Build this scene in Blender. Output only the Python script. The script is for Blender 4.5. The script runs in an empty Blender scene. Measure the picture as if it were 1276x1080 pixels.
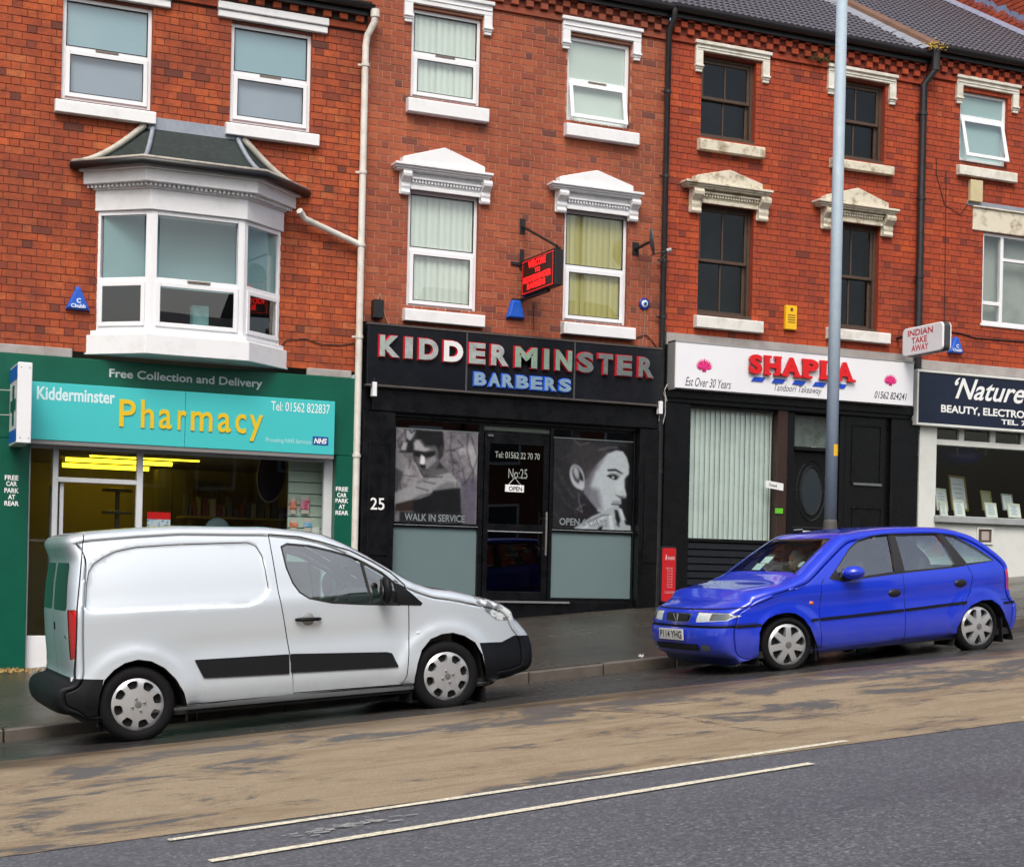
import bpy, bmesh, math, random
from mathutils import Vector, Matrix
from mathutils.geometry import delaunay_2d_cdt
random.seed(7)
D = bpy.data
sc = bpy.context.scene
COL = sc.collection
# ---------------------------------------------------------------- camera, sky, sun, exposure
PSI = math.radians(24.0); ROLL = .0225; FPX = 2000.0; PX, PY = 638.0, 715.0
CAM = Vector((0, -20.1, 1.7))
vd = Vector((math.sin(PSI), math.cos(PSI), 0)); r0 = Vector((math.cos(PSI), -math.sin(PSI), 0)); zz = Vector((0, 0, 1))
vr = math.cos(ROLL)*r0 + math.sin(ROLL)*zz; vu = math.cos(ROLL)*zz - math.sin(ROLL)*r0
cd = D.cameras.new('camera'); cam = D.objects.new('camera', cd); COL.objects.link(cam)
cam.matrix_world = Matrix(((vr.x, vu.x, -vd.x, CAM.x), (vr.y, vu.y, -vd.y, CAM.y), (vr.z, vu.z, -vd.z, CAM.z), (0, 0, 0, 1)))
cd.sensor_fit = 'HORIZONTAL'; cd.sensor_width = 36; cd.lens = 36*FPX/1276
cd.shift_y = (PY-540)/1276; cd.clip_start = .1; cd.clip_end = 2000
sc.camera = cam
SUN_EL, SUN_AZ = math.radians(52), math.radians(205)     # azimuth clockwise from +Y
w = D.worlds.new('World'); sc.world = w; w.use_nodes = True
nt = w.node_tree; nt.nodes.clear()
sky = nt.nodes.new('ShaderNodeTexSky'); sky.sky_type = 'NISHITA'; sky.sun_disc = False
sky.sun_elevation = SUN_EL; sky.sun_rotation = SUN_AZ; sky.air_density = 1.2; sky.dust_density = 6; sky.ozone_density = 1
hs = nt.nodes.new('ShaderNodeHueSaturation'); hs.inputs['Saturation'].default_value = .85
bg = nt.nodes.new('ShaderNodeBackground'); bg.inputs[1].default_value = .13
wo = nt.nodes.new('ShaderNodeOutputWorld')
nt.links.new(sky.outputs[0], hs.inputs['Color']); nt.links.new(hs.outputs[0], bg.inputs[0]); nt.links.new(bg.outputs[0], wo.inputs[0])
sl = D.lights.new('sun', 'SUN'); sl.energy = 1.0; sl.angle = math.radians(25); sl.color = (1, .985, .96)
so = D.objects.new('sun', sl); COL.objects.link(so)
sdir = Vector((math.sin(SUN_AZ)*math.cos(SUN_EL), math.cos(SUN_AZ)*math.cos(SUN_EL), math.sin(SUN_EL)))
so.rotation_euler = (-sdir).to_track_quat('-Z', 'Y').to_euler(); so.location = (0, -10, 20)
sc.view_settings.view_transform = 'Standard'; sc.view_settings.look = 'None'
sc.view_settings.exposure = 0.5; sc.view_settings.gamma = 1; sc.view_settings.use_curve_mapping = False
sc.cycles.use_denoising = True; sc.cycles.max_bounces = 8; sc.cycles.transparent_max_bounces = 16
sc.cycles.caustics_reflective = False; sc.cycles.caustics_refractive = False
# ---------------------------------------------------------------- helpers
def at(px, py, Y=0.0):
    "the point of the vertical plane at depth Y that the photograph shows at this pixel -> X, Z"
    v = vd + vr*((px-PX)/FPX) - vu*((py-PY)/FPX)
    p = CAM + v*((Y-CAM.y)/v.y)
    return p.x, p.z
def rc(xl, xr, yt, yb, Y=0.0):
    xm, ym = (xl+xr)/2, (yt+yb)/2
    return at(xl, ym, Y)[0], at(xr, ym, Y)[0], at(xm, yb, Y)[1], at(xm, yt, Y)[1]     # X0 X1 Z0 Z1

def tag(o, label=None, cat=None, group=None, kind=None):
    if label: o['label'] = label
    if cat: o['category'] = cat
    if group: o['group'] = group
    if kind: o['kind'] = kind
    return o
OFF = {}
def thing(name, label=None, cat=None, loc=(0, 0, 0), rot=None, group=None, kind=None):
    o = D.objects.new(name, None); COL.objects.link(o); o.location = loc; o.empty_display_size = .1
    if rot: o.rotation_euler = rot
    OFF[o.name] = Vector(loc) if rot is None else Vector((0, 0, 0))
    return tag(o, label, cat, group, kind)

class MB:
    def __init__(s): s.v = []; s.f = []; s.m = []; s.c = None
    def add(s, vs, fs, mi=0):
        n = len(s.v); s.v += [tuple(p) for p in vs]; s.f += [tuple(i+n for i in f) for f in fs]; s.m += [mi]*len(fs); return s
    def box(s, x0, x1, y0, y1, z0, z1, mi=0):
        return s.add([(x0,y0,z0),(x1,y0,z0),(x1,y1,z0),(x0,y1,z0),(x0,y0,z1),(x1,y0,z1),(x1,y1,z1),(x0,y1,z1)],
                     [(0,3,2,1),(4,5,6,7),(0,1,5,4),(1,2,6,5),(2,3,7,6),(3,0,4,7)], mi)
    def prism(s, poly, y0, y1, mi=0, fr=None):
        "poly in X,Z (counter clockwise seen from -Y) extruded along Y; fr maps (x,y,z)"
        n = len(poly); vs = [(x, y0, z) for x, z in poly]+[(x, y1, z) for x, z in poly]
        if fr: vs = [fr(*p) for p in vs]
        fs = [tuple(range(n)), tuple(reversed(range(n, 2*n)))]+[(i, i+n, (i+1) % n+n, (i+1) % n) for i in range(n)]
        return s.add(vs, fs, mi)
    def quad(s, a, b, c, d, mi=0): return s.add([a, b, c, d], [(0, 1, 2, 3)], mi)
    def tube(s, pts, r, seg=8, mi=0, cap=True):
        pts = [Vector(p) for p in pts]; rings = []; n = len(pts)
        rs = r if isinstance(r, (list, tuple)) else [r]*n
        up = None
        for i, p in enumerate(pts):
            t = (pts[min(i+1, n-1)]-pts[max(i-1, 0)]).normalized()
            if up is None: up = Vector((0, 0, 1)) if abs(t.z) < .9 else Vector((1, 0, 0))
            a = t.cross(up)
            if a.length < 1e-6: a = t.orthogonal()
            a.normalize(); b = a.cross(t).normalized(); up = b
            rings.append([p+a*math.cos(k*math.tau/seg)*rs[i]+b*math.sin(k*math.tau/seg)*rs[i] for k in range(seg)])
        vs = [q for rg in rings for q in rg]
        fs = [(i*seg+k, i*seg+(k+1) % seg, (i+1)*seg+(k+1) % seg, (i+1)*seg+k) for i in range(n-1) for k in range(seg)]
        if cap: fs += [tuple(reversed(range(seg))), tuple(range((n-1)*seg, n*seg))]
        return s.add(vs, fs, mi)
    def disc(s, c, u, v, ru, rv, seg=24, mi=0):
        c, u, v = Vector(c), Vector(u), Vector(v)
        return s.add([c+u*ru*math.cos(k*math.tau/seg)+v*rv*math.sin(k*math.tau/seg) for k in range(seg)], [tuple(range(seg))], mi)
    def sphere(s, c, r, su=12, sv=8, mi=0):
        rx, ry, rz = r if isinstance(r, (list, tuple)) else (r, r, r); vs = []; fs = []
        for j in range(sv+1):
            th = math.pi*j/sv
            for i in range(su):
                ph = math.tau*i/su; vs.append((c[0]+rx*math.sin(th)*math.cos(ph), c[1]+ry*math.sin(th)*math.sin(ph), c[2]+rz*math.cos(th)))
        for j in range(sv):
            for i in range(su): fs.append((j*su+i, (j+1)*su+i, (j+1)*su+(i+1) % su, j*su+(i+1) % su))
        return s.add(vs, fs, mi)
    def lathe(s, prof, org, axis, ref, seg=32, mi=0):
        "prof: (radius, distance along the axis)"
        org, axis, ref = Vector(org), Vector(axis), Vector(ref); b = axis.cross(ref); n = len(prof)
        vs = [org+axis*h+(ref*math.cos(k*math.tau/seg)+b*math.sin(k*math.tau/seg))*r for r, h in prof for k in range(seg)]
        fs = [(i*seg+k, i*seg+(k+1) % seg, (i+1)*seg+(k+1) % seg, (i+1)*seg+k) for i in range(n-1) for k in range(seg)]
        return s.add(vs, fs, mi)
    def mesh(s, name, mats, off=Vector((0, 0, 0)), bevel=0, smooth=False, seg=1):
        me = D.meshes.new(name)
        me.from_pydata([(a-off[0], b-off[1], c-off[2]) for a, b, c in s.v], [], s.f)
        for m in (mats if isinstance(mats, (list, tuple)) else [mats]): me.materials.append(m)
        if any(s.m): me.polygons.foreach_set('material_index', s.m)
        if bevel:
            bm = bmesh.new(); bm.from_mesh(me); bmesh.ops.remove_doubles(bm, verts=bm.verts, dist=1e-5)
            es = [e for e in bm.edges if len(e.link_faces) == 2 and e.calc_face_angle(0) > .5]
            bmesh.ops.bevel(bm, geom=es, offset=bevel, segments=seg, affect='EDGES', profile=.5, clamp_overlap=True)
            bm.to_mesh(me); bm.free()
        if smooth is not False:
            me.polygons.foreach_set('use_smooth', [True]*len(me.polygons))
            if smooth is not True: me.set_sharp_from_angle(angle=math.radians(smooth))
        me.update(); return me
    def build(s, name, mats, parent=None, bevel=0, smooth=False, seg=1):
        off = OFF[parent.name] if parent is not None else Vector((0, 0, 0))
        o = D.objects.new(name, s.mesh(name, mats, off, bevel, smooth, seg)); COL.objects.link(o)
        if parent is not None: o.parent = parent; OFF[o.name] = off
        else: OFF[o.name] = Vector((0, 0, 0))
        return o
def B(*a): return MB().box(*a)

# ---- materials
def lin(c): return tuple(((x/255/12.92) if x/255 <= .04045 else ((x/255+.055)/1.055)**2.4) for x in c)
MATS = {}
class NT:
    def __init__(s, name):
        s.m = D.materials.new(name); s.m.use_nodes = True; s.t = s.m.node_tree; s.t.nodes.clear()
        s.out = s.n('ShaderNodeOutputMaterial')
    def n(s, typ, **kw):
        o = s.t.nodes.new(typ)
        for k, v in kw.items():
            if k in o.inputs: s.set(o.inputs[k], v)
            else: setattr(o, k, v)
        return o
    def set(s, inp, v):
        if hasattr(v, 'is_linked') or isinstance(v, bpy.types.NodeSocket): s.t.links.new(v, inp)
        elif isinstance(v, (tuple, list)) and len(v) == 3 and inp.type == 'RGBA': inp.default_value = (*v, 1)
        else: inp.default_value = v
    def pos(s, sx=1, sy=1, sz=1, src='g'):
        o = s.n('ShaderNodeNewGeometry').outputs['Position'] if src == 'g' else s.n('ShaderNodeTexCoord').outputs['Object']
        mp = s.n('ShaderNodeMapping'); s.set(mp.inputs[0], o); mp.inputs['Scale'].default_value = (sx, sy, sz); return mp.outputs[0]
    def noise(s, scale, vec=None, detail=4, rough=.6, dist=0):
        o = s.n('ShaderNodeTexNoise', Scale=scale, Detail=detail, Roughness=rough, Distortion=dist)
        if vec is not None: s.set(o.inputs['Vector'], vec)
        return o.outputs[0]
    def ramp(s, f, stops):
        o = s.n('ShaderNodeValToRGB'); s.set(o.inputs[0], f); cr = o.color_ramp
        while len(cr.elements) < len(stops): cr.elements.new(.5)
        for e, (p, c) in zip(cr.elements, stops): e.position = p; e.color = (*c, 1) if isinstance(c, tuple) else (c, c, c, 1)
        return o.outputs[0]
    def mix(s, f, a, b, mode='MIX'):
        o = s.n('ShaderNodeMix', data_type='RGBA', blend_type=mode)
        s.set(o.inputs[0], f); s.set(o.inputs[6], a); s.set(o.inputs[7], b); return o.outputs[2]
    def math(s, op, a, b=0.0):
        o = s.n('ShaderNodeMath', operation=op); s.set(o.inputs[0], a); s.set(o.inputs[1], b); return o.outputs[0]
    def bump(s, h, strength=.3, dist=.01):
        o = s.n('ShaderNodeBump', Strength=strength, Distance=dist); s.set(o.inputs['Height'], h); return o.outputs[0]
    def pbr(s, **kw):
        o = s.n('ShaderNodeBsdfPrincipled')
        for k, v in kw.items(): s.set(o.inputs[k.replace('_', ' ')], v)
        s.t.links.new(o.outputs[0], s.out.inputs[0]); return o

def M(name, col, rough=.5, metal=0, dirt=0, dirtcol=(.12, .11, .09), dscale=3, bump=0, bscale=60, coat=0, spec=.5, emit=0, src='g', dlo=.45, dhi=.75, rvar=0):
    if name in MATS: return MATS[name]
    t = NT(name); c = col; kw = {}
    if dirt:
        f = t.ramp(t.noise(dscale, t.pos(src=src), 6, .65), [(dlo, 0.0), (dhi, 1.0)])
        c = t.mix(t.math('MULTIPLY', f, dirt), col, dirtcol)
    if rvar: kw['Roughness'] = t.ramp(t.noise(6, t.pos(src=src), 5), [(.3, max(0, rough-rvar)), (.7, rough+rvar)])
    else: kw['Roughness'] = rough
    if bump: kw['Normal'] = t.bump(t.noise(bscale, t.pos(src=src), 3), bump, .004)
    if emit: kw['Emission Color'] = col; kw['Emission Strength'] = emit
    p = t.pbr(Base_Color=c, Metallic=metal, Coat_Weight=coat, Coat_Roughness=.05, **{k.replace(' ', '_'): v for k, v in kw.items()})
    p.inputs['Specular IOR Level'].default_value = spec
    MATS[name] = t.m; return t.m

def glassmat(name, tint=(.85, .9, .88), refl=1.0, rough=.0):
    t = NT(name)
    fa = t.n('ShaderNodeLayerWeight', Blend=.5).outputs['Facing']
    f = t.math('MINIMUM', t.math('MULTIPLY', t.math('ADD', .04, t.math('MULTIPLY', t.math('POWER', fa, 5.0), .96)), 1.9*refl), 1.0)
    tr = t.n('ShaderNodeBsdfTransparent', Color=tint).outputs[0]
    gl = t.n('ShaderNodeBsdfGlossy', Color=(1, 1, 1), Roughness=rough)
    gl.inputs['Normal'].default_value = (0, 0, 0)
    bn = t.bump(t.noise(1.1, t.pos(), 1), .02, .05); t.set(gl.inputs['Normal'], bn)
    mx = t.n('ShaderNodeMixShader'); t.set(mx.inputs[0], f); t.set(mx.inputs[1], tr); t.set(mx.inputs[2], gl.outputs[0])
    t.t.links.new(mx.outputs[0], t.out.inputs[0]); MATS[name] = t.m; return t.m

def brickmat(name, cols, stain, staincol, darkcol, dark=.5):
    "per brick tone from the mesh attribute, broad staining from the place on the wall"
    t = NT(name)
    a = t.n('ShaderNodeAttribute', attribute_name='tone').outputs['Fac']
    base = t.ramp(a, cols)
    n1 = t.ramp(t.noise(.55, t.pos(1, 1, 1.6), 6, .7, .4), [(.40, 0.0), (.60, 1.0)])
    n2 = t.ramp(t.noise(3.2, t.pos(), 6, .7), [(.5, 0.0), (.72, 1.0)])
    c = t.mix(t.math('MULTIPLY', n1, stain), base, staincol)
    c = t.mix(t.math('MULTIPLY', n2, dark), c, darkcol)
    n3 = t.ramp(t.noise(11, t.pos(.7, 1, 1.3), 6, .75), [(.40, 0.0), (.68, 1.0)]); c = t.mix(t.math('MULTIPLY', n3, dark*.8), c, darkcol)
    n4 = t.ramp(t.noise(1.0, t.pos(2.6, 1, .32), 7, .7), [(.50, 0.0), (.70, 1.0)]); c = t.mix(t.math('MULTIPLY', n4, stain*.9), c, tuple(x*.6 for x in staincol))
    g = t.noise(70, t.pos(), 5, .7)
    c = t.mix(t.ramp(g, [(.35, 0.35), (.6, 0.0)]), c, tuple(x*.55 for x in staincol))
    t.pbr(Base_Color=c, Roughness=.82, Normal=t.bump(g, .5, .004)); MATS[name] = t.m; return t.m

BK_OR = brickmat('brick_orange', [(0, (.10, .035, .025)), (.12, (.26, .05, .02)), (.4, (.48, .08, .018)), (.8, (.60, .12, .026)), (1, (.62, .17, .05))], .55, (.17, .032, .016), (.10, .028, .020), .6)
BK_OR2 = brickmat('brick_orange_bright', [(0, (.16, .03, .018)), (.1, (.30, .045, .018)), (.45, (.47, .062, .014)), (.8, (.56, .085, .016)), (1, (.60, .13, .03))], .4, (.17, .03, .018), (.16, .03, .02), .45)
BK_RED = brickmat('brick_red', [(0, (.13, .042, .035)), (.15, (.25, .058, .032)), (.45, (.39, .082, .032)), (.8, (.48, .115, .04)), (1, (.50, .15, .065))], .4, (.17, .055, .035), (.16, .055, .038), .4)
MO_D = M('mortar_dark', (.085, .027, .017), .9, dirt=.5, bump=.3)
MO_L = M('mortar_pale', (.40, .20, .13), .9, dirt=.35, dirtcol=(.3, .12, .08), bump=.3)
WHITE = M('white_paint', (.78, .80, .82), .45, dirt=.35, dirtcol=(.42, .42, .40), dscale=5, dlo=.5, dhi=.8, bump=.08, bscale=25)
WHITE_UPVC = M('white_plastic', (.80, .82, .85), .25, dirt=.12, dirtcol=(.45, .45, .42))
CREAM = M('flaking_cream_paint', (.66, .62, .50), .7, dirt=.85, dirtcol=(.22, .15, .07), dscale=7, dlo=.5, dhi=.68, bump=.5, bscale=30)
BROWNWOOD = M('weathered_brown_wood', (.075, .045, .03), .6, dirt=.6, dirtcol=(.02, .015, .012), dscale=12, bump=.3)
BLACKP = M('black_gloss_paint', (.0035, .004, .005), .3, dirt=.25, dirtcol=(.012, .012, .012), rvar=.08, spec=.3)
BLACKM = M('black_matt', (.006, .006, .007), .6)
NEARBLACK = M('black_plastic', (.009, .009, .011), .42)
GREEN = M('green_paint', (.002, .092, .056), .35, dirt=.3, dirtcol=(.003, .04, .028), spec=.35)
GREYSTONE = M('grey_cement_band', (.36, .34, .33), .85, dirt=.6, dirtcol=(.16, .13, .11), bump=.5)
LEAD = M('lead_sheet', (.27, .31, .37), .5, .3, dirt=.5, dirtcol=(.45, .48, .52), dscale=9)
FELT = M('green_slate_felt', (.010, .019, .018), .7, dirt=.5, dirtcol=(.035, .055, .048), dscale=14, bump=.6, bscale=80)
GALV = M('galvanised_steel', (.34, .43, .50), .6, .05, dirt=.7, dirtcol=(.44, .52, .58), dscale=9, bump=.1)
ALU = M('white_aluminium', (.62, .65, .68), .35, dirt=.2, dirtcol=(.3, .3, .3))
GLASS = glassmat('window_glass', refl=1.5); GLASS_DK = glassmat('dark_window_glass', (.35, .42, .42), 1.0)
GLASS_OLD = glassmat('old_sash_glass', (.45, .52, .54), .5); GLASS_SHOP = glassmat('shop_glass', refl=.5)
FROST = M('frosted_film', (.135, .195, .205), .3, dirt=.4, dirtcol=(.11, .155, .165), dscale=1.2)
BLIND_W = M('white_blind', (.86, .92, .86), .7); BLIND_C = M('cream_blind', (.62, .54, .20), .7); BLIND_G = M('grey_green_blind', (.72, .80, .78), .75, dirt=.3, dirtcol=(.3, .33, .3), dscale=2.5)
INT_D = M('dim_interior', (.05, .05, .052), .9); INT_W = M('shop_interior', (.34, .30, .19), .9)
RED = M('red_paint', (.62, .012, .012), .3); BLUE = M('blue_plastic', (.01, .10, .55), .35); YEL = M('yellow_plastic', (.85, .50, .01), .4)
TXTW = M('white_lettering', (.8, .82, .82), .5); 
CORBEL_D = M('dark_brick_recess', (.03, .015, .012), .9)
# ---- text as geometry
TCACHE = {}
def text2d(body, bold=0.0, shear=0.0, spacing=1.0, res=4):
    k = (body, bold, shear, spacing)
    if k in TCACHE: return TCACHE[k]
    cu = D.curves.new('lettering', 'FONT'); cu.body = body; cu.offset = bold; cu.shear = shear; cu.space_character = spacing; cu.resolution_u = res; cu.fill_mode = 'FRONT'
    ob = D.objects.new('lettering_source', cu)
    me = ob.to_mesh(); vs = [tuple(v.co)[:2] for v in me.vertices]; fs = [tuple(p.vertices) for p in me.polygons]
    ob.to_mesh_clear(); D.objects.remove(ob); D.curves.remove(cu)
    x0 = min(v[0] for v in vs); x1 = max(v[0] for v in vs); y0 = min(v[1] for v in vs); y1 = max(v[1] for v in vs)
    vs = [((a-x0)/(x1-x0), (b-y0)/(y1-y0)) for a, b in vs]
    TCACHE[k] = (vs, fs, (x1-x0)/(y1-y0)); return TCACHE[k]
def lettering(mb, body, fr, u0, u1, v0, v1, d0=0.0, d1=None, bold=0.0, shear=0.0, spacing=1.0, mi=0, aspect=None):
    "fr(u,v,d) -> 3D point (d: out of the surface). Fits the string to the rectangle; with d1 it is a raised letter"
    vs, fs, asp = text2d(body, bold, shear, spacing)
    P = lambda q, dd: fr(u0+(u1-u0)*q[0], v0+(v1-v0)*q[1], dd)
    if d1 is None: mb.add([P(q, d0) for q in vs], fs, mi); return mb
    n = len(vs); cnt = {}
    for f in fs:
        for i in range(len(f)):
            e = (f[i], f[(i+1) % len(f)]); cnt[tuple(sorted(e))] = cnt.get(tuple(sorted(e)), [])+[e]
    sides = [(e[0][1], e[0][0], e[0][0]+n, e[0][1]+n) for e in cnt.values() if len(e) == 1]
    allv = [P(q, d1) for q in vs]+[P(q, d0) for q in vs]
    mb.add(allv, fs, mi); mb.add(allv, sides, mi+1 if isinstance(mi, int) and mi == 0 else mi); return mb
def wallframe(Y): return lambda u, v, d: (u, Y-d, v)
def sign_text(body, px0, px1, py0, py1, Y, mat, parent, name='lettering', proud=.002, **k):
    "pixel box at the middle of the word"
    X0, X1, Z0, Z1 = rc(px0, px1, py0, py1, Y)
    mb = MB(); lettering(mb, body, wallframe(Y), X0, X1, Z0, Z1, proud, **k)
    return mb.build(name, mat, parent)
# ================================================================ the ground
def uu(X): return max(-30.0, min(60.0, X))
BASE = [(-30, -2.6), (2.48, .434), (9.036, 1.118), (10.84, 1.272), (17.7, 1.854), (60, 5.6)]
def interp(T, x):
    if x <= T[0][0]: return T[0][1]
    for (a, b), (c, d) in zip(T, T[1:]):
        if x <= c: return b+(d-b)*(x-a)/(c-a)
    return T[-1][1]
def z_base(X): return interp(BASE, uu(X))
def z_kerbroad(X): return -.185+.0962*uu(X)
def z_road(X, Y):
    X = uu(X); z1 = -.0517+.088*X
    if Y >= -4.2: return z_kerbroad(X)
    if Y > -6.15: return z1+(z_kerbroad(X)-z1)*(Y+6.15)/1.95
    if Y > -13: return z1-.02*(Y+6.15)
    if Y > -18: return z1+.137+.012*(Y+13)
    return z1+.077
def z_pave(X, Y): # between the kerb top (Y=-4.2) and the building line
    a = z_kerbroad(X)+.11; b = z_base(X); t = (Y+4.2)/4.2; return a+(b-a)*max(0, min(1, t))
XS = sorted(set([-400, -120, -60, -30]+[i*1.0 for i in range(-29, 61)]+[90, 150, 400]+[x for x, _ in BASE]))
def sheet(name, mat, ys, zf, xs=XS, dz=0, kind='structure'):
    vs = [(x, y, zf(x, y)+dz) for x in xs for y in ys]; n = len(ys)
    fs = [(i*n+j, (i+1)*n+j, (i+1)*n+j+1, i*n+j+1) for i in range(len(xs)-1) for j in range(n-1)]
    o = MB().add(vs, fs).build(name, mat, None, smooth=True); tag(o, kind=kind); return o

def asphalt(name, base, wet, spk=.35, r0=.25, r1=.75):
    t = NT(name)
    p = t.pos(); fine = t.noise(85, p, 3, .85); mid = t.noise(24, p, 4); big = t.noise(.7, t.pos(.35, 1, 1), 5)
    vc = t.n('ShaderNodeTexVoronoi', Scale=62.0); t.set(vc.inputs['Vector'], p); sp = t.n('ShaderNodeSeparateColor'); t.set(sp.inputs[0], vc.outputs['Color'])
    c = t.mix(t.ramp(fine, [(.38, 0.0), (.68, 1.0)]), tuple(x*.5 for x in base), tuple(x*1.7 for x in base))
    c = t.mix(.55, c, t.ramp(sp.outputs[0], [(0, tuple(x*.25 for x in base)), (.5, tuple(x*.85 for x in base)), (.85, tuple(x*1.6 for x in base)), (1, tuple(x*3.2 for x in base))]))
    c = t.mix(t.math('MULTIPLY', t.ramp(mid, [(.35, 0.0), (.7, 1.0)]), .5), c, tuple(x*.8 for x in base))
    c = t.mix(t.ramp(big, [(.4, 0.0), (.65, wet)]), c, tuple(x*.45 for x in base))
    v = t.n('ShaderNodeTexVoronoi', Scale=60.0); t.set(v.inputs['Vector'], p)
    c = t.mix(t.ramp(v.outputs['Distance'], [(.0, spk), (.16, 0.0)]), c, tuple(min(.6, x*4) for x in base))
    r = t.ramp(big, [(.35, r1), (.65, r0)])
    h = t.math('ADD', fine, t.math('MULTIPLY', mid, .7))
    t.pbr(Base_Color=c, Roughness=r, Normal=t.bump(h, .55, .006)); MATS[name] = t.m; return t.m
ROAD = asphalt('road_asphalt', (.098, .102, .114), .25, .25, .45, .8)
GUTTER = asphalt('wet_gutter_asphalt', (.05, .048, .046), .7, .12, .12, .42)
PAVE = asphalt('wet_pavement_tarmac', (.062, .055, .045), .6, .08, .12, .36)
def tanmat():
    t = NT('buff_surfacing'); p = t.pos()
    fine = t.noise(80, p, 4, .85); mid = t.noise(9, t.pos(.6, 1, 1), 5)
    c = t.mix(t.ramp(fine, [(.35, 0.0), (.7, 1.0)]), (.17, .128, .078), (.46, .375, .25))
    c = t.mix(t.math('MULTIPLY', t.ramp(mid, [(.35, 0.0), (.7, 1.0)]), .5), c, (.25, .185, .105))
    st = t.ramp(t.noise(2.2, t.pos(.5, 1.4, 1), 8, .7, .6), [(.46, 0.0), (.66, .75)]); c = t.mix(st, c, (.19, .132, .075))
    # worn through to the tarmac in streaks that run with the traffic
    big = t.noise(1.25, t.pos(.62, .9, 1), 12, .70, .6); band = t.noise(.5, t.pos(.10, 1.0, 1), 2)
    brk = t.noise(16, t.pos(.35, 1.2, 1), 5, .7)
    wsum = t.math('ADD', t.math('ADD', big, t.math('MULTIPLY', band, .35)), t.math('MULTIPLY', brk, .24))
    wear = t.ramp(wsum, [(.848, 0.0), (.872, 1.0)])
    edge = t.ramp(wsum, [(.79, 0.0), (.86, .55)])
    c = t.mix(edge, c, (.11, .078, .048))
    c = t.mix(t.math('MULTIPLY', wear, .92), c, t.mix(fine, (.035, .036, .037), (.12, .12, .122)))
    # damp and darker by the kerb
    sep = t.n('ShaderNodeSeparateXYZ'); t.set(sep.inputs[0], t.pos())
    wet = t.math('ADD', t.math('MULTIPLY', t.math('ADD', sep.outputs['Y'], 7.9), .9), t.math('MULTIPLY', t.math('SUBTRACT', t.noise(1.6, t.pos(.4, 1, 1), 5), .5), 2.2))
    wf = t.ramp(wet, [(.1, 0.0), (1.0, .8)])
    c = t.mix(wf, c, (.095, .064, .036))
    t.pbr(Base_Color=c, Roughness=t.ramp(wet, [(.0, .8), (1.0, .4)]), Normal=t.bump(t.math('ADD', fine, mid), .45, .006)); return t.m
TAN = tanmat()
YT, YB = -6.62, -11.25
farz = lambda x, y: z_road(x, y)
g = sheet('ground', M('verge_ground', (.05, .055, .04), .9), [-400, -120, -60, -26, -19.2, -4.2, 0.5, 20, 120, 400],
      lambda x, y: (z_road(x, max(y, -19))-.25 if y < 0 else z_base(x)-.3))
sheet('road', ROAD, [-18.6, -18, -16, -14, -13, -12, YB+.03, -10, -8, YT-.1], z_road)
TANX = XS
o = sheet('buff_parking_strip', TAN, [YB, -10.5, -9.5, -8.5, -7.5, YT], z_road, dz=.004)
# ragged edge towards the gutter
random.seed(3)
xs = [i*.12 for i in range(-80, 260)]
vs = []; 
for x in xs:
    e = YT+.05*math.sin(x*2.1)+.05*math.sin(x*.9+1)+random.uniform(-.02, .02)
    vs += [(x, e, z_road(x, e)+.006), (x, YT-.2, z_road(x, YT-.2)+.006)]
o = MB().add(vs, [(2*i, 2*i+1, 2*i+3, 2*i+2) for i in range(len(xs)-1)]).build('buff_strip_edge', TAN); tag(o, kind='structure')
sheet('gutter_tarmac', GUTTER, [YT-.12, -6.15, -5.5, -4.8, -4.2], z_road)
sheet('pavement', PAVE, [-4.06, -3.4, -2.6, -1.8, -1, -.4, .6], z_pave)
sheet('opposite_pavement', PAVE, [-24.2, -18.6], lambda x, y: z_road(x, y)+.1)
def linemat():
    t = NT('worn_road_paint'); n = t.noise(30, t.pos(), 6, .75); n2 = t.noise(120, t.pos(), 3, .8)
    f = t.ramp(t.math('ADD', n, t.math('MULTIPLY', n2, .35)), [(.62, 0.0), (.80, 1.0)])
    c = t.mix(t.math('MULTIPLY', f, .75), (.78, .73, .56), (.18, .17, .16)); t.pbr(Base_Color=c, Roughness=.7, Normal=t.bump(n2, .4, .004)); return t.m
LINE = linemat()
def roadline(x0, x1, ya, yb, hw, name):
    n = max(2, int((x1-x0)/.25)); vs = []
    for i in range(n+1):
        x = x0+(x1-x0)*i/n; y = ya+(yb-ya)*i/n; j = hw*(1+random.uniform(-.12, .12))
        vs += [(x, y-j, z_road(x, y-j)+.008), (x, y+j, z_road(x, y+j)+.008)]
    o = MB().add(vs, [(2*i, 2*i+2, 2*i+3, 2*i+1) for i in range(n)]).build(name, LINE); tag(o, kind='structure'); return o
roadline(1.86, 6.5, -11.44, -11.12, .04, 'white_edge_line'); roadline(8.0, 14, -11.15, -11.0, .03, 'white_edge_line')
roadline(1.9, 5.75, -12.22, -11.80, .042, 'white_road_line')
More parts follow.
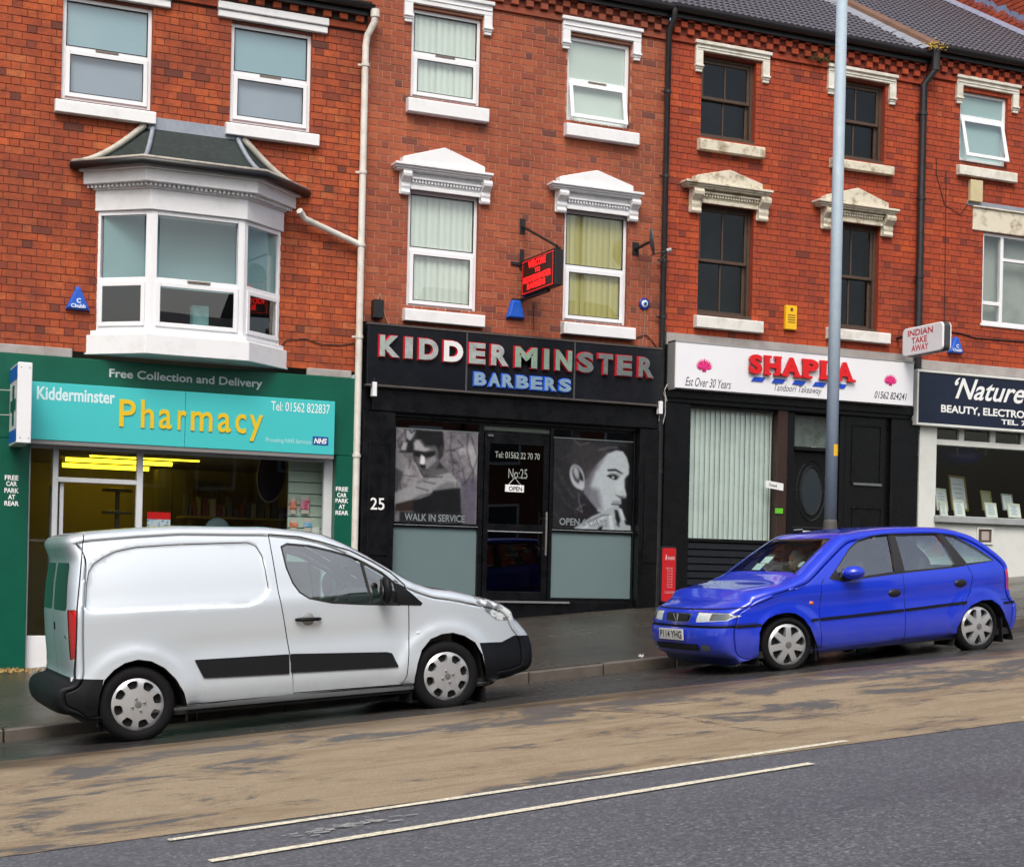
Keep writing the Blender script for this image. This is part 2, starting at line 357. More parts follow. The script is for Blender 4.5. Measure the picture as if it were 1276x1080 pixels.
def crack(pxs, w_=.012, name='road_crack'):
    pts = []
    for (px_, py_) in pxs:      # where the photograph shows it on the road plane
        v = vd + vr*((px_-PX)/FPX) - vu*((py_-PY)/FPX); k = 0.0
        for s_ in range(2000):
            q_ = CAM+v*(8+s_*.01)
            if q_.z <= z_road(q_.x, q_.y): break
        pts.append((q_.x, q_.y))
    out = []
    for (a, b), (c, d) in zip(pts, pts[1:]):
        n_ = max(2, int(math.hypot(c-a, d-b)/.05))
        for k in range(n_): t_ = k/n_; out.append((a+(c-a)*t_+random.uniform(-.012, .012), b+(d-b)*t_+random.uniform(-.015, .015)))
    vs = []
    for x, y in out: j = w_*random.uniform(.3, 1); vs += [(x-j*.3, y-j, z_road(x, y)+.0085), (x+j*.3, y+j, z_road(x, y)+.0085)]
    o = MB().add(vs, [(2*i, 2*i+2, 2*i+3, 2*i+1) for i in range(len(out)-1)]).build(name, M('crack_dark', (.035, .026, .02), .9)); tag(o, kind='structure')
crack([(905, 872), (960, 885), (1040, 897), (1140, 912)]); crack([(700, 884), (830, 890), (900, 905), (985, 916)], .02); crack([(820, 880), (905, 873)], .015)
def scuff():
    random.seed(9); vs = []; fs = []
    for k in range(60):
        t_ = random.random(); x = 2.5+.5*t_+random.gauss(0, .06); y = -11.85+.12*t_+random.gauss(0, .045); a = random.uniform(.01, .05); b = random.uniform(.004, .014); n_ = len(vs)
        vs += [(x-a, y-b, z_road(x, y)+.009), (x+a, y-b*.3, z_road(x, y)+.010+.088*a), (x+a*.8, y+b, z_road(x, y)+.010+.088*a), (x-a*.7, y+b, z_road(x, y)+.009)]; fs.append((n_, n_+1, n_+2, n_+3))
    o = MB().add(vs, fs).build('paint_scuff', M('scuff_paint', (.32, .32, .31), .8)); tag(o, kind='stuff', label='faint white paint scuff on the road between the two white lines', cat='paint mark')
scuff()
# kerb stones one by one
kerb = thing('kerb', loc=(0, -4.2, 0), kind='structure')
KM = M('kerb_concrete', (.105, .092, .078), .45, dirt=.7, dirtcol=(.045, .03, .018), dscale=5, bump=.5, bscale=50, rvar=.15)
random.seed(5)
for i in range(-10, 30):
    x0, x1 = i*.915+.006, (i+1)*.915-.006; mb = MB(); j = random.uniform(-.006, .006)
    za, zb = z_kerbroad(x0), z_kerbroad(x1)
    y0, y1 = -4.2+random.uniform(-.006, .006), -4.055
    mb.add([(x0, y0, za-.2), (x1, y0, zb-.2), (x1, y1, zb-.2), (x0, y1, za-.2), (x0, y0+.012, za+.118+j), (x1, y0+.012, zb+.118+j), (x1, y1, zb+.12+j), (x0, y1, za+.12+j)],
           [(0, 3, 2, 1), (4, 5, 6, 7), (0, 1, 5, 4), (1, 2, 6, 5), (2, 3, 7, 6), (3, 0, 4, 7)])
    mb.build('kerb_stone', KM, kerb, bevel=.012)
# ================================================================ houses: walls of single bricks
CAMP = CAM
def wall(house, X0, X1, Z0, Z1, holes, bmat, mmat, seed, gauge=.0925, reveal=.12, limit=295, bzmin=None, wallZ0=None, jt=.0065):
    rnd = random.Random(seed)
    mb = MB(); zb = wallZ0 if wallZ0 is not None else Z0
    xs = sorted(set([X0, X1]+[min(max(v, X0), X1) for h in holes for v in h[:2]])); zs = sorted(set([zb, Z1]+[min(max(v, zb), Z1) for h in holes for v in h[2:4]]))
    for a, b in zip(xs, xs[1:]):
        for c, d in zip(zs, zs[1:]):
            mx, mz = (a+b)/2, (c+d)/2
            if any(h[0] < mx < h[1] and h[2] < mz < h[3] for h in holes): continue
            mb.quad((a, 0, c), (b, 0, c), (b, 0, d), (a, 0, d))
    for (a, b, c, d) in [h[:4] for h in holes]:
        r = reveal
        mb.quad((a, 0, c), (a, 0, d), (a, r, d), (a, r, c), 1); mb.quad((b, 0, d), (b, 0, c), (b, r, c), (b, r, d), 1)
        mb.quad((a, 0, d), (b, 0, d), (b, r, d), (a, r, d), 1); mb.quad((b, 0, c), (a, 0, c), (a, r, c), (b, r, c), 1)
    mb.quad((X0, 0, zb), (X0, 9, zb), (X0, 9, Z1), (X0, 0, Z1)); mb.quad((X1, 9, zb), (X1, 0, zb), (X1, 0, Z1), (X1, 9, Z1))
    w_ = mb.build('wall', [mmat, bmat], house)
    at_ = w_.data.attributes.new('tone', 'FLOAT', 'FACE'); at_.data.foreach_set('value', [.35]*len(w_.data.polygons))
    L, H, J = .2305, .1120, jt
    bricks = []
    nrow = int((Z1-Z0)/gauge)
    for r in range(nrow):
        z0 = Z0+r*gauge; z1 = z0+gauge-J
        x = X0-(0 if r % 2 else (L+H)*.5+.0)+(rnd.uniform(-.004, .004)); k = 0
        while x < X1:
            ln = L if k % 2 == 0 else H; a, b = x, x+ln-J; k += 1; x += ln
            a, b = max(a, X0+.002), min(b, X1-.002)
            if b-a < .02: continue
            segs = [(a, b)]
            for h in holes:
                if z0 < h[3]-.02 and z1 > h[2]+.02:
                    ns = []
                    for (p, q) in segs:
                        if q <= h[0] or p >= h[1]: ns.append((p, q)); continue
                        if p < h[0]: ns.append((p, h[0]))
                        if q > h[1]: ns.append((h[1], q))
                    segs = ns
            for (p, q) in segs:
                if q-p > .02:
                    zz1 = min(z1, Z1); full = abs((q-p)-(L-J)) < .004
                    tone = min(1, max(0, rnd.gauss(.58, .16))) if rnd.random() > .06 else rnd.uniform(0, .18)
                    bricks.append((p, q, z0, zz1, tone, full))
    def key(bk):
        c = Vector(((bk[0]+bk[1])/2, 0, (bk[2]+bk[3])/2)); v = c-CAMP; dep = v.dot(vd)
        px = PX+FPX*v.dot(vr)/dep; py = PY-FPX*v.dot(vu)/dep
        return (0 if (bk[5] and 4 < px < 1272 and 4 < py < 1076) else 1, dep)
    bricks.sort(key=key)
    ind = [b for b in bricks[:limit] if b[5]]; rest = bricks[len(ind):]
    cache = {}
    bv = .0025
    def shape(mb, a, b, z0, z1, yf):
        mb.add([(a, -.0005, z0), (b, -.0005, z0), (b, -.0005, z1), (a, -.0005, z1), (a+bv, yf, z0+bv), (b-bv, yf, z0+bv), (b-bv, yf, z1-bv), (a+bv, yf, z1-bv)],
               [(4, 5, 6, 7), (0, 1, 5, 4), (1, 2, 6, 5), (2, 3, 7, 6), (3, 0, 4, 7)])
    for (a, b, z0, z1, tone, full) in ind:
        q = round(tone*14)/14; v = rnd.randrange(2)
        if (q, v) not in cache:
            m2 = MB(); ya = -.005-.003*v; shape(m2, -(L-J)/2, (L-J)/2, -(gauge-J)/2, (gauge-J)/2, ya)
            me = m2.mesh('brick', bmat); t_ = me.attributes.new('tone', 'FLOAT', 'FACE'); t_.data.foreach_set('value', [q]*len(me.polygons)); cache[(q, v)] = me
        o = D.objects.new('brick', cache[(q, v)]); COL.objects.link(o); o.parent = w_
        o.location = Vector(((a+b)/2, 0, (z0+z1)/2))-OFF[w_.name]
        o.rotation_euler = (0, rnd.uniform(-.006, .006), 0)
    mb = MB(); tn = []
    for (a, b, z0, z1, tone, full) in rest:
        shape(mb, a, b, z0, z1, -.005-.003*rnd.random()); tn += [tone]*5
    o = mb.build('brickwork', bmat, w_); tag(o, kind='stuff')
    t_ = o.data.attributes.new('tone', 'FLOAT', 'FACE'); t_.data.foreach_set('value', tn)
    return w_

def corbels(house, X0, X1, Zt, bmat, rows, seed, skip=()):
    "brick dentils below the gutter: rows of (drop from the top, phase, projection)"
    rnd = random.Random(seed); me = {}
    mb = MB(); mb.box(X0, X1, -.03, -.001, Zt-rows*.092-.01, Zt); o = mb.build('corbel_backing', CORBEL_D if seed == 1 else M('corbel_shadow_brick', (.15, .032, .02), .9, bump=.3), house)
    for r in range(rows):
        x = X0+.01+(.11 if r % 2 else 0)
        while x < X1-.12:
            v = rnd.randrange(6)
            if v not in me:
                m2 = B(0, .108, -.085, -.028, 0, .082).mesh('corbel_brick', bmat, bevel=.005)
                t_ = m2.attributes.new('tone', 'FLOAT', 'FACE'); t_.data.foreach_set('value', [.25+.1*v]*len(m2.polygons)); me[v] = m2
            o = D.objects.new('corbel_brick', me[v]); COL.objects.link(o); o.parent = house
            o.location = Vector((x, 0, Zt-(r+1)*.092))-OFF[house.name]; x += .222
    m2 = B(X0, X1, -.04, -.009, Zt-rows*.092-.1, Zt-rows*.092-.015).build('string_course', bmat, house, bevel=.005)
    t_ = m2.data.attributes.new('tone', 'FLOAT', 'FACE'); t_.data.foreach_set('value', [.4]*len(m2.data.polygons))

def frame_rect(mb, x0, x1, z0, z1, wd, y0, y1, mi=0):
    mb.box(x0, x0+wd, y0, y1, z0, z1, mi); mb.box(x1-wd, x1, y0, y1, z0, z1, mi)
    mb.box(x0+wd, x1-wd, y0+.001, y1, z0, z0+wd, mi); mb.box(x0+wd, x1-wd, y0+.001, y1, z1-wd, z1, mi)
def blind(par, x0, x1, z0, z1, y, mat, pitch=.089, ang=.14, name='vertical_blind'):
    mb = MB(); x = x0; n = 0; rnd = random.Random(int(x0*100))
    while x < x1-.01:
        w_ = min(pitch*1.08, x1-x); a = ang+rnd.uniform(-.06, .06); dy = math.sin(a)*w_
        mb.add([(x, y, z0), (x+w_*.5, y-.006+dy*.5, z0), (x+w_, y+dy, z0), (x, y, z1), (x+w_*.5, y-.006+dy*.5, z1), (x+w_, y+dy, z1)], [(0, 1, 4, 3), (1, 2, 5, 4)]); x += pitch
    o = mb.build(name, mat, par); tag(o, kind='stuff'); return o
def upvc(house, X0, X1, Z0, Z1, Zt, y=.05, blindmat=None, glass=None, openl=0, bl=None, name='window', vent=True, head=.05):
    mb = MB(); frame_rect(mb, X0, X1, Z0, Z1, .055, y, y+.07)
    mb.box(X0+.055, X1-.055, y+.002, y+.068, Zt-.03, Zt+.03)
    wdw = mb.build(name, WHITE_UPVC, house, bevel=.006)
    x0, x1 = X0+.055, X1-.055
    # lower opening sash
    m2 = MB(); a0, a1, c0, c1 = x0-.01, x1+.01, Z0+.045, Zt-.02
    frame_rect(m2, a0, a1, c0, c1, .06, y-.022, y-.001)
    o = m2.build('sash', WHITE_UPVC, wdw, bevel=.006)
    p = MB().quad((a0+.05, y-.008, c0+.05), (a1-.05, y-.008, c0+.05), (a1-.05, y-.008, c1-.05), (a0+.05, y-.008, c1-.05)).build('pane', glass or GLASS, wdw)
    if openl:
        for q in (o, p):
            for v in q.data.vertices:
                zz_ = v.co.z+OFF[wdw.name].z
                v.co.y -= openl*(c1-zz_)/(c1-c0)
    MB().quad((x0, y+.02, Zt+.03), (x1, y+.02, Zt+.03), (x1, y+.02, Z1-.055), (x0, y+.02, Z1-.055)).build('pane', glass or GLASS, wdw)
    gk = MB(); frame_rect(gk, a0+.056, a1-.056, c0+.056, c1-.056, .008, y-.024, y-.012); 
    frame_rect(gk, x0-.004, x1+.004, Zt+.026, Z1-.051, .010, y-.002, y+.022); gk.build('gasket', BLACKM, wdw) if not openl else None
    if vent: B((X0+X1)/2-.14, (X0+X1)/2+.14, y-.012, y, Zt-.001, Zt+.018).build('trickle_vent', M('vent_brown', (.18, .14, .11), .5), wdw)
    if blindmat:
        if bl == 'flat': 
            if isinstance(blindmat, tuple): B(x0-.01, x1+.01, y+.04, y+.045, Zt, Z1-.01).build('curtain', blindmat[0], wdw); B(x0-.01, x1+.01, y+.04, y+.045, Z0+.01, Zt).build('curtain', blindmat[1], wdw)
            else: B(x0-.01, x1+.01, y+.04, y+.045, Z0+.01, Z1-.01).build('curtain', blindmat, wdw)
        else: blind(wdw, x0-.01, x1+.01, Z0+.02, Z1-.02, y+.045, blindmat)
    return wdw
def sill(house, X0, X1, Z0, Z1, mat, proj=.11, name='sill'):
    mb = MB(); h = Z1-Z0
    mb.prism([(-proj, Z0), (.05, Z0), (.05, Z1+.01), (-proj+.01, Z1-.012), (-proj, Z1-.022)], X0, X1, fr=lambda a, x, z: (x, a, z))
    return mb.build(name, mat, house, bevel=.008)
def lintel_drop(house, X0, X1, Zt, Zi, Zd, mat):
    "flat moulded lintel whose two ends drop beside the opening"
    wd = .12; y = -.055; mb = MB()
    mb.box(X0, X1, y, .02, Zi, Zt-.05); mb.box(X0-.02, X1+.02, y-.03, .02, Zt-.05, Zt)
    mb.box(X0+.01, X1-.01, y-.012, y, (Zi+Zt)/2-.035, (Zi+Zt)/2-.015)
    for a, b in ((X0, X0+wd), (X1-wd, X1)):
        mb.box(a, b, y, .01, Zd+.04, Zi-.0001); mb.box(a-.008, b+.008, y-.02, .01, Zd+.07, Zd+.10); mb.box(a+.008, b-.008, y+.01, .01, Zd, Zd+.039)
    return mb.build('lintel', mat, house, bevel=.007)
def hood(house, cx0, cx1, Zc, Zpk, px0_, px1_, kx, Zk0, mat, Zf0):
    "pedimented hood: cornice, pediment, frieze with dentils, two consoles. kx=(l0,l1,r0,r1)"
    pj = .20
    hd = MB()
    hd.box(cx0, cx1, -pj, .02, Zc-.035, Zc); hd.box(cx0+.02, cx1-.02, -pj+.03, .02, Zc-.062, Zc-.0355); hd.box(cx0+.04, cx1-.04, -pj+.055, .02, Zc-.085, Zc-.0625)
    h = hd.build('cornice', mat, house, bevel=.006)
    e = .085
    MB().prism([(px0_, Zc), (px1_, Zc), (px1_, Zc+e), ((px0_+px1_)/2, Zpk), (px0_, Zc+e)], -.15, .02).build('pediment', mat, h, bevel=.008)
    MB().box(kx[0]+.02, kx[3]-.02, -.045, .02, Zf0, Zc-.085).box(kx[1], kx[2], -.075, -.045, Zf0-.02, Zf0+.03).build('frieze', mat, h, bevel=.006)
    dm = MB(); x = kx[1]+.015
    while x < kx[2]-.03: dm.box(x, x+.024, -.085, -.045, Zf0+.075, Zf0+.115); x += .045
    dm.box(kx[1], kx[2], -.10, -.045, Zf0+.1155, Zf0+.14)
    tag(dm.build('dentils', mat, h), kind='stuff')
    for a, b in ((kx[0], kx[1]), (kx[2], kx[3])):
        zt = Zc-.085; H_ = zt-Zk0
        pr = [(-.02, 0), (-.07, 0), (-.085, .03), (-.07, .07), (-.085, .14*H_/.4), (-.075, .2*H_/.4), (-.11, .24*H_/.4), (-.155, .29*H_/.4), (-.165, .34*H_/.4), (-.15, .385*H_/.4), (-.13, H_), (.0, H_), (.0, 0)]
        MB().prism([(u, Zk0+v) for u, v in pr], a+.012, b-.012, fr=lambda q, x, z: (x, q, z)).box(a, b, -.03, .0, Zk0+.01, zt).build('console', mat, h, bevel=.004)
    return h
def room(house, X0, X1, Z0, Z1, depth, mat, y0=.13):
    mb = MB(); y1 = y0+depth
    mb.quad((X0, y1, Z0), (X1, y1, Z0), (X1, y1, Z1), (X0, y1, Z1)); mb.quad((X0, y0, Z0), (X0, y1, Z0), (X0, y1, Z1), (X0, y0, Z1)); mb.quad((X1, y1, Z0), (X1, y0, Z0), (X1, y0, Z1), (X1, y1, Z1))
    mb.quad((X0, y0, Z0), (X1, y0, Z0), (X1, y1, Z0), (X0, y1, Z0)); mb.quad((X0, y1, Z1), (X1, y1, Z1), (X1, y0, Z1), (X0, y0, Z1))
    return mb.build('room', mat, house)
def roof(house, X0, X1, Ze, slope=31, length=5.2, ye=-.16):
    TM = MATS.get('roof_tile') or M('roof_tile', (.095, .088, .108), .55, dirt=.6, dirtcol=(.13, .125, .13), dscale=6, bump=.3)
    sa, ca = math.sin(math.radians(slope)), math.cos(math.radians(slope)); roll = .105; gz = .235; ns = 4
    nx = int((X1-X0)/roll*ns); nr = int(length/gz); mb = MB()
    for r in range(nr):
        vs = []
        off = (r % 2)*0
        for (dd, lift) in ((r*gz, -.006), (r*gz, .034), ((r+1)*gz+.01, .008)):
            for i in range(nx+1):
                x = X0+(X1-X0)*i/nx; u = (i % ns)/ns
                b = (0, .018, .026, .012)[i % ns]
                l = lift+(b if lift > 0 else b*.0)
                vs.append((x, ye+dd*ca-l*sa, Ze+dd*sa+l*ca))
        m_ = nx+1
        fs = [(i, i+1, m_+i+1, m_+i) for i in range(nx)]+[(m_+i, m_+i+1, 2*m_+i+1, 2*m_+i) for i in range(nx)]
        mb.add(vs, fs)
    o = mb.build('roof_tiles', TM, house); tag(o, kind='stuff')
    MB().quad((X0, ye, Ze-.03), (X1, ye, Ze-.03), (X1, ye+length*ca, Ze-.03+length*sa), (X0, ye+length*ca, Ze-.03+length*sa)).build('roof', CORBEL_D, house)
    return o
def gutter(house, X0, X1, Z, mat, y=-.24, name='gutter'):
    mb = MB(); n = 6; r = .06; ring = [(y+r+r*math.cos(math.pi+math.pi*k/n), Z-r*.0-r*math.sin(math.pi*k/n)) for k in range(n+1)]
    ring2 = [(y+r+(r-.006)*math.cos(math.pi+math.pi*k/n), Z-(r-.006)*math.sin(math.pi*k/n)) for k in range(n+1)]
    pl = ring+ring2[::-1]; nn = len(pl); vs = [(X0, a, b) for a, b in pl]+[(X1, a, b) for a, b in pl]
    mb.add(vs, [(i, (i+1) % nn, (i+1) % nn+nn, i+nn) for i in range(nn)]+[tuple(range(nn))[::-1], tuple(range(nn, 2*nn))])
    mb.box(X0, X1, -.12, -.09, Z-.12, Z+.03)
    return mb.build(name, mat, house, smooth=40)

X01, X12, X23, X34, X45 = -1.6, 6.69, 11.225, 15.74, 19.4
# ---------------------------------------------------------------- house 1: pharmacy
h1 = thing('terraced_house', 'orange brick house with projecting bay window above the green pharmacy shopfront', 'house', (0, 0, 0))
W1 = rc(77.5, 190, -8, 129.8); W2 = rc(287.3, 388.3, 35, 158.6)
Zs1, Zs0 = rc(279.4, 395.5, 161, 177)[3], rc(279.4, 395.5, 161, 177)[2]
ztr = at(338, 96)[1]
G1 = 9.05
BX0, BX1 = 3.255, 5.62; BF0, BF1 = 3.85, 5.00; BP = .45
bayZ0 = at(235, 415, -BP)[1]; bayZ1 = at(250, 268, -BP)[1]
gtop1 = (at(5, 441)[1]+at(440, 472)[1])/2          # top of the green fascia
holes1 = [(W1[0], W1[1], W2[2], W2[3]), (W2[0], W2[1], W2[2], W2[3]), (BX0+.05, BX1-.05, bayZ0, bayZ1)]
wall(h1, X01, X12, gtop1+.09, G1-.26, holes1, BK_OR, MO_D, 11)
AQ = (M('sky_reflection_aqua', (.30, .47, .56), .7, dirt=.6, dirtcol=(.44, .56, .64), dscale=.8), M('sky_reflection_lilac_grey', (.33, .38, .48), .7, dirt=.5, dirtcol=(.42, .48, .56), dscale=.9))  # sky reflected in the upper panes, painted into the curtain colours
upvc(h1, W1[0], W1[1], W2[2], W2[3], ztr, .05, AQ, bl='flat')
upvc(h1, W2[0], W2[1], W2[2], W2[3], ztr, .05, AQ, bl='flat')
sill(h1, *rc(70.3, 195.8, 0, 10)[:2], Zs0, Zs1, WHITE); sill(h1, *rc(279.4, 395.5, 161, 177)[:2], Zs0, Zs1, WHITE)
L2 = rc(271, 407.4, 14.4, 32.8)
for a, b in ((rc(61, 212, 0, 10)[:2]), L2[:2]):
    MB().box(a, b, -.06, .02, L2[2], (L2[2]+L2[3])/2-.008).box(a-.01, b+.01, -.085, .02, (L2[2]+L2[3])/2, L2[3]).build('lintel', WHITE, h1, bevel=.008)
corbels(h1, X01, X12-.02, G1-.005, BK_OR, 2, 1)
gutter(h1, X01, X12+.03, G1+.01, NEARBLACK)
B(X01, X12, -.2, 3, G1+.02, G1+.05).build('roof', CORBEL_D, h1)
room(h1, X01+.1, X12-.1, bayZ0-.1, bayZ1+.2, 3, M('pale_room', (.45, .47, .5), .9)); room(h1, X01+.1, X12-.1, W2[2]-.1, W2[3]+.1, 3, INT_D)
# bay window
def bayring(z, o=0.0):      # plan outline of the bay pushed out by o
    return [Vector((BX0-o*1.1, .02, z)), Vector((BF0-o*.65, -BP-o, z)), Vector((BF1+o*.65, -BP-o, z)), Vector((BX1+o*1.1, .02, z))]
def baypiece(name, par, segs, mat, bevel=.006):
    mb = MB()
    for (z0, z1, o) in segs:
        a = bayring(z0, o); b = bayring(z1, o); vs = a+b
        mb.add(vs, [(0, 1, 5, 4), (1, 2, 6, 5), (2, 3, 7, 6), (3, 2, 1, 0), (4, 5, 6, 7), (0, 4, 7, 3)])
    return mb.build(name, mat, par, bevel=bevel)
bay = thing('bay_holder'); D.objects.remove(bay)
bayw = B(BX0+.02, BX1-.02, -.02, .06, bayZ0-.03, bayZ0-.005).build('bay_window', WHITE_UPVC, h1)
zc = bayZ1
baypiece('bay_sill', bayw, [(bayZ0-.30, bayZ0-.06, .10), (bayZ0-.06, bayZ0-.001, .06)], WHITE)
baypiece('bay_frieze', bayw, [(zc, zc+.25, .035)], WHITE)
baypiece('bay_cornice', bayw, [(zc+.31, zc+.46, .17), (zc+.46, zc+.50, .22)], WHITE)
dm = MB(); P_ = bayring(0, .11)
for a, b in zip(P_, P_[1:]):
    n = int((b-a).length/.055)
    for k in range(n):
        q = a.lerp(b, (k+.5)/n); d_ = (b-a).normalized(); nn_ = Vector((d_.y, -d_.x, 0))
        c = [q-d_*.014-nn_*.05, q+d_*.014-nn_*.05, q+d_*.014+nn_*.012, q-d_*.014+nn_*.012]
        dm.add([(v.x, v.y, zc+.272) for v in c]+[(v.x, v.y, zc+.305) for v in c], [(0, 1, 2, 3), (7, 6, 5, 4), (0, 4, 5, 1), (1, 5, 6, 2), (2, 6, 7, 3), (3, 7, 4, 0)])
tag(dm.build('dentils', WHITE, bayw), kind='stuff')
baypiece('bay_soffit', bayw, [(zc+.251, zc+.309, .06)], WHITE)
zt_b = at(245, 353, -BP)[1]
RG = bayring(0, 0)
for si, (a, b) in enumerate(zip(RG, RG[1:])):
    d_ = (b-a).normalized(); n_ = Vector((d_.y, -d_.x, 0)); Ln = (b-a).length
    fr = lambda u, y, z, a=a, d_=d_, n_=n_: tuple(Vector((a.x, a.y, 0))+d_*u-n_*y+Vector((0, 0, z)))
    mb = MB(); Z0_, Z1_ = bayZ0, bayZ1; wdm = .075
    def fb(u0, u1, y0, y1, z0, z1): MB.prism(mb, [(u0, z0), (u1, z0), (u1, z1), (u0, z1)], y0, y1, fr=fr)
    fb(0.002, wdm, 0, .07, Z0_, Z1_); fb(Ln-wdm, Ln-.002, 0, .07, Z0_, Z1_); fb(wdm, Ln-wdm, .001, .07, Z0_, Z0_+.055); fb(wdm, Ln-wdm, .001, .07, Z1_-.055, Z1_); fb(wdm, Ln-wdm, .001, .07, zt_b-.03, zt_b+.03)
    z0, z1 = Z0_+.05, zt_b-.025; u0, u1 = wdm-.01, Ln-wdm+.01
    fb(u0, u0+.055, -.02, -.001, z0, z1); fb(u1-.055, u1, -.02, -.001, z0, z1); fb(u0+.055, u1-.055, -.019, -.001, z0, z0+.055); fb(u0+.055, u1-.055, -.019, -.001, z1-.055, z1)
    mb.build('bay_frame', WHITE_UPVC, bayw, bevel=.005)
    for (p, q, y_) in ((z0+.05, z1-.05, -.008), (zt_b+.03, Z1_-.055, .02)):
        MB().quad(fr(u0+.04, y_, p), fr(u1-.04, y_, p), fr(u1-.04, y_, q), fr(u0+.04, y_, q)).build('pane', GLASS, bayw)
    if si == 1: B(a.x+.45, a.x+.73, -BP-.03, -BP-.001, zt_b-.0, zt_b+.018).build('trickle_vent', MATS['vent_brown'], bayw)
MB().quad((BX0+.1, -.02, zt_b-.02), (BX1-.1, -.02, zt_b-.02), (BX1-.1, -.02, bayZ1), (BX0+.1, -.02, bayZ1)).build('roller_blind', M('teal_blind', (.26, .42, .46), .8), bayw)
# things seen on the inside sill
B(4.42, 4.62, -.25, -.1, bayZ0+.1, bayZ0+.38).build('folded_blanket', M('striped_cloth', (.2, .4, .42), .8, dirt=.6, dirtcol=(.05, .15, .2), dscale=9), bayw)
# bay roof: concave lead and slate hips with rolled edges
eZ = zc+.54; tZ = at(235, 166)[1]
def brow(t, k):   # t 0 eave .. 1 top, k corner index
    e = bayring(eZ, .26)[k]; tp = [Vector((3.82, -.0, tZ)), Vector((3.92, -.03, tZ)), Vector((4.98, -.03, tZ)), Vector((5.06, -.0, tZ))][k]
    p = e.lerp(tp, t); p.z = eZ+(tZ-eZ)*(t**1.55); return p
mb = MB(); N_ = 10
for k in range(3):
    vs = [brow(i/N_, k) for i in range(N_+1)]+[brow(i/N_, k+1) for i in range(N_+1)]
    mb.add(vs, [(i, i+N_+1, i+N_+2, i+1) for i in range(N_)])
br = mb.build('bay_roof', FELT, bayw)
for k in (1, 2): MB().tube([brow(i/N_, k)+Vector((0, -.01, .012)) for i in range(N_+1)], .032, 6).build('lead_hip', LEAD, bayw, smooth=True)
for k in (0, 3): MB().tube([brow(i/N_, k)+Vector((0, -.03, .02)) for i in range(N_+1)], .045, 6).build('hip_flashing', M('pale_flashing', (.50, .48, .42), .6, dirt=.6, dirtcol=(.2, .19, .16), dscale=8), bayw, smooth=True)
B(3.86, 5.04, -.045, -.012, tZ-.03, tZ+.13).build('lead_flashing', LEAD, bayw, bevel=.006)
E_ = [v+Vector((0, 0, 0)) for v in bayring(eZ-.02, .28)]; E_[0].y = -.03; E_[3].y = -.03
MB().tube(E_, .05, 8).build('bay_gutter', NEARBLACK, bayw, smooth=True)
MB().tube([v+Vector((0, -.015, .045)) for v in E_], .022, 6).build('gutter_lip', M('weathered_lip', (.4, .37, .32), .6, dirt=.7, dirtcol=(.08, .08, .08), dscale=9), bayw, smooth=True)
# cement band + green shopfront
B(X01, BX0-.25, -.05, .02, gtop1, gtop1+.115).build('cement_band', GREYSTONE, h1, bevel=.01); B(BX1+.35, X12-.12, -.05, .02, gtop1, gtop1+.10).build('cement_band', GREYSTONE, h1, bevel=.01)
def ground_poly(X0, X1, Zt, zoff=-.05):
    xs = [X0]+[x for x, _ in BASE if X0 < x < X1]+[X1]
    return [(x, z_base(x)+zoff) for x in xs]+[(X1, Zt), (X0, Zt)]
gx = at(34, 640)[0]; gx2 = at(414.6, 620)[0]; gx3 = at(445, 600)[0]
sgZ0 = at(230, 556)[1]
MB().box(X01, gx3, -.10, .13, sgZ0-.02, gtop1-.0).build('green_fascia', GREEN, h1, bevel=.01)
for a, b in ((X01, gx), (gx2, gx3)):
    MB().prism(ground_poly(a, b, sgZ0-.021), -.10, .13).build('green_pilaster', GREEN, h1, bevel=.008)
B(gx3, X12-.02, -.02, .1, 0.5, gtop1).build('house_edge_strip', M('dark_strip', (.02, .02, .02), .8), h1)
# shop window frames
room(h1, gx-.2, gx2+.1, .2, sgZ0-.03, 4.2, INT_W)
fy = .02
X_sl0, X_sl1 = at(37, 640)[0], at(65, 640)[0]; X_d0, X_d1 = at(72, 640)[0], at(170.5, 610)[0]; X_m1 = at(178.5, 610)[0]; X_w1 = at(404, 610)[0]; X_w2 = at(409, 610)[0]
zd = at(120, 598)[1]; zt_ = at(230, 567)[1]; zsb = at(55, 792)[1]
mb = MB()
for a, b in ((gx, X_sl0), (X_sl1, X_d0), (X_d1, X_m1), (X_w1, gx2)): mb.box(a, b, fy, fy+.08, .3, sgZ0-.022)
mb.box(X_sl0, X_w1, fy+.001, fy+.08, zt_, sgZ0-.023); mb.box(X_d0, X_d1, fy+.001, fy+.08, zd-.04, zd+.02); mb.box(X_m1, X_w1, fy+.001, fy+.08, 1.02, 1.08)
sfm = mb.build('shop_window', ALU, h1, bevel=.006)
for a, b, c, d in ((X_sl0, X_sl1, zsb, zt_), (X_d0, X_d1, zd+.02, zt_), (X_m1, X_w1, 1.08, zt_)):
    MB().quad((a, fy+.04, c), (b, fy+.04, c), (b, fy+.04, d), (a, fy+.04, d)).build('pane', GLASS_SHOP, sfm)
B(X_sl0, X_sl1, fy+.002, fy+.09, .2, zsb).build('lower_panel', WHITE_UPVC, sfm, bevel=.005)
B(X_m1, X_w1, fy+.002, fy+.09, .3, 1.02).build('stall_riser', GREEN, sfm)
# open door leaf swung inwards
mb = MB(); fr = lambda x, y, z: (X_d0+.03+y, fy+.06+x, z)
for (a, b, c, d) in ((0, .07, .4, zd-.05), (.83, .9, .4, zd-.05), (.07, .83, .4, .7), (.07, .83, zd-.13, zd-.05)):
    mb.prism([(a, c), (b, c), (b, d), (a, d)], 0, .045, fr=fr)
dl = mb.build('open_door', ALU, h1); MB().quad(fr(.07, .02, .7), fr(.83, .02, .7), fr(.83, .02, zd-.13), fr(.07, .02, zd-.13)).build('pane', GLASS, dl)
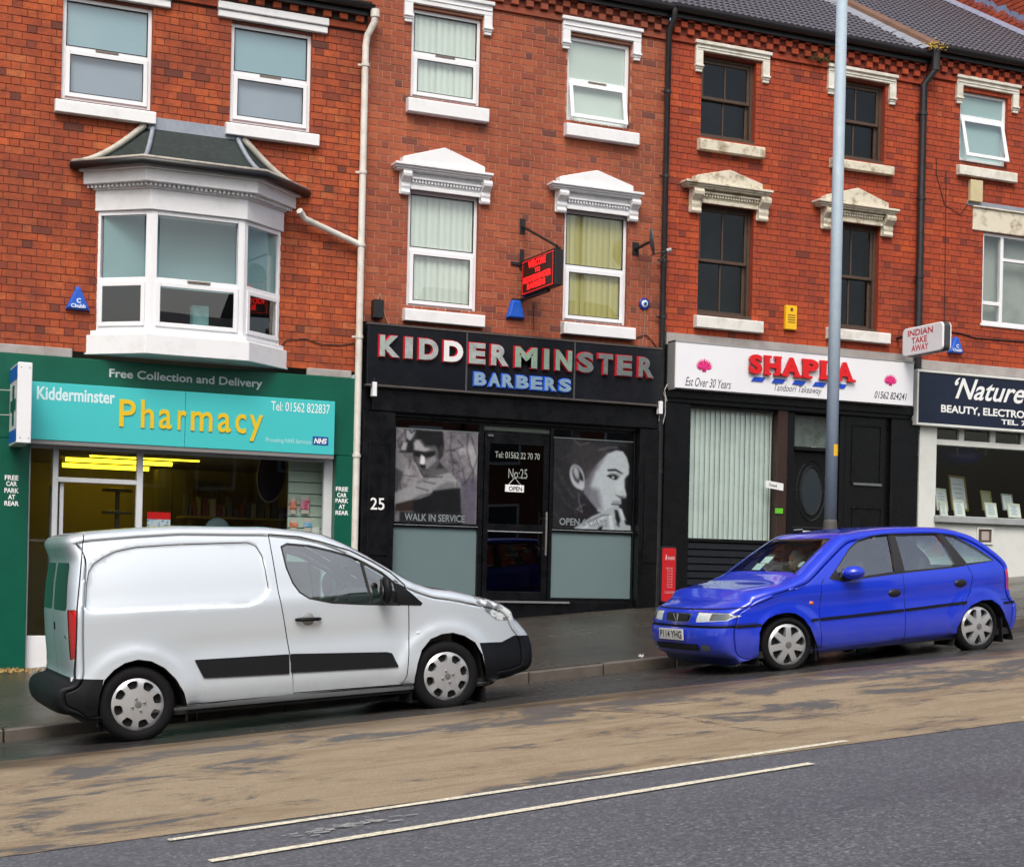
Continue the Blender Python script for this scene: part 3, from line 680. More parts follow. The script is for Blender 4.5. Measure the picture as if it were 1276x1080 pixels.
# ---------------------------------------------------------------- house 2: barbers
h2 = thing('terraced_house', 'red brick house with white pedimented windows above the black barbers shopfront', 'house', (0, 0, 0))
def zmid(x, y): return at(x, y)[1]
TL = rc(512.4, 599.6, 16.5, 127.7); TR = rc(706.6, 785, 50, 156.3); FL = rc(507.5, 595.4, 240, 386); FR = rc(702.3, 781.7, 264.6, 403.8)
tz0 = (TL[2]+TR[2])/2; tz1 = (TL[3]+TR[3])/2; fz0 = (FL[2]+FR[2])/2; fz1 = (FL[3]+FR[3])/2
G2 = 9.77
sT = (zmid(641, 419), zmid(641, 492.8))            # sign top, bottom
holes2 = [(TL[0], TL[1], tz0, tz1), (TR[0], TR[1], tz0, tz1), (FL[0], FL[1], fz0, fz1), (FR[0], FR[1], fz0, fz1)]
wall(h2, X12, X23, sT[0]+.02, G2-.3, holes2, BK_RED, MO_L, 12, jt=.010)
upvc(h2, TL[0], TL[1], tz0, tz1, zmid(556, 71), .05, BLIND_W)
upvc(h2, TR[0], TR[1], tz0, tz1, zmid(746, 104), .05, M('pale_net', (.72, .80, .74), .8), bl='flat', openl=.10)
upvc(h2, FL[0], FL[1], fz0, fz1, zmid(551, 313), .05, BLIND_W, vent=False)
upvc(h2, FR[0], FR[1], fz0, fz1, zmid(742, 334.7), .05, BLIND_C, vent=False)
for a, b, z0, z1 in ((505, 605.6, zmid(555, 147.8), zmid(555, 130.8)), (702.3, 792.9, zmid(747, 176.9), zmid(747, 161.6)), (501, 600.6, zmid(551, 404.8), zmid(551, 389.7)), (698.4, 788, zmid(743, 420.5), zmid(743, 405.8))):
    ym = 150 if z1 > 7 else 400; sill(h2, at(a, ym)[0], at(b, ym)[0], z0, z1+.01, WHITE, .12)
LT = (zmid(749, 29.6), zmid(749, 46.4), zmid(749, 69.5))
for a, b in ((502.5, 612), (700, 797.8)): lintel_drop(h2, at(a, 30)[0], at(b, 30)[0], *LT, WHITE)
def hoods(house, cL, pk, ped, kx, kb, fz, mat):
    Zc = at((cL[0]+cL[1])/2, cL[2], -.2)[1]
    X = [at(v, cL[2], -.2)[0] for v in cL[:2]]; P = [at(v, cL[2]-8, -.15)[0] for v in ped]; K = [at(v, kb, -.08)[0] for v in kx]
    return hood(house, X[0], X[1], Zc, at(pk[0], pk[1], -.15)[1], P[0], P[1], K, at((kx[0]+kx[3])/2, kb, -.08)[1], mat, fz)
hoods(h2, (493.6, 616, 208), (555, 184), (503, 605), (499, 512, 599, 612), 248, fz1+.0, WHITE)
hoods(h2, (689, 803.7, 232.5), (744.5, 212), (698, 790), (693.5, 707, 784, 796.5), 270, fz1+.0, WHITE)
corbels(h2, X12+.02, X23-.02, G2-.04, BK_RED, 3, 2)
gutter(h2, X12, X23, G2, NEARBLACK); roof(h2, X12, X23, G2+.03)
room(h2, X12+.1, X23-.1, fz0-.1, fz1+.1, 3, INT_D); room(h2, X12+.1, X23-.1, tz0-.1, tz1+.1, 3, INT_D)
# ---- black shopfront
Sx0, Sx1 = at(458, 450)[0], at(824, 460)[0]
pB = at(640, 528)[1]
MB().box(X12+.03, X23-.02, -.02, .13, pB, sT[0]-.03).build('shop_beam', BLACKP, h2)
MB().box(Sx0+.05, Sx1-.05, -.10, -.02, sT[1]-.34, sT[1]-.02).box(Sx0, Sx1, -.15, -.02, sT[1]-.05, sT[1]-.02).build('shop_cornice', BLACKP, h2, bevel=.01)
pl1 = at(487, 640)[0]; pr0 = at(791, 640)[0]
for a, b in ((X12+.03, pl1), (pr0, X23-.02)):
    MB().prism(ground_poly(a, b, sT[1]-.35), -.12, .1).box(a+.08, b-.08, -.14, -.12, 1.9, 3.4).build('shop_pilaster', BLACKP, h2, bevel=.01)
zsill = at(640, 748)[1]; zbar = at(545, 654)[1]
b_l0, b_l1, b_d0, b_d1, b_r0, b_r1 = [at(v, 640)[0] for v in (491.5, 599, 602, 685.5, 687.5, 789.5)]
MB().prism(ground_poly(pl1, pr0, zsill), -.03, .13).build('shop_plinth', BLACKP, h2, bevel=.01)
MB().box(pl1, b_d1+.3, -.06, -.031, zsill-.03, zsill-.003).build('door_threshold', M('steel_threshold', (.5, .5, .5), .35, .8), h2)
mb = MB(); fy = .05; ztw = at(640, 531)[1]
for a, b in ((pl1, b_l0), (b_l1-.03, b_d0+.0), (b_d1, b_r0+.02), (b_r1, pr0)): mb.box(a, b, fy-.03, fy+.06, zsill, pB)
mb.box(b_l0, b_r1, fy-.028, fy+.06, ztw, pB); 
for a, b in ((b_l0, b_l1-.03), (b_r0+.02, b_r1)): mb.box(a, b, fy-.025, fy+.06, zbar-.035, zbar+.02); mb.box(a, b, fy-.027, fy+.06, zsill, zsill+.05)
sw = mb.build('shop_window', BLACKP, h2, bevel=.005)
for a, b in ((b_l0, b_l1-.03), (b_r0+.02, b_r1)):
    MB().quad((a, fy+.0, zbar), (b, fy+.0, zbar), (b, fy+.0, ztw), (a, fy+.0, ztw)).build('pane', GLASS, sw)
    MB().quad((a, fy+.01, zsill), (b, fy+.01, zsill), (b, fy+.01, zbar), (a, fy+.01, zbar)).build('frosted_pane', FROST, sw)
    MB().box(a, b, fy-.028, fy-.025, zbar-.01, zbar-.004).build('glazing_bead', M('grey_bead', (.3, .33, .34), .4), sw)
    MB().box(a, b, fy+.002, fy+.01, ztw-.12, ztw-.105).build('blind_rail', MATS['grey_bead'], sw)
# door
zdt = at(643, 541)[1]; mb = MB(); gx0, gx1 = at(609.5, 640)[0], at(678, 640)[0]; gz1 = at(643, 554)[1]; gzm1, gzm0 = at(643, 656)[1], at(643, 661)[1]; gz0 = at(643, 737)[1]
frame = [(b_d0+.02, gx0, zsill, zdt), (gx1, b_d1-.01, zsill, zdt), (gx0, gx1, zsill, gz0), (gx0, gx1, gz1, zdt), (gx0, gx1, gzm0-.03, gzm1+.03)]
for a, b, c, d in frame: mb.box(a, b, fy-.01, fy+.045, c+.004, d)
dr = mb.build('door', BLACKP, h2, bevel=.006)
MB().quad((b_d0, fy+.02, zdt+.03), (b_d1, fy+.02, zdt+.03), (b_d1, fy+.02, ztw), (b_d0, fy+.02, ztw)).build('fanlight', M('green_grey_film', (.12, .15, .12), .3), sw)
B(b_d0, b_d1, fy-.005, fy+.05, zdt+.005, zdt+.04).build('door_head', BLACKP, sw)
for c, d in ((gzm1+.03, gz1), (gz0, gzm0-.03)): MB().quad((gx0, fy+.02, c), (gx1, fy+.02, c), (gx1, fy+.02, d), (gx0, fy+.02, d)).build('pane', GLASS_DK, dr)
B(gx0, gx1, fy-.014, fy-.01, gzm0-.02, gzm0-.008).build('mid_rail_trim', MATS['grey_bead'], dr)
hx = at(679.5, 640)[0]; CH = M('brushed_steel', (.62, .62, .62), .25, 1)
MB().tube([(hx, fy-.09, at(680, 692)[1]), (hx, fy-.09, at(680, 638)[1])], .016, 8).tube([(hx, fy-.09, at(680, 684)[1]), (hx, fy, at(680, 684)[1])], .01, 6).tube([(hx, fy-.09, at(680, 646)[1]), (hx, fy, at(680, 646)[1])], .01, 6).build('door_handle', CH, dr, smooth=40)
B(b_d0+.05, b_d0+.13, fy-.05, fy-.01, zdt-.05, zdt-.02).build('door_closer', CH, dr)
room(h2, X12+.1, X23-.1, .5, pB+.3, 4, INT_D, .2)
# ---------------------------------------------------------------- house 3: takeaway
h3 = thing('terraced_house', 'orange brick house with four dark brown sash windows above the white takeaway sign', 'house', (0, 0, 0))
G3 = 9.79
s3T, s3B = at(990, 439)[1], at(990, 494.3)[1]
STL = rc(873.6, 941.5, 74, 175); STR = rc(1038.7, 1102.4, 104, 199); SFL = rc(870, 938, 257, 395.5); SFR = rc(1035, 1094.5, 277, 409.4)
z3t = ((STL[2]+STR[2])/2, (STL[3]+STR[3])/2+.02); z3f = ((SFL[2]+SFR[2])/2, (SFL[3]+SFR[3])/2)
holes3 = [(STL[0], STL[1], *z3t), (STR[0], STR[1], *z3t), (SFL[0], SFL[1], *z3f), (SFR[0], SFR[1], *z3f)]
wall(h3, X23, X34, s3T+.12, G3-.32, holes3, BK_OR2, MO_D, 13)
B(X23+.05, X34-.02, -.02, .02, s3T-.05, s3T+.12).build('cement_band', GREYSTONE, h3)
def sash(house, X0, X1, Z0, Z1):
    y = .10; zm = (Z0+Z1)/2; xm = (X0+X1)/2
    mb = MB(); frame_rect(mb, X0, X1, Z0, Z1, .045, y-.02, y+.12); w_ = mb.build('window', BROWNWOOD, house, bevel=.004)
    for (c, d, yy) in ((zm-.02, Z1-.045, y), (Z0+.045, zm+.02, y+.045)):
        m2 = MB(); frame_rect(m2, X0+.045, X1-.045, c, d, .045, yy, yy+.04); m2.box(xm-.012, xm+.012, yy+.005, yy+.035, c+.045, d-.045)
        s_ = m2.build('sash', BROWNWOOD, w_, bevel=.003)
        for a, b in ((X0+.09, xm-.012), (xm+.012, X1-.09)):
            MB().quad((a, yy+.02, c+.045), (b, yy+.02, c+.045), (b, yy+.02, d-.045), (a, yy+.02, d-.045)).build('pane', GLASS_OLD, w_)
    B(X0, X1, y+.3, y+.31, Z0, Z1).build('curtain', M('dark_curtain', (.010, .016, .022), .9, dirt=.8, dirtcol=(.035, .045, .05), dscale=2), w_)
    B(X0-.0, X1+.0, .0, y-.02, Z0-.0, Z0+.03).build('timber_sill', BROWNWOOD, w_)
for h_ in holes3: sash(h3, *h_)
for a, b, yt, yb in ((868, 949, 179.8, 193.4), (1032.7, 1109.5, 203.8, 214.9), (863.6, 946.9, 397.6, 412.3), (1028.4, 1105, 412.6, 426)):
    r_ = rc(a, b, yt, yb); sill(h3, r_[0], r_[1], r_[2], r_[3]+.01, CREAM if yt < 300 else M('chipped_white_paint', (.72, .72, .68), .6, dirt=.5, dirtcol=(.3, .26, .2), dscale=6, bump=.3), .11)
LT3 = (at(911, 59)[1], at(911, 71)[1], at(911, 97.5)[1])
for a, b in ((865.4, 957), (1030.9, 1114.9)): lintel_drop(h3, at(a, 70)[0], at(b, 100)[0], *LT3, M('stained_white_paint', (.74, .73, .66), .6, dirt=.6, dirtcol=(.3, .24, .14), dscale=5, bump=.3))
hoods(h3, (855.8, 964.8, 230), (905.8, 211), (868, 951), (861, 875, 945, 958.7), 270, z3f[1], CREAM)
hoods(h3, (1020.9, 1122, 254), (1070, 234), (1030, 1108), (1025.5, 1038, 1100.6, 1113.8), 290, z3f[1], CREAM)
corbels(h3, X23+.02, X34-.02, G3-.05, BK_OR2, 3, 3)
gutter(h3, X23, X34, G3, NEARBLACK); roof(h3, X23, X34, G3+.03)
room(h3, X23+.1, X34-.1, z3f[0]-.1, z3f[1]+.1, 2, INT_D, .3); room(h3, X23+.1, X34-.1, z3t[0]-.1, z3t[1]+.1, 2, INT_D, .3)
# verge between the two roofs, mortar fillet and moss
sa, ca = math.sin(math.radians(31)), math.cos(math.radians(31))
def up(x, d, l): return (x, -.16+d*ca-l*sa, G3+.03+d*sa+l*ca)
MB().add([up(X34-.12, 0, .0), up(X34+.06, 0, .0), up(X34+.06, 5.2, .0), up(X34-.12, 5.2, .0), up(X34-.06, 0, .15), up(X34+.06, 0, .18), up(X34+.06, 5.2, .18), up(X34-.06, 5.2, .15)],
         [(4, 5, 6, 7), (0, 4, 7, 3), (0, 1, 5, 4), (1, 2, 6, 5)]).build('verge', M('brown_verge', (.16, .085, .055), .85, dirt=.6, dirtcol=(.07, .05, .04), bump=.4), h3)
mb = MB(); random.seed(2)
for i in range(60):
    d0 = i*.087; wv = random.uniform(.07, .13)
    mb.add([up(X34-.12-wv, d0, .035), up(X34-.05, d0, .11), up(X34-.05, d0+.09, .11), up(X34-.12-wv*random.uniform(.7, 1.2), d0+.09, .04)], [(0, 1, 2, 3)])
mb.build('mortar_fillet', M('pale_mortar_fillet', (.24, .26, .30), .8, dirt=.6, dirtcol=(.1, .1, .11), dscale=12), h3)
# ---- black takeaway shopfront
a0 = X23+.02; a1 = X34-.03; zf = s3B
wx0, wx1, dx0, dx1 = at(856, 600)[0], at(966, 600)[0], at(988, 600)[0], at(1048, 600)[0]
wz0, wz1 = at(911, 672)[1], at(911, 509)[1]
MB().box(a0, a1, -.06, .12, wz1+.02, s3T-.06).box(a0+.02, a1-.02, -.10, -.06, s3B-.16, s3B-.02).build('shop_beam', BLACKP, h3, bevel=.01)
mb = MB()
mb.prism(ground_poly(a0, wx0, wz1+.019), -.08, .12); mb.build('shop_pilaster', BLACKP, h3, bevel=.01)
MB().prism(ground_poly(at(1098, 600)[0]+.12, a1, wz1+.019), -.08, .12).build('shop_pilaster', BLACKP, h3, bevel=.01)
wd_ = M('dark_brown_wood', (.035, .014, .009), .45, dirt=.5, dirtcol=(.012, .008, .006))
MB().box(wx1, wx1+.17, -.05, .12, wz0-.02, wz1+.019).build('window_post', wd_, h3, bevel=.006)
sw3 = B(wx0, wx1, -.06, .1, wz0-.05, wz0).build('shop_window', BLACKP, h3, bevel=.006); B(wx0, wx1, .02, .1, wz1-.03, wz1+.018).build('window_head', BLACKP, sw3)
MB().quad((wx0, .03, wz0), (wx1, .03, wz0), (wx1, .03, wz1-.03), (wx0, .03, wz1-.03)).build('pane', GLASS_SHOP, sw3)
blind(sw3, wx0+.01, wx1-.01, wz0, wz1-.02, .10, BLIND_G, .085, .25)
# boards under the window
zb_, i = wz0-.05, 0
while zb_ > z_base(wx1)-.05 and i < 12:
    MB().add([(wx0, -.05, zb_-.1), (wx1+.17, -.05, zb_-.1), (wx1+.17, .05, zb_-.1), (wx0, .05, zb_-.1), (wx0, -.025, zb_-.008), (wx1+.17, -.025, zb_-.008), (wx1+.17, .05, zb_-.008), (wx0, .05, zb_-.008)],
             [(0, 3, 2, 1), (4, 5, 6, 7), (0, 1, 5, 4), (1, 2, 6, 5), (2, 3, 7, 6), (3, 0, 4, 7)]).build('board', BLACKP, h3, bevel=.003); zb_ -= .105; i += 1
# door with oval glass
dy = .16; dz1 = at(1010, 562)[1]; dz0 = z_base(dx0)+.12
dr3 = MB().box(dx0+.03, dx1-.03, dy, dy+.05, dz0, dz1).build('door', BLACKP, h3, bevel=.004)
mb = MB(); mb.box(wx1+.17, dx0+.03, .02, dy+.08, dz0-.2, wz1+.018); mb.box(dx1-.03, dx1+.06, -.0, dy+.08, dz0-.2, wz1+.018); mb.box(dx0+.03, dx1-.03, .0, dy+.06, dz1+.005, dz1+.06); mb.build('door_frame', BLACKP, h3, bevel=.006)
MB().box(dx0, dx1, -.1, dy+.1, dz0-.25, dz0-.005).build('door_step', M('dark_step', (.06, .055, .05), .7), h3)
MB().quad((dx0+.03, dy, dz1+.06), (dx1-.03, dy, dz1+.06), (dx1-.03, dy, wz1), (dx0+.03, dy, wz1)).build('fanlight', M('mottled_fanlight', (.13, .16, .15), .25, dirt=.9, dirtcol=(.03, .05, .03), dscale=5), dr3)
ocx = (dx0+dx1)/2; ocz = at(1015, 611)[1]
def ring(mb, cx, cz, ra, rb, wd, y0, y1, seg=32, a0=0, a1=math.tau):
    n = seg; vs = []
    for k in range(n+1):
        a = a0+(a1-a0)*k/n; c, s_ = math.cos(a), math.sin(a)
        vs += [(cx+ra*c, y1, cz+rb*s_), (cx+(ra-wd/2)*c, y0, cz+(rb-wd/2)*s_), (cx+(ra-wd)*c, y1, cz+(rb-wd)*s_)]
    mb.add(vs, [(3*k, 3*k+3, 3*k+4, 3*k+1) for k in range(n)]+[(3*k+1, 3*k+4, 3*k+5, 3*k+2) for k in range(n)])
mb = MB(); ring(mb, ocx, ocz, .20, .38, .035, dy-.025, dy-.0); ring(mb, ocx, ocz, .27, .46, .02, dy-.018, dy-.0)
for c in (ocz+.60, ocz-.56): mb.box(dx0+.1, dx1-.1, dy-.015, dy-.0, c, c+.015)
mb.box(dx0+.1, dx0+.27, dy-.012, dy, ocz+.0, ocz+.012); mb.box(dx1-.27, dx1-.1, dy-.012, dy, ocz, ocz+.012)
mb.build('door_moulding', M('black_trim_gloss', (.03, .033, .036), .15), dr3)
MB().disc((ocx, dy-.004, ocz), (1, 0, 0), (0, 0, 1), .168, .345, 32).build('oval_glass', M('door_glass', (.02, .03, .04), .06), dr3)
B(ocx-.13, ocx+.13, dy-.012, dy, ocz-.66, ocz-.60).build('letterbox', M('letterbox_white', (.65, .68, .68), .35), dr3, bevel=.003)
B(ocx-.025, ocx+.05, dy-.04, dy, ocz+.62, ocz+.68).build('door_knocker', CH, dr3, bevel=.01)
MB().tube([(dx0+.1, dy-.05, ocz-.6), (dx0+.26, dy-.05, ocz-.585)], .012, 8).build('door_handle', CH, dr3)
# panelled bay right of the door
q0, q1 = dx1+.06, at(1098, 600)[0]+.12
MB().prism(ground_poly(q0, q1, wz1+.019), -.0, .12).build('side_panel', BLACKP, h3)
def panel_mould(par, X0, X1, Z0, Z1, y, mat):
    mb = MB(); frame_rect(mb, X0, X1, Z0, Z1, .025, y-.02, y); return mb.build('panel_moulding', mat, par, bevel=.006)
r_ = rc(1061, 1098, 530, 605); panel_mould(h3, r_[0], r_[1], r_[2], r_[3], 0, BLACKP); r_ = rc(1061, 1098, 632, 690); panel_mould(h3, r_[0], r_[1], r_[2], r_[3], 0, BLACKP)
B(*rc(1062, 1097, 602, 606)[:2], -.035, -.02, *rc(1062, 1097, 602, 605)[2:]).build('panel_ledge', M('pale_edge', (.12, .13, .14), .4), h3)  # bottom ledge of the moulding, paler than the black panel
room(h3, X23+.1, X34-.1, 1.0, wz1+.3, 2.5, INT_D, .25)
# ---------------------------------------------------------------- house 4: beauty salon
h4 = thing('terraced_house', 'orange brick house at the right edge above the white beauty salon shopfront', 'house', (0, 0, 0))
G4 = 9.93
T4 = rc(1196, 1255, 117, 204); s4T = at(1205, 463.5)[1]
l4 = rc(1211.3, 1300, 264, 290); w4 = rc(1223.9, 1330, 289, 411); w4z0, w4z1 = at(1228, 403)[1], at(1228, 253)[1]
w4z1 = at(1228, 289)[1]; l4z1, l4z0 = at(1214, 259)[1], at(1214, 287)[1]
holes4 = [tuple(T4), (w4[0], w4[0]+1.5, w4z0, w4z1)]
wall(h4, X34, X45, s4T+.12, G4-.3, holes4, BK_OR2, MO_D, 14)
upvc(h4, T4[0], T4[1], T4[2], T4[3], at(1225, 148)[1], .05, M('pale_aqua_curtain', (.42, .58, .60), .8), bl='flat', openl=.16, vent=False)
lintel_drop(h4, at(1190.6, 100)[0], at(1267.8, 110)[0], at(1229, 101)[1], at(1229, 113)[1], at(1229, 136)[1], MATS['stained_white_paint'])
r_ = rc(1191, 1263, 211, 224); sill(h4, r_[0], r_[1], r_[2], r_[3], MATS['stained_white_paint'], .1)
MB().box(l4[0], l4[0]+1.75, -.03, .02, l4z0, l4z1).box(l4[0]-.02, l4[0]+1.8, -.06, .02, l4z1, l4z1+.025).build('lintel', CREAM, h4, bevel=.008)
MB().box(l4[0]-.12, l4[0]+1.8, -.02, .01, l4z1+.026, l4z1+.10).build('lead_flashing', LEAD, h4)
mb = MB(); a, b, c, d = holes4[1]; frame_rect(mb, a, b, c, d, .05, .03, .1); m1 = a+.38
mb.box(m1, m1+.06, .031, .1, c+.05, d-.05); mb.box(a+.05, m1, .032, .1, c+.30, c+.36); mb.box(m1+.06, b-.05, .032, .1, d-.42, d-.37)
ww = mb.build('window', WHITE_UPVC, h4, bevel=.005)
for p in ((a+.05, m1, c+.36, d-.05), (a+.05, m1, c+.05, c+.30), (m1+.06, b-.05, c+.05, d-.42), (m1+.06, b-.05, d-.37, d-.05)):
    MB().quad((p[0], .06, p[2]), (p[1], .06, p[2]), (p[1], .06, p[3]), (p[0], .06, p[3])).build('pane', GLASS, ww)
B(a, b, .2, .21, c, d).build('curtain', M('grey_curtain', (.42, .44, .42), .85, dirt=.7, dirtcol=(.2, .22, .2), dscale=1.5), ww)
MB().box(a-.03, b+.03, -.03, .06, c-.045, c-.002).build('sill', WHITE_UPVC, h4, bevel=.005)
corbels(h4, X34+.02, X45, G4-.05, BK_OR2, 3, 4); gutter(h4, X34+.02, X45+.3, G4, NEARBLACK); roof(h4, X34+.06, X45+.1, G4+.03)
room(h4, X34+.1, X45-.1, w4z0-.1, w4z1+.1, 2, INT_D, .25); room(h4, X34+.1, X45-.1, T4[2]-.1, T4[3]+.1, 2, INT_D, .25)
B(X34+.02, X45, -.05, .02, s4T-.03, s4T+.12).build('cement_band', GREYSTONE, h4, bevel=.01)
s4B = at(1144, 523)[1]
PW = M('white_shop_paint', (.66, .69, .66), .5, dirt=.4, dirtcol=(.42, .42, .34), dscale=2)
p1x = at(1163, 600)[0]; z40, z41 = at(1165, 642)[1], at(1165, 554)[1]
MB().prism(ground_poly(X34, p1x, s4B), -.07, .12).build('shop_pilaster', PW, h4, bevel=.01)
MB().box(p1x, X45, -.04, .12, at(1165, 532)[1], s4B).build('shop_beam', PW, h4)
B(p1x, X45, -.02, .1, z41, z41+.09).build('transom', PW, h4, bevel=.006)
sw4 = B(p1x, p1x+.04, -.015, .1, z41+.09, at(1165, 532)[1]).build('shop_window', PW, h4)
for k in range(5): B(p1x+.52+k*.62-.05, p1x+.52+k*.62+.05, -.015, .1, z41+.09, at(1165, 532)[1]).build('mullion', PW, sw4, bevel=.005)
MB().quad((p1x, .03, z40), (X45, .03, z40), (X45, .03, z41), (p1x, .03, z41)).build('pane', GLASS_SHOP, sw4)
MB().quad((p1x, .03, z41+.09), (X45, .03, z41+.09), (X45, .03, at(1165, 532)[1]), (p1x, .03, at(1165, 532)[1])).build('pane', GLASS_DK, sw4)
B(p1x-.03, X45, -.13, .1, z40-.11, z40-.0).build('shop_sill', M('grey_painted_sill', (.34, .37, .38), .5, dirt=.4), h4, bevel=.012)
MB().prism(ground_poly(p1x, X45, z40-.111), -.05, .12).build('stall_riser', PW, h4)
room(h4, X34+.1, X45, z40-.05, s4B+.1, 2.2, INT_D, .13)
r_ = rc(1213.5, 1234, 657, 678); ab = MB(); frame_rect(ab, r_[0], r_[1], r_[2], r_[3], .03, -.075, -.051); ab = ab.build('air_brick_frame', PW, h4)
ab2 = MB().box(r_[0]+.03, r_[1]-.03, -.056, -.051, r_[2]+.03, r_[3]-.03); ab2.build('air_brick', M('vent_brown_dark', (.09, .06, .045), .8), h4)
r2 = rc(1220, 1229, 662, 673); B(r2[0], r2[1], -.062, -.057, r2[2], r2[3]).build('vent_cover', M('vent_grey', (.4, .36, .33), .7), h4)
# taller neighbour beyond
h5 = thing('terraced_house', 'taller brick gable beyond the tiled roofs at the top right corner', 'house', (X45, 0, 0))
w5 = MB().box(X45+.35, X45+5, -.0, 9, 1.5, 16).build('wall', M('gable_mortar', (.14, .04, .025), .9), h5)
mb = MB(); tn = []; rnd = random.Random(4)
for r in range(60):
    z0 = 9.9+r*.0925; y = -(.12 if r % 2 else 0)
    while y < 6:
        mb.add([(X45+.349, y+.22, z0), (X45+.349, y, z0), (X45+.349, y, z0+.083), (X45+.349, y+.22, z0+.083), (X45+.341, y+.216, z0+.004), (X45+.341, y+.004, z0+.004), (X45+.341, y+.004, z0+.079), (X45+.341, y+.216, z0+.079)],
               [(4, 5, 6, 7), (0, 1, 5, 4), (1, 2, 6, 5), (2, 3, 7, 6), (3, 0, 4, 7)]); tn += [rnd.uniform(.3, .9)]*5; y += .23
o = mb.build('brickwork', BK_OR2, w5); tag(o, kind='stuff'); t_ = o.data.attributes.new('tone', 'FLOAT', 'FACE'); t_.data.foreach_set('value', tn)
def up4(x, d, l): return (x, -.16+d*ca-l*sa, G4+.03+d*sa+l*ca)
mb = MB()
for i in range(24):
    d0, d1 = i*.22, (i+1)*.22; j = .05*math.sin(i*2.3)
    mb.add([up4(X45-.02, d0, .05), up4(X45+.36, d0, .07), up4(X45+.36, d1, .07), up4(X45-.02, d1, .05), up4(X45+.33, d0, .30+j), up4(X45+.33, d1, .30-j)], [(0, 1, 2, 3), (1, 4, 5, 2)])
mb.build('lead_flashing', M('stepped_lead', (.24, .28, .40), .5, dirt=.6, dirtcol=(.42, .45, .55), dscale=8), h4)
#@@SIGNS
#@@CARS
# ================================================================ signs and small things on the walls
import numpy as np
def atX(px, py, X):
    v = vd + vr*((px-PX)/FPX) - vu*((py-PY)/FPX); p = CAM + v*((X-CAM.x)/v.x); return p.y, p.z
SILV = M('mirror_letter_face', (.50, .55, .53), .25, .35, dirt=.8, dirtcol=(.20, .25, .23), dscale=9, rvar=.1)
SILVW = M('bright_reflection_face', (.85, .87, .87), .25, .2)
DKL = M('dark_reflection_face', (.16, .185, .18), .3, .3, dirt=.8, dirtcol=(.26, .29, .28), dscale=14)  # reflections on the silver letters painted in as bright, dark and green faces
GRNM = M('green_reflection_face', (.33, .46, .36), .25, .3, dirt=.6, dirtcol=(.16, .2, .16), dscale=12)
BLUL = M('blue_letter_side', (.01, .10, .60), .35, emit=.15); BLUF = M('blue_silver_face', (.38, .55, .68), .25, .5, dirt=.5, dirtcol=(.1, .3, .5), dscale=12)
REDL = M('red_letter_side', (.55, .01, .025), .35)
def letters(parent, word, Y, Zb, Zt, spans, mats_of, depth=.05, bold=.05, y0=.0):
    for i, (ch, a, b) in enumerate(zip(word, [s[0] for s in spans], [s[1] for s in spans])):
        mb = MB(); lettering(mb, ch, wallframe(Y), a-.012, b+.012, Zb-.012, Zt+.012, y0, y0+depth*.5, bold=bold+.03, mi=1); lettering(mb, ch, wallframe(Y), a, b, Zb, Zt, y0, y0+depth, bold=bold)
        mb.build('letter', mats_of(i, ch), parent)
# --- barbers sign
t = thing('shop_sign', 'black glossy sign board with raised silver letters reading KIDDERMINSTER BARBERS', 'sign', (Sx0, -.12, sT[1]))
SB = M('black_sign_gloss', (.010, .012, .016), .08, dirt=.15, dirtcol=(.05, .05, .055)); SB_EDGE = M('sign_edge_trim', (.07, .06, .055), .5, dirt=.6, dirtcol=(.02, .02, .02), dscale=12)
j1, j2 = at(581.6, 440, -.19)[0], at(716, 450, -.19)[0]; bx0, bx1 = at(458, 440, -.19)[0], at(824, 460, -.19)[0]
zb, ztp = at(641, 491, -.19)[1], at(641, 420, -.19)[1]
for a, b in ((bx0, j1-.012), (j1+.012, j2-.012), (j2+.012, bx1)): B(a, b, -.19, -.13, zb, ztp).build('panel', SB, t, bevel=.004)
MB().box(bx0-.01, bx1+.01, -.20, -.1, ztp+.001, ztp+.03).build('top_trim', SB_EDGE, t, bevel=.004); MB().box(bx0-.01, bx1+.01, -.20, -.1, zb-.03, zb-.001).build('bottom_trim', SB_EDGE, t, bevel=.004)
for x in (j1, j2): B(x-.0115, x+.0115, -.196, -.13, zb, ztp).build('joint_strip', M('joint_grey', (.06, .065, .07), .4), t)
SPX = [(472, 498), (503.5, 514), (521, 546), (552, 577), (583.5, 605), (611, 634), (641, 669.5), (677, 684.5), (691.5, 713), (719, 740), (745, 764), (768, 788), (795, 815)]
sp = [(at(a+1, 440, -.235)[0], at(b, 440, -.235)[0]) for a, b in SPX]
zk0, zk1 = at(641, 457, -.235)[1], at(641, 431.5, -.235)[1]
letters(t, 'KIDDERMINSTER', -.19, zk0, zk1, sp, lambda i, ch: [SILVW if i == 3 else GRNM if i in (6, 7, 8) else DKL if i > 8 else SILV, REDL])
bs = [(591, 606), (609, 623.5), (626, 640.5), (643.5, 659), (661.5, 676), (679, 694), (697, 712)]
letters(t, 'BARBERS', -.19, at(651, 484, -.22)[1], at(651, 468, -.22)[1], [(at(a, 475, -.22)[0], at(b, 475, -.22)[0]) for a, b in bs], lambda i, ch: [BLUF, BLUL], .03)
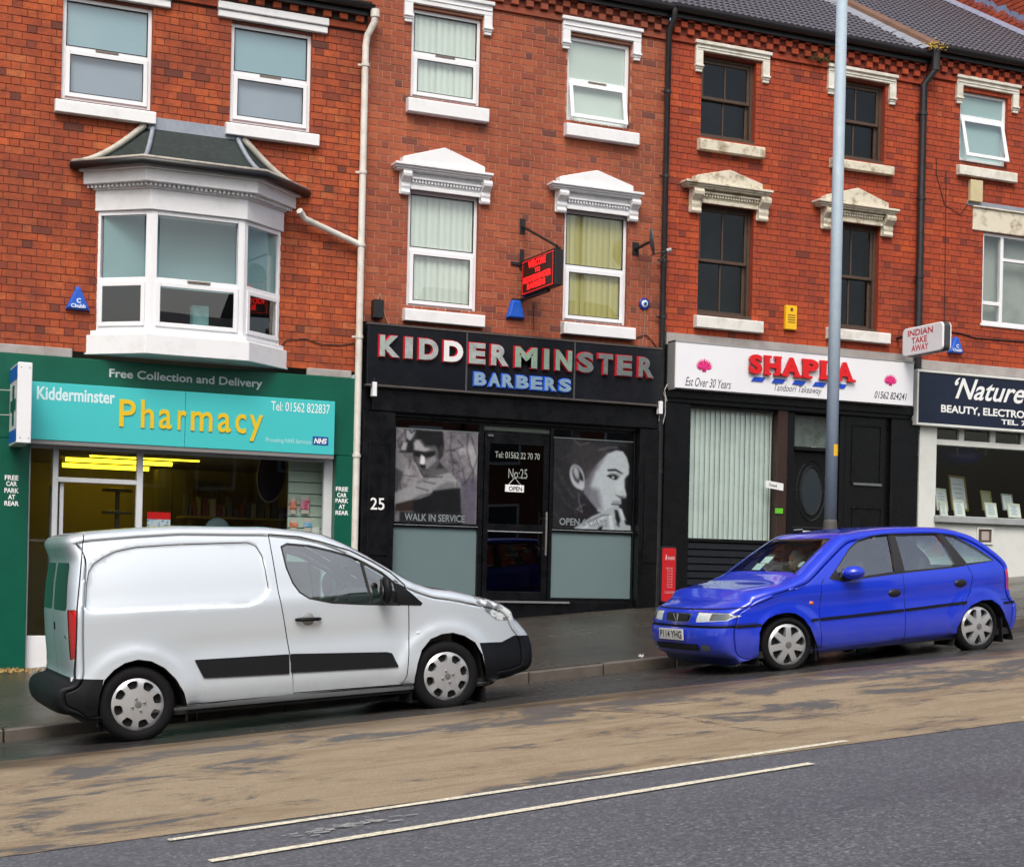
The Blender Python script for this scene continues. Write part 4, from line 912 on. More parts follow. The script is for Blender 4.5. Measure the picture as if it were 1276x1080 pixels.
# house number and small fittings
t = thing('house_number', 'white number 25 on the black pilaster left of the barbers window', 'number', (at(470, 628)[0], -.13, at(470, 628)[1]))
sign_text('25', 461.5, 479, 620, 635, -.142, TXTW, t, 'digits', bold=.01)
for (a, b, c, d, lb) in ((463.7, 469, 476, 494, 'small white light fitting under the left end of the barbers sign'), (820.5, 825, 500, 516, 'small white light fitting under the right end of the barbers sign')):
    r_ = rc(a, b, c, d, -.2); t = thing('light_fitting', lb, 'light fitting', (r_[0], -.2, r_[2])); B(r_[0], r_[1], -.23, -.14, r_[2], r_[3]).build('housing', WHITE_UPVC, t, bevel=.006)
    MB().tube([((r_[0]+r_[1])/2, -.2, r_[3]), ((r_[0]+r_[1])/2, -.2, r_[3]+.05), ((r_[0]+r_[1])/2, -.1, r_[3]+.05)], .006, 6).build('bracket', NEARBLACK, t)
r_ = rc(464.5, 477, 373.5, 397, -.1); t = thing('wall_speaker', 'small black box on the brick wall above the left end of the barbers sign', 'speaker box', (r_[0], -.05, r_[2]))
B(r_[0], r_[1], -.15, -.02, r_[2], r_[3]).build('case', NEARBLACK, t, bevel=.012); MB().tube([(r_[0]+.08, -.04, r_[3]), (r_[0]+.12, -.03, r_[3]+.1), (r_[1]+.06, -.03, r_[2]+.05), (r_[1]+.12, -.03, r_[2]-.06)], .005, 5).build('cable', M('pinkish_cable', (.5, .3, .22), .6), t)
# --- posters painted as print on a grid
def paint(name, label, W, H, px, ops, X0, X1, Z0, Z1, Y, cat='poster', tint=(1., 1., 1.), nz=.05, seed=1):
    nx, ny = int(px), int(px*H/W); u, v = np.meshgrid(np.linspace(0, W, nx), np.linspace(0, H, ny))
    img = np.zeros((ny, nx, 3)); rng = np.random.RandomState(seed)
    def sd_poly(p):
        p = np.array(p, float); d = np.full(u.shape, 1e9); ins = np.zeros(u.shape, bool)
        for i in range(len(p)):
            a, b = p[i], p[(i+1) % len(p)]; e = b-a; wx, wy = u-a[0], v-a[1]
            tt = np.clip((wx*e[0]+wy*e[1])/(e@e+1e-9), 0, 1); d = np.minimum(d, np.hypot(wx-e[0]*tt, wy-e[1]*tt))
            c = ((a[1] > v) != (b[1] > v)); xx = a[0]+(v-a[1])*(b[0]-a[0])/((b[1]-a[1]) if abs(b[1]-a[1]) > 1e-9 else 1e-9)
            ins ^= c & (u < xx)
        return np.where(ins, -d, d)
    def sd_line(p, r):
        d = np.full(u.shape, 1e9); p = np.array(p, float)
        for a, b in zip(p, p[1:]):
            e = b-a; tt = np.clip(((u-a[0])*e[0]+(v-a[1])*e[1])/(e@e+1e-9), 0, 1); d = np.minimum(d, np.hypot(u-a[0]-e[0]*tt, v-a[1]-e[1]*tt))
        return d-r
    for op in ops:
        k, geo, col, soft = op[:4]; al = op[4] if len(op) > 4 else 1.0
        col = np.array(col if isinstance(col, (tuple, list)) else (col, col, col*1.06))
        if k == 'bg': img[:] = col; continue
        if k == 'noise':
            s_ = int(geo); g_ = rng.rand(ny//s_+3, nx//s_+3); yy = np.linspace(0, g_.shape[0]-2, ny); xx = np.linspace(0, g_.shape[1]-2, nx); yi = yy.astype(int); xi = xx.astype(int)
            fy_ = (yy-yi)[:, None]; fx_ = (xx-xi)[None]; n_ = (g_[yi][:, xi]*(1-fy_)*(1-fx_)+g_[yi+1][:, xi]*fy_*(1-fx_)+g_[yi][:, xi+1]*(1-fy_)*fx_+g_[yi+1][:, xi+1]*fy_*fx_)
            img += (n_-.5)[..., None]*soft; continue
        if k == 'poly': d = sd_poly(geo)
        elif k == 'line': d = sd_line(geo, op[5] if len(op) > 5 else 4)
        elif k == 'ell':
            cx, cy, rx, ry, an = geo; c, s_ = math.cos(an), math.sin(an); X_, Y_ = (u-cx)*c+(v-cy)*s_, -(u-cx)*s_+(v-cy)*c
            q = np.sqrt((X_/rx)**2+(Y_/ry)**2); d = (q-1)*min(rx, ry)
        m_ = np.clip(.5-d/max(soft, .5), 0, 1); m_ = (m_*m_*(3-2*m_)*al)[..., None]; img = img*(1-m_)+col*m_
    if cat == 'poster':
        img = img*.3+img.mean(2, keepdims=True)*.7
        for _ in range(2): q = np.pad(img, ((1, 1), (1, 1), (0, 0)), 'edge'); img = (q[:-2, 1:-1]+q[2:, 1:-1]+q[1:-1, :-2]+q[1:-1, 2:]+q[1:-1, 1:-1]*2)/6
        img = img+(img-.45)*.18
    img += (rng.rand(ny, nx, 1)-.5)*nz; img = np.clip(img, 0, 1)*np.array(tint)
    img = img**2.2
    me = D.meshes.new(name); vs = [(X0+(X1-X0)*i/(nx-1), Y, Z1-(Z1-Z0)*j/(ny-1)) for j in range(ny) for i in range(nx)]
    me.from_pydata(vs, [], [(j*nx+i, (j+1)*nx+i, (j+1)*nx+i+1, j*nx+i+1) for j in range(ny-1) for i in range(nx-1)])
    ca = me.color_attributes.new('print', 'FLOAT_COLOR', 'POINT'); ca.data.foreach_set('color', np.concatenate([img.reshape(-1, 3), np.ones((nx*ny, 1))], 1).ravel())
    if 'print' not in MATS:
        q = NT('print'); a_ = q.n('ShaderNodeAttribute', attribute_name='print').outputs['Color']; q.pbr(Base_Color=a_, Roughness=.35); MATS['print'] = q.m
    me.materials.append(MATS['print']); o = D.objects.new(name, me); COL.objects.link(o); OFF[o.name] = Vector((0, 0, 0)); tag(o, label, cat); return o
man = [('bg', 0, (.50, .47, .52), 0), ('noise', 14, 0, .22), ('noise', 5, 0, .14), ('noise', 2, 0, .10),
 ('poly', [(690, 560), (870, 540), (870, 1000), (690, 1000)], (.34, .30, .46), 60, .8),
 ('poly', [(640, 120), (720, 140), (700, 250), (610, 280)], .50, 30, .5), ('poly', [(780, 180), (870, 300), (860, 520), (790, 380)], .66, 25, .7)]
for ln in ([(600, 120), (590, 280), (620, 400), (625, 520)], [(590, 280), (540, 300)], [(590, 280), (660, 300), (690, 370)], [(660, 180), (720, 240), (600, 290)], [(770, 120), (755, 260), (800, 420), (830, 470), (820, 600)], [(715, 450), (750, 600), (720, 620)], [(760, 590), (830, 470), (870, 330)], [(690, 440), (620, 400)], [(800, 130), (860, 320)], [(60, 230), (130, 130)], [(620, 400), (680, 400)], [(630, 520), (690, 480)], [(70, 250), (110, 320)], [(180, 490), (200, 400)], [(120, 550), (260, 560)], [(90, 560), (110, 690)]):
    man.append(('line', ln, .16, 6, .85, 3.5))
man += [('poly', [(45, 350), (120, 340), (160, 420), (120, 560), (80, 700), (40, 700)], (.50, .50, .52), 12), ('poly', [(45, 480), (130, 520), (80, 700), (40, 720)], .30, 20), 
 ('poly', [(130, 110), (270, 100), (240, 200), (300, 300), (210, 330), (90, 330), (100, 240), (150, 220)], .17, 18), ('poly', [(145, 115), (250, 100), (215, 180), (190, 215), (150, 190)], (.60, .62, .66), 16), ('poly', [(120, 230), (165, 230), (150, 310), (95, 310)], .62, 12), ('line', [(180, 110), (200, 140), (235, 105)], .12, 6, 1, 5),
 ('poly', [(245, 110), (510, 105), (530, 250), (520, 340), (480, 400), (560, 480), (440, 560), (330, 560), (270, 500), (215, 330), (215, 230)], .22, 14),
 ('poly', [(225, 200), (290, 185), (340, 260), (440, 250), (470, 300), (480, 420), (420, 540), (330, 540), (280, 480), (222, 330)], .36, 16),
 ('poly', [(228, 235), (262, 190), (330, 270), (400, 285), (330, 312), (235, 300)], .62, 18), ('poly', [(225, 305), (350, 318), (440, 300), (440, 350), (330, 370), (230, 360)], .14, 16), ('poly', [(300, 340), (335, 360), (345, 420), (325, 445), (288, 430)], .82, 10), ('poly', [(345, 400), (440, 340), (455, 390), (360, 480), (340, 470)], .52, 22),
 ('poly', [(288, 440), (345, 440), (350, 475), (300, 470)], .13, 12), ('line', [(310, 490), (370, 492)], .18, 8, .9, 5), ('poly', [(255, 110), (510, 105), (525, 250), (500, 300), (450, 240), (350, 240), (300, 190), (250, 200)], .14, 16), ('line', [(430, 150), (490, 165)], .34, 16, .7, 4), ('poly', [(480, 250), (525, 240), (520, 330), (490, 340)], .24, 10),
 ('poly', [(430, 480), (560, 460), (590, 500), (440, 560), (350, 580)], .38, 16),
 ('poly', [(40, 730), (130, 680), (300, 620), (420, 550), (590, 500), (650, 560), (700, 600), (710, 700), (600, 690), (420, 720), (300, 770), (200, 800), (60, 860), (35, 800)], (.56, .59, .60), 14),
 ('poly', [(560, 600), (690, 590), (700, 690), (430, 730), (420, 680)], .42, 40, .8), ('poly', [(430, 690), (600, 660), (700, 650), (712, 905), (300, 905), (220, 800), (400, 730)], .13, 18), ('poly', [(60, 830), (200, 790), (350, 780), (355, 900), (50, 895)], (.30, .17, .11), 16), ('poly', [(230, 790), (400, 770), (400, 905), (240, 905)], .10, 26),
 ('line', [(330, 600), (450, 620)], .22, 8, .8, 5), ('line', [(260, 660), (380, 690)], .22, 10, .8, 5), ('line', [(400, 555), (520, 548)], .2, 8, .9, 5), ('line', [(200, 800), (300, 745), (410, 715)], .25, 14, .7, 7), ('line', [(640, 560), (650, 640)], .74, 6, .8, 3),
 ('line', [(240, 430), (310, 560)], .66, 10, .9, 8), ('poly', [(100, 905), (730, 905), (730, 1000), (100, 1000)], .13, 10, .85), ('noise', 3, 0, .05)]
womn = [('bg', 0, (.20, .18, .23), 0), ('noise', 12, 0, .06), ('poly', [(45, 105), (500, 105), (560, 200), (300, 420), (200, 600), (300, 1000), (45, 1000)], (.20, .18, .20), 60),
 ('poly', [(230, 130), (560, 150), (580, 210), (480, 330), (360, 500), (260, 380), (170, 330)], (.27, .22, .24), 60), ('line', [(225, 115), (290, 162), (380, 130)], .55, 10, .8, 3), ('line', [(120, 310), (190, 270)], .45, 12, .6, 3), ('line', [(480, 200), (580, 170), (660, 165)], .46, 20, .7, 6),
 ('poly', [(740, 105), (805, 105), (805, 1000), (700, 1000), (700, 700), (760, 400)], (.11, .10, .15), 30), ('poly', [(660, 150), (760, 160), (800, 300), (780, 420), (740, 260), (690, 200)], .07, 20),
 ('poly', [(560, 230), (640, 195), (710, 200), (750, 260), (775, 340), (775, 425), (730, 480), (735, 560), (755, 640), (750, 668), (700, 680), (705, 730), (680, 752), (690, 800), (600, 830), (480, 820), (400, 730), (340, 640), (350, 520), (420, 400), (480, 320)], (.66, .71, .75), 12),
 ('poly', [(350, 420), (480, 330), (560, 210), (500, 330), (440, 430), (400, 560), (380, 700), (330, 640)], (.36, .30, .34), 60, .8), ('poly', [(340, 560), (480, 600), (520, 800), (440, 790), (350, 690)], (.42, .40, .50), 70, .85), ('poly', [(330, 640), (470, 800), (440, 870), (280, 940), (290, 760)], (.20, .15, .20), 25), 
 ('ell', (270, 480, 68, 125, -.25), (.66, .64, .70), 12), ('ell', (268, 460, 42, 88, -.25), (.30, .28, .33), 16), ('ell', (262, 440, 24, 60, -.25), (.60, .60, .66), 14), ('ell', (315, 560, 28, 55, .0), (.68, .66, .72), 12), ('ell', (310, 480, 14, 44, -.3), .16, 10),
 ('line', [(570, 400), (640, 392), (705, 425)], .10, 10, .95, 9), ('poly', [(555, 455), (620, 440), (690, 455), (650, 495), (600, 480)], .10, 14), ('ell', (618, 468, 14, 12, 0), .75, 5), ('line', [(560, 460), (600, 430), (690, 440)], .2, 10, .7, 4), ('poly', [(640, 640), (700, 655), (750, 650), (700, 684)], .34, 14), ('line', [(610, 740), (690, 742)], .08, 8, .95, 5), ('poly', [(610, 700), (700, 705), (690, 736), (620, 736)], (.56, .56, .62), 12), ('ell', (690, 520, 40, 100, .1), (.72, .77, .80), 50, .6),
 ('poly', [(260, 985), (420, 870), (540, 810), (650, 750), (700, 790), (760, 940), (805, 950), (805, 1000), (800, 1020), (240, 1020)], (.60, .65, .70), 10), ('poly', [(640, 790), (670, 800), (700, 900), (680, 960), (650, 880)], .15, 12), ('line', [(700, 790), (740, 900)], .80, 10, .8, 14), ('line', [(380, 930), (530, 850)], .25, 10, .8, 5), ('line', [(330, 1000), (560, 860)], .82, 12, .7, 9), ('line', [(540, 855), (600, 845)], .2, 6, .9, 4), ('poly', [(480, 990), (530, 950), (520, 1000), (480, 1010)], .12, 8), ('line', [(600, 860), (620, 1000)], .78, 18, .8, 16), ('line', [(660, 940), (690, 960)], .3, 12, .7, 10), ('line', [(740, 900), (760, 940)], .1, 8, .9, 5),
 ('line', [(290, 640), (290, 720), (330, 835), (275, 800), (350, 750)], .62, 6, .8, 3), ('line', [(180, 600), (250, 700)], .42, 16, .5, 5), ('line', [(120, 690), (230, 800)], .36, 16, .5, 5), ('line', [(60, 560), (110, 640)], .30, 30, .5, 12), ('line', [(60, 850), (150, 960)], .32, 20, .5, 8), ('line', [(90, 420), (150, 560)], .28, 30, .5, 14), ('noise', 3, 0, .05)]
def shiftops(ops, dx, dy):
    out = []
    for o_ in ops:
        o_ = list(o_)
        if o_[0] in ('poly', 'line'): o_[1] = [(a-dx, b-dy) for a, b in o_[1]]
        elif o_[0] == 'ell': o_[1] = (o_[1][0]-dx, o_[1][1]-dy)+tuple(o_[1][2:])
        out.append(tuple(o_))
    return out
Yp = .044
r_ = (b_l0+.015, b_l1-.045, zbar+.03, at(545, 536, 0)[1])
paint('window_poster', 'black and white window poster of a man before a cracked wall', 820, 900, 118, shiftops(man, 50, 100), *r_, Yp, tint=(.88, .88, .89), seed=3)
r2 = (b_r0+.035, b_r1-.015, zbar-.01, r_[3])
paint('window_poster', 'black and white window poster of a woman in profile, hand at chin', 760, 915, 118, shiftops(womn, 45, 105), *r2, Yp-.002, tint=(.86, .89, .90), seed=5)
LG = M('grey_film_lettering', (.20, .23, .24), .5)
for (s_, a, b, c, d) in (('WALK IN SERVICE', 504, 579, 640.5, 649.5), ('OPEN 6 DAYS', 697, 757, 646, 655)):
    t = thing('window_lettering', 'grey letters reading %s along the foot of the poster' % s_, 'lettering', (at(a, c)[0], .05, at(a, c)[1]))
    sign_text(s_, a, b, c, d, .040, LG, t, 'words', bold=.02)
t = thing('door_lettering', 'pale phone number on the glass of the barbers door above No:25', 'lettering', (at(643, 568)[0], .05, at(643, 568)[1]))
LP = M('pale_film_lettering', (.30, .33, .30), .5)
sign_text('Tel: 01562 22 70 70', 617, 672.5, 563.5, 571.5, .067, LP, t, 'words', bold=.01); sign_text('No:25', 633.5, 657, 584, 596, .067, LP, t, 'words')
r_ = rc(630.5, 654, 604, 613, .03); t = thing('open_sign', 'small white sign reading OPEN hanging inside the barbers door', 'sign', (r_[0], .05, r_[2]))
B(r_[0], r_[1], .055, .066, r_[2], r_[3]).build('board', TXTW, t, bevel=.003); sign_text('OPEN', 634, 650.5, 606, 611.5, .0545, BLACKM, t, 'words', bold=.02, proud=.001)
MB().tube([(r_[0]+.05, .06, r_[3]), ((r_[0]+r_[1])/2, .06, r_[3]+.1), (r_[1]-.05, .06, r_[3])], .004, 5).build('string', TXTW, t)
# --- LED sign on its bracket
XL = at(649.5, 346, -.14)[0]; Yo, _ = atX(691.6, 334, XL); Yn, _ = atX(650, 346, XL)
zt = (atX(650, 325, XL)[1]+atX(691.6, 311.5, XL)[1])/2; zb = (atX(650, 368, XL)[1]+atX(691.6, 356, XL)[1])/2
t = thing('led_sign', 'black projecting LED sign with red WELCOME TO KIDDERMINSTER BARBERS text above the blue alarm box', 'sign', (XL, Yn, zb))
B(XL, XL+.12, Yo, Yn, zb, zt).build('case', NEARBLACK, t, bevel=.01)
B(XL-.008, XL-.001, Yo+.03, Yn-.03, zb+.03, zt-.03).build('screen', M('led_panel', (.02, .004, .004), .4, emit=0), t)
LEDM = M('red_led', (1, .01, .012), .5, emit=1.6)
L_ = Yn-Yo; frl = lambda u, v, d: (XL-.009-d, Yn-u, zb+v); Hh = zt-zb; mb = MB()
for s_, a, b, c, d in (('WELCOME', .22, .74, .72, .92), ('TO', .42, .58, .54, .67), ('KIDDERMINSTER', .08, .90, .32, .50), ('BARBERS', .20, .74, .12, .29)):
    lettering(mb, s_, frl, a*L_, b*L_, c*Hh, d*Hh, .001, bold=.03)
mb.build('led_words', LEDM, t)
mb = MB()
for k in range(26):
    for vv in (.045, .955): mb.box(XL-.0095, XL-.0085, Yn-L_*(.05+.9*k/25)-.006, Yn-L_*(.05+.9*k/25)+.006, zb+vv*Hh-.005, zb+vv*Hh+.005)
for k in range(14):
    for vv in (.05, .95): mb.box(XL-.0095, XL-.0085, Yn-L_*vv-.006, Yn-L_*vv+.006, zb+Hh*(.07+.86*k/13)-.006, zb+Hh*(.07+.86*k/13)+.006)
tag(mb.build('led_border', LEDM, t), kind='stuff')
xm = XL+.06
MB().tube([(xm, 0, zt+.52), (xm, Yo+.08, zt+.05)], .018, 8).build('stay', BLACKM, t); B(xm-.04, xm+.04, -.02, 0, zt+.42, zt+.62).build('wall_plate', BLACKM, t)
MB().box(xm-.02, xm+.02, Yo, 0, zt+.0, zt+.03).box(xm-.03, xm+.03, -.02, 0, zt-.08, zt+.2).build('top_arm', BLACKM, t); MB().box(xm-.02, xm+.02, Yo+.3, 0, zb-.04, zb-.005).box(xm-.14, xm+.02, -.03, -.005, zb-.035, zb-.01).build('bottom_arm', BLACKM, t)
MB().box(xm-.16, xm, -.03, -.005, zt-.02, zt+.02).build('side_arm', BLACKM, t)
def alarm(label, px0_, px1_, py0_, py1_, top=0, word='Chubb', Y=0):
    r_ = rc(px0_, px1_, py0_, py1_, -.05); xm_ = (r_[0]+r_[1])/2; t = thing('alarm_box', label, 'alarm box', (xm_, 0, r_[2]))
    tw = top*(r_[1]-r_[0])/2; mb = MB(); pa = [(r_[0], r_[2]), (r_[1], r_[2]), (xm_+tw+.02, r_[3]), (xm_-tw-.02, r_[3])]; c_ = (xm_, (r_[2]+r_[3])/2-.02)
    pb = [(c_[0]+(x-c_[0])*.82, c_[1]+(z-c_[1])*.82) for x, z in pa]
    mb.add([(x, -.01, z) for x, z in pa]+[(x, -.05, z) for x, z in pa]+[(x, -.085, z) for x, z in pb], [(0, 1, 5, 4), (1, 2, 6, 5), (2, 3, 7, 6), (3, 0, 4, 7), (4, 5, 9, 8), (5, 6, 10, 9), (6, 7, 11, 10), (7, 4, 8, 11), (8, 9, 10, 11)])
    mb.build('case', BLUE, t, bevel=.006)
    if word:
        m2 = MB(); w_ = (r_[1]-r_[0]); f_ = wallframe(-.087); lettering(m2, word, f_, xm_-w_*.3, xm_+w_*.3, r_[2]+.02, r_[2]+.02+w_*.17, 0, bold=.03)
        lettering(m2, 'C', f_, xm_-w_*.08, xm_+w_*.1, r_[2]+w_*.27, r_[2]+w_*.47, 0, bold=.04); m2.build('words', M('white_print', (.7, .78, .85), .5), t)
    return t
alarm('blue triangular alarm box on the brick wall left of the bay window', 82, 112.5, 357, 386, 0)
alarm('blue tapered alarm box under the LED sign', 631.6, 654.6, 374, 397, .35, None)
alarm('blue triangular alarm box on the wall beside the indian take away light box', 1182, 1200.5, 420, 440, .1)
r_ = rc(978, 992, 381, 411, -.04); t = thing('alarm_box', 'yellow upright alarm box between the lower sash windows', 'alarm box', (r_[0], 0, r_[2]))
B(r_[0], r_[1], -.07, -.005, r_[2], r_[3]).build('case', YEL, t, bevel=.008); mb = MB(); mb.disc(((r_[0]+r_[1])/2, -.0715, r_[3]-.06), (1, 0, 0), (0, 0, 1), .025, .03, 12)
for k in range(4): mb.box(r_[0]+.035, r_[1]-.035, -.0715, -.071, r_[3]-.15-k*.035, r_[3]-.137-k*.035)
mb.build('print', M('dark_print', (.12, .04, .01), .6), t)
r_ = rc(1207.8, 1223, 225, 252, -.04); t = thing('alarm_box', 'faded cream alarm box below the upper right window', 'alarm box', (r_[0], 0, r_[2]))
B(r_[0], r_[1], -.08, -.005, r_[2], r_[3]).build('case', M('faded_cream_plastic', (.58, .50, .30), .5, dirt=.5, dirtcol=(.4, .3, .12)), t, bevel=.008)
MB().tube([(r_[0]+.02, -.03, r_[2]), (r_[0]-.15, -.02, r_[2]-.22), (r_[0]-.45, -.015, r_[2]-.1), (r_[0]-.62, -.012, r_[2]+.35), (r_[0]-.62, -.012, r_[2]+.6)], .005, 5).build('cable', BLACKM, t)
# evil eye
c_ = at(803.4, 378.5, -.03); t = thing('evil_eye_charm', 'round blue and white evil eye charm on the brick wall left of the black pipe', 'charm', (c_[0], -.01, c_[1]))
for k, (r__, m_) in enumerate(((.085, M('charm_blue', (.01, .03, .25), .15)), (.05, TXTW), (.030, M('charm_light_blue', (.1, .35, .6), .2)), (.014, BLACKM))):
    MB().lathe([(r__, 0), (r__, .012), (r__-.01, .018), (0, .02)], (c_[0], -.012-.006*k*2, c_[1]), (0, -1, 0), (1, 0, 0), 24).build(('rim', 'white_ring', 'blue_ring', 'pupil')[k], m_, t, smooth=True)
# satellite dish seen edge on
X_, Z_ = at(812, 301, -.35); t = thing('satellite_dish', 'dark satellite dish on a wall arm beside the black drainpipe', 'satellite dish', (X_, 0, Z_))
ax = Vector((.88, -.44, .12)).normalized(); ref = ax.cross(Vector((0, 0, 1))).normalized()
MB().lathe([(.0, 0), (.07, .008), (.14, .022), (.195, .048), (.20, .044), (.14, .014), (0, -.01)], (X_-.03, -.35, Z_), ax, ref, 24).build('dish', M('dish_grey', (.06, .07, .08), .5), t, smooth=True)
MB().tube([(X_-.05, -.35, Z_-.02), (X_-.07, -.1, Z_-.05), (X_-.07, 0, Z_-.05)], .022, 8).box(X_-.12, X_-.02, -.02, 0, Z_-.14, Z_+.04).build('wall_arm', BLACKM, t)
MB().tube([(X_, -.35, Z_-.18), (X_+.24, -.42, Z_-.12)], .01, 6).build('lnb_arm', BLACKM, t); MB().tube([(X_+.21, -.41, Z_-.12), (X_+.27, -.43, Z_-.1)], .03, 10).build('receiver', M('receiver_grey', (.35, .36, .37), .5), t)
MB().tube([(X_+.24, -.4, Z_-.13), (X_+.2, -.2, Z_-.25), (X_+.1, -.02, Z_-.25), (X_+.1, -.015, Z_-1.2), (X_+.04, -.015, Z_-1.55), (X_+.1, -.02, Z_-1.75)], .006, 5).build('cable', M('grey_cable', (.25, .2, .17), .6), t)
# --- drain pipes
def pipe(label, pts, r, mat, seg=10, brackets=(), cat='drainpipe', hopper=None):
    t = thing('drainpipe', label, cat, tuple(pts[-1])); MB().tube(pts, r, seg).build('pipe', mat, t, smooth=40)
    for z in brackets:
        x = interp([(-p[2], p[0]) for p in pts], -z); y = interp([(-p[2], p[1]) for p in pts], -z)
        MB().tube([(x, y, z-.02), (x, y, z+.02)], r*1.22, seg).box(x-.09, x+.02, y+.02, y+.035, z-.012, z+.012).build('bracket', mat, t)
    return t
PVC = M('cream_white_pipe', (.70, .68, .62), .35, dirt=.5, dirtcol=(.38, .30, .24), dscale=6)
xw = at(452, 220, -.1)[0]; t = pipe('white plastic drainpipe running full height between the pharmacy and the barbers', [(xw+.09, -.19, G1-.06), (xw+.085, -.19, G1-.2), (xw+.02, -.1, G1-.36), (xw, -.1, G1-.5), (xw, -.1, 4.0), (xw-.0, -.1, .85)], .046, PVC, 12, (G1-.75, 6.9, 5.95, 4.75, 3.2))
MB().tube([(xw+.09, -.19, G1-.14), (xw+.09, -.19, G1-.04)], .06, 12).build('outlet', PVC, t)
bp = [at(374, 262, -.25), at(381, 272, -.16), at(444, 303, -.1)]
t = pipe('short white branch pipe sloping from the bay gutter to the main drainpipe', [(bp[0][0], -.22, bp[0][1]), (bp[1][0], -.12, bp[1][1]), (bp[2][0], -.1, bp[2][1]), (xw, -.1, bp[2][1]-.03)], .042, PVC, 10)
BP_ = M('black_iron_pipe', (.014, .014, .017), .4, dirt=.5, dirtcol=(.05, .045, .045), dscale=8)
xb = at(829.5, 250, -.1)[0]; pipe('black drainpipe between the red brick house and the sash window house', [(xb+.02, -.2, G2-.02), (xb+.02, -.2, G2-.15), (xb, -.09, G2-.3), (xb, -.09, at(823, 780, -.1)[1])], .042, BP_, 10, (8.6, 7.4, 6.2, 5.4, 3.2))
xb = at(1147.5, 300, -.1)[0]; t = pipe('black drainpipe with an offset bend at the right of the sash window house', [(xb+.12, -.2, G4-.02), (xb+.11, -.2, G4-.38), (xb, -.09, G4-.58), (xb, -.09, 4.95)], .055, BP_, 12, (8.9, 7.6, 6.4))
MB().tube([(xb+.12, -.2, G4-.38), (xb+.12, -.2, G4+.0)], .07, 12).build('outlet', BP_, t)
# --- pharmacy sign board
t = thing('shop_sign', 'turquoise Kidderminster Pharmacy sign board over the pharmacy window', 'sign', (at(39, 520)[0], -.2, at(228, 556)[1]))
TEAL = M('turquoise_panel', (.055, .52, .53), .35, dirt=.12, dirtcol=(.03, .35, .36), dscale=1.2)
Ys = -.24; pz0, pz1 = at(228, 557, Ys)[1], at(228, 487.5, Ys)[1]; px_0, px_1 = at(39, 510, Ys)[0], at(417, 530, Ys)[0]; pm = at(231, 520, Ys)[0]
for a, b in ((px_0, pm-.002), (pm+.002, px_1)): B(a, b, Ys, -.12, pz0, pz1).build('panel', TEAL, t, bevel=.004)
MB().box(px_0, px_1, Ys+.01, -.10, pz0-.05, pz0-.002).build('under_rail', M('grey_rail', (.2, .2, .2), .5), t)
KW = M('pale_blue_white_letters', (.62, .80, .84), .5); YP = M('yellow_letters', (.72, .50, .01), .45)
sign_text('Kidderminster', 46, 143.5, 484, 500.5, Ys, KW, t, 'small_words', bold=.025)
for ch, a, b, hi, lo in (('P', 149, 168, 0, 0), ('h', 175.5, 190, 0, 0), ('a', 195.5, 211, 0, 0), ('r', 218, 228.5, 0, 0), ('m', 230.5, 256, 0, 0), ('a', 260, 275, 0, 0), ('c', 278.5, 291, 0, 0), ('y', 293, 308, 0, 0)):
    pass
PH = [('P', 148.5, 166.5), ('h', 172.5, 187), ('a', 192.5, 207), ('r', 213.5, 223), ('m', 228, 252), ('a', 258, 272.5), ('c', 277.5, 289.5), ('y', 293, 308)]
k_ = (327.5-148.5)/(308-148.5); zbl = at(238, 536.5, Ys)[1]; zcap = at(238, 503, Ys)[1]; xh = (zcap-zbl)*.73
for ch, a, b in PH:
    a, b = 148.5+(a-148.5)*k_, 148.5+(b-148.5)*k_; X0_, X1_ = at(a, 522, Ys)[0], at(b, 522, Ys)[0]
    z0_, z1_ = (zbl, zcap) if ch in 'P' else (zbl, zcap+.01) if ch == 'h' else (zbl-(zcap-zbl)*.27, zbl+xh) if ch == 'y' else (zbl, zbl+xh)
    mb = MB(); lettering(mb, ch, wallframe(Ys), X0_, X1_, z0_, z1_, .001, .012, bold=.012); mb.build('letter', [YP, YP], t)
sign_text('Tel: 01562 822837', 338, 411, 502, 513.5, Ys, TXTW, t, 'phone_number', bold=.0)
sign_text('Providing NHS Services', 331.5, 387.5, 546.5, 553.5, Ys, M('faint_letters', (.45, .72, .75), .5), t, 'small_words')
r_ = rc(389.5, 409, 544, 554.5, Ys); B(r_[0], r_[1], Ys-.004, Ys, r_[2], r_[3]).build('nhs_badge', M('nhs_blue', (.01, .06, .30), .4), t); sign_text('NHS', 391, 407.5, 546, 552.8, Ys-.0045, TXTW, t, 'badge_letters', bold=.04, shear=.25, proud=.001)
t = thing('fascia_lettering', 'pale letters reading Free Collection and Delivery on the green fascia', 'lettering', (at(136, 470)[0], -.1, at(136, 470)[1]))
sign_text('Free Collection and Delivery', 136, 327, 466, 479.5, -.10, M('grey_white_letters', (.50, .55, .55), .5), t, 'words', bold=.02)
for k, (x0_, x1_, lb) in enumerate(((5.4, 23.4, 'left'), (418, 434, 'right'))):
    t = thing('pilaster_lettering', 'white words FREE CAR PARK AT REAR on the %s green pilaster' % lb, 'lettering', (at(x0_, 610)[0], -.1, at(x0_, 610)[1]))
    y_ = (592, 599.5, 608, 616, 624) if k == 0 else (606.5, 614, 621, 628.5, 636); xm_ = (x0_+x1_)/2; ww_ = (.95, .75, 1, .5, 1)
    for wd, yy, wf in zip(('FREE', 'CAR', 'PARK', 'AT', 'REAR'), y_, ww_):
        hw = (x1_-x0_)/2*wf; sign_text(wd, xm_-hw, xm_+hw, yy, yy+(6 if k == 0 else 5.4), -.10, TXTW, t, 'word', bold=.03)
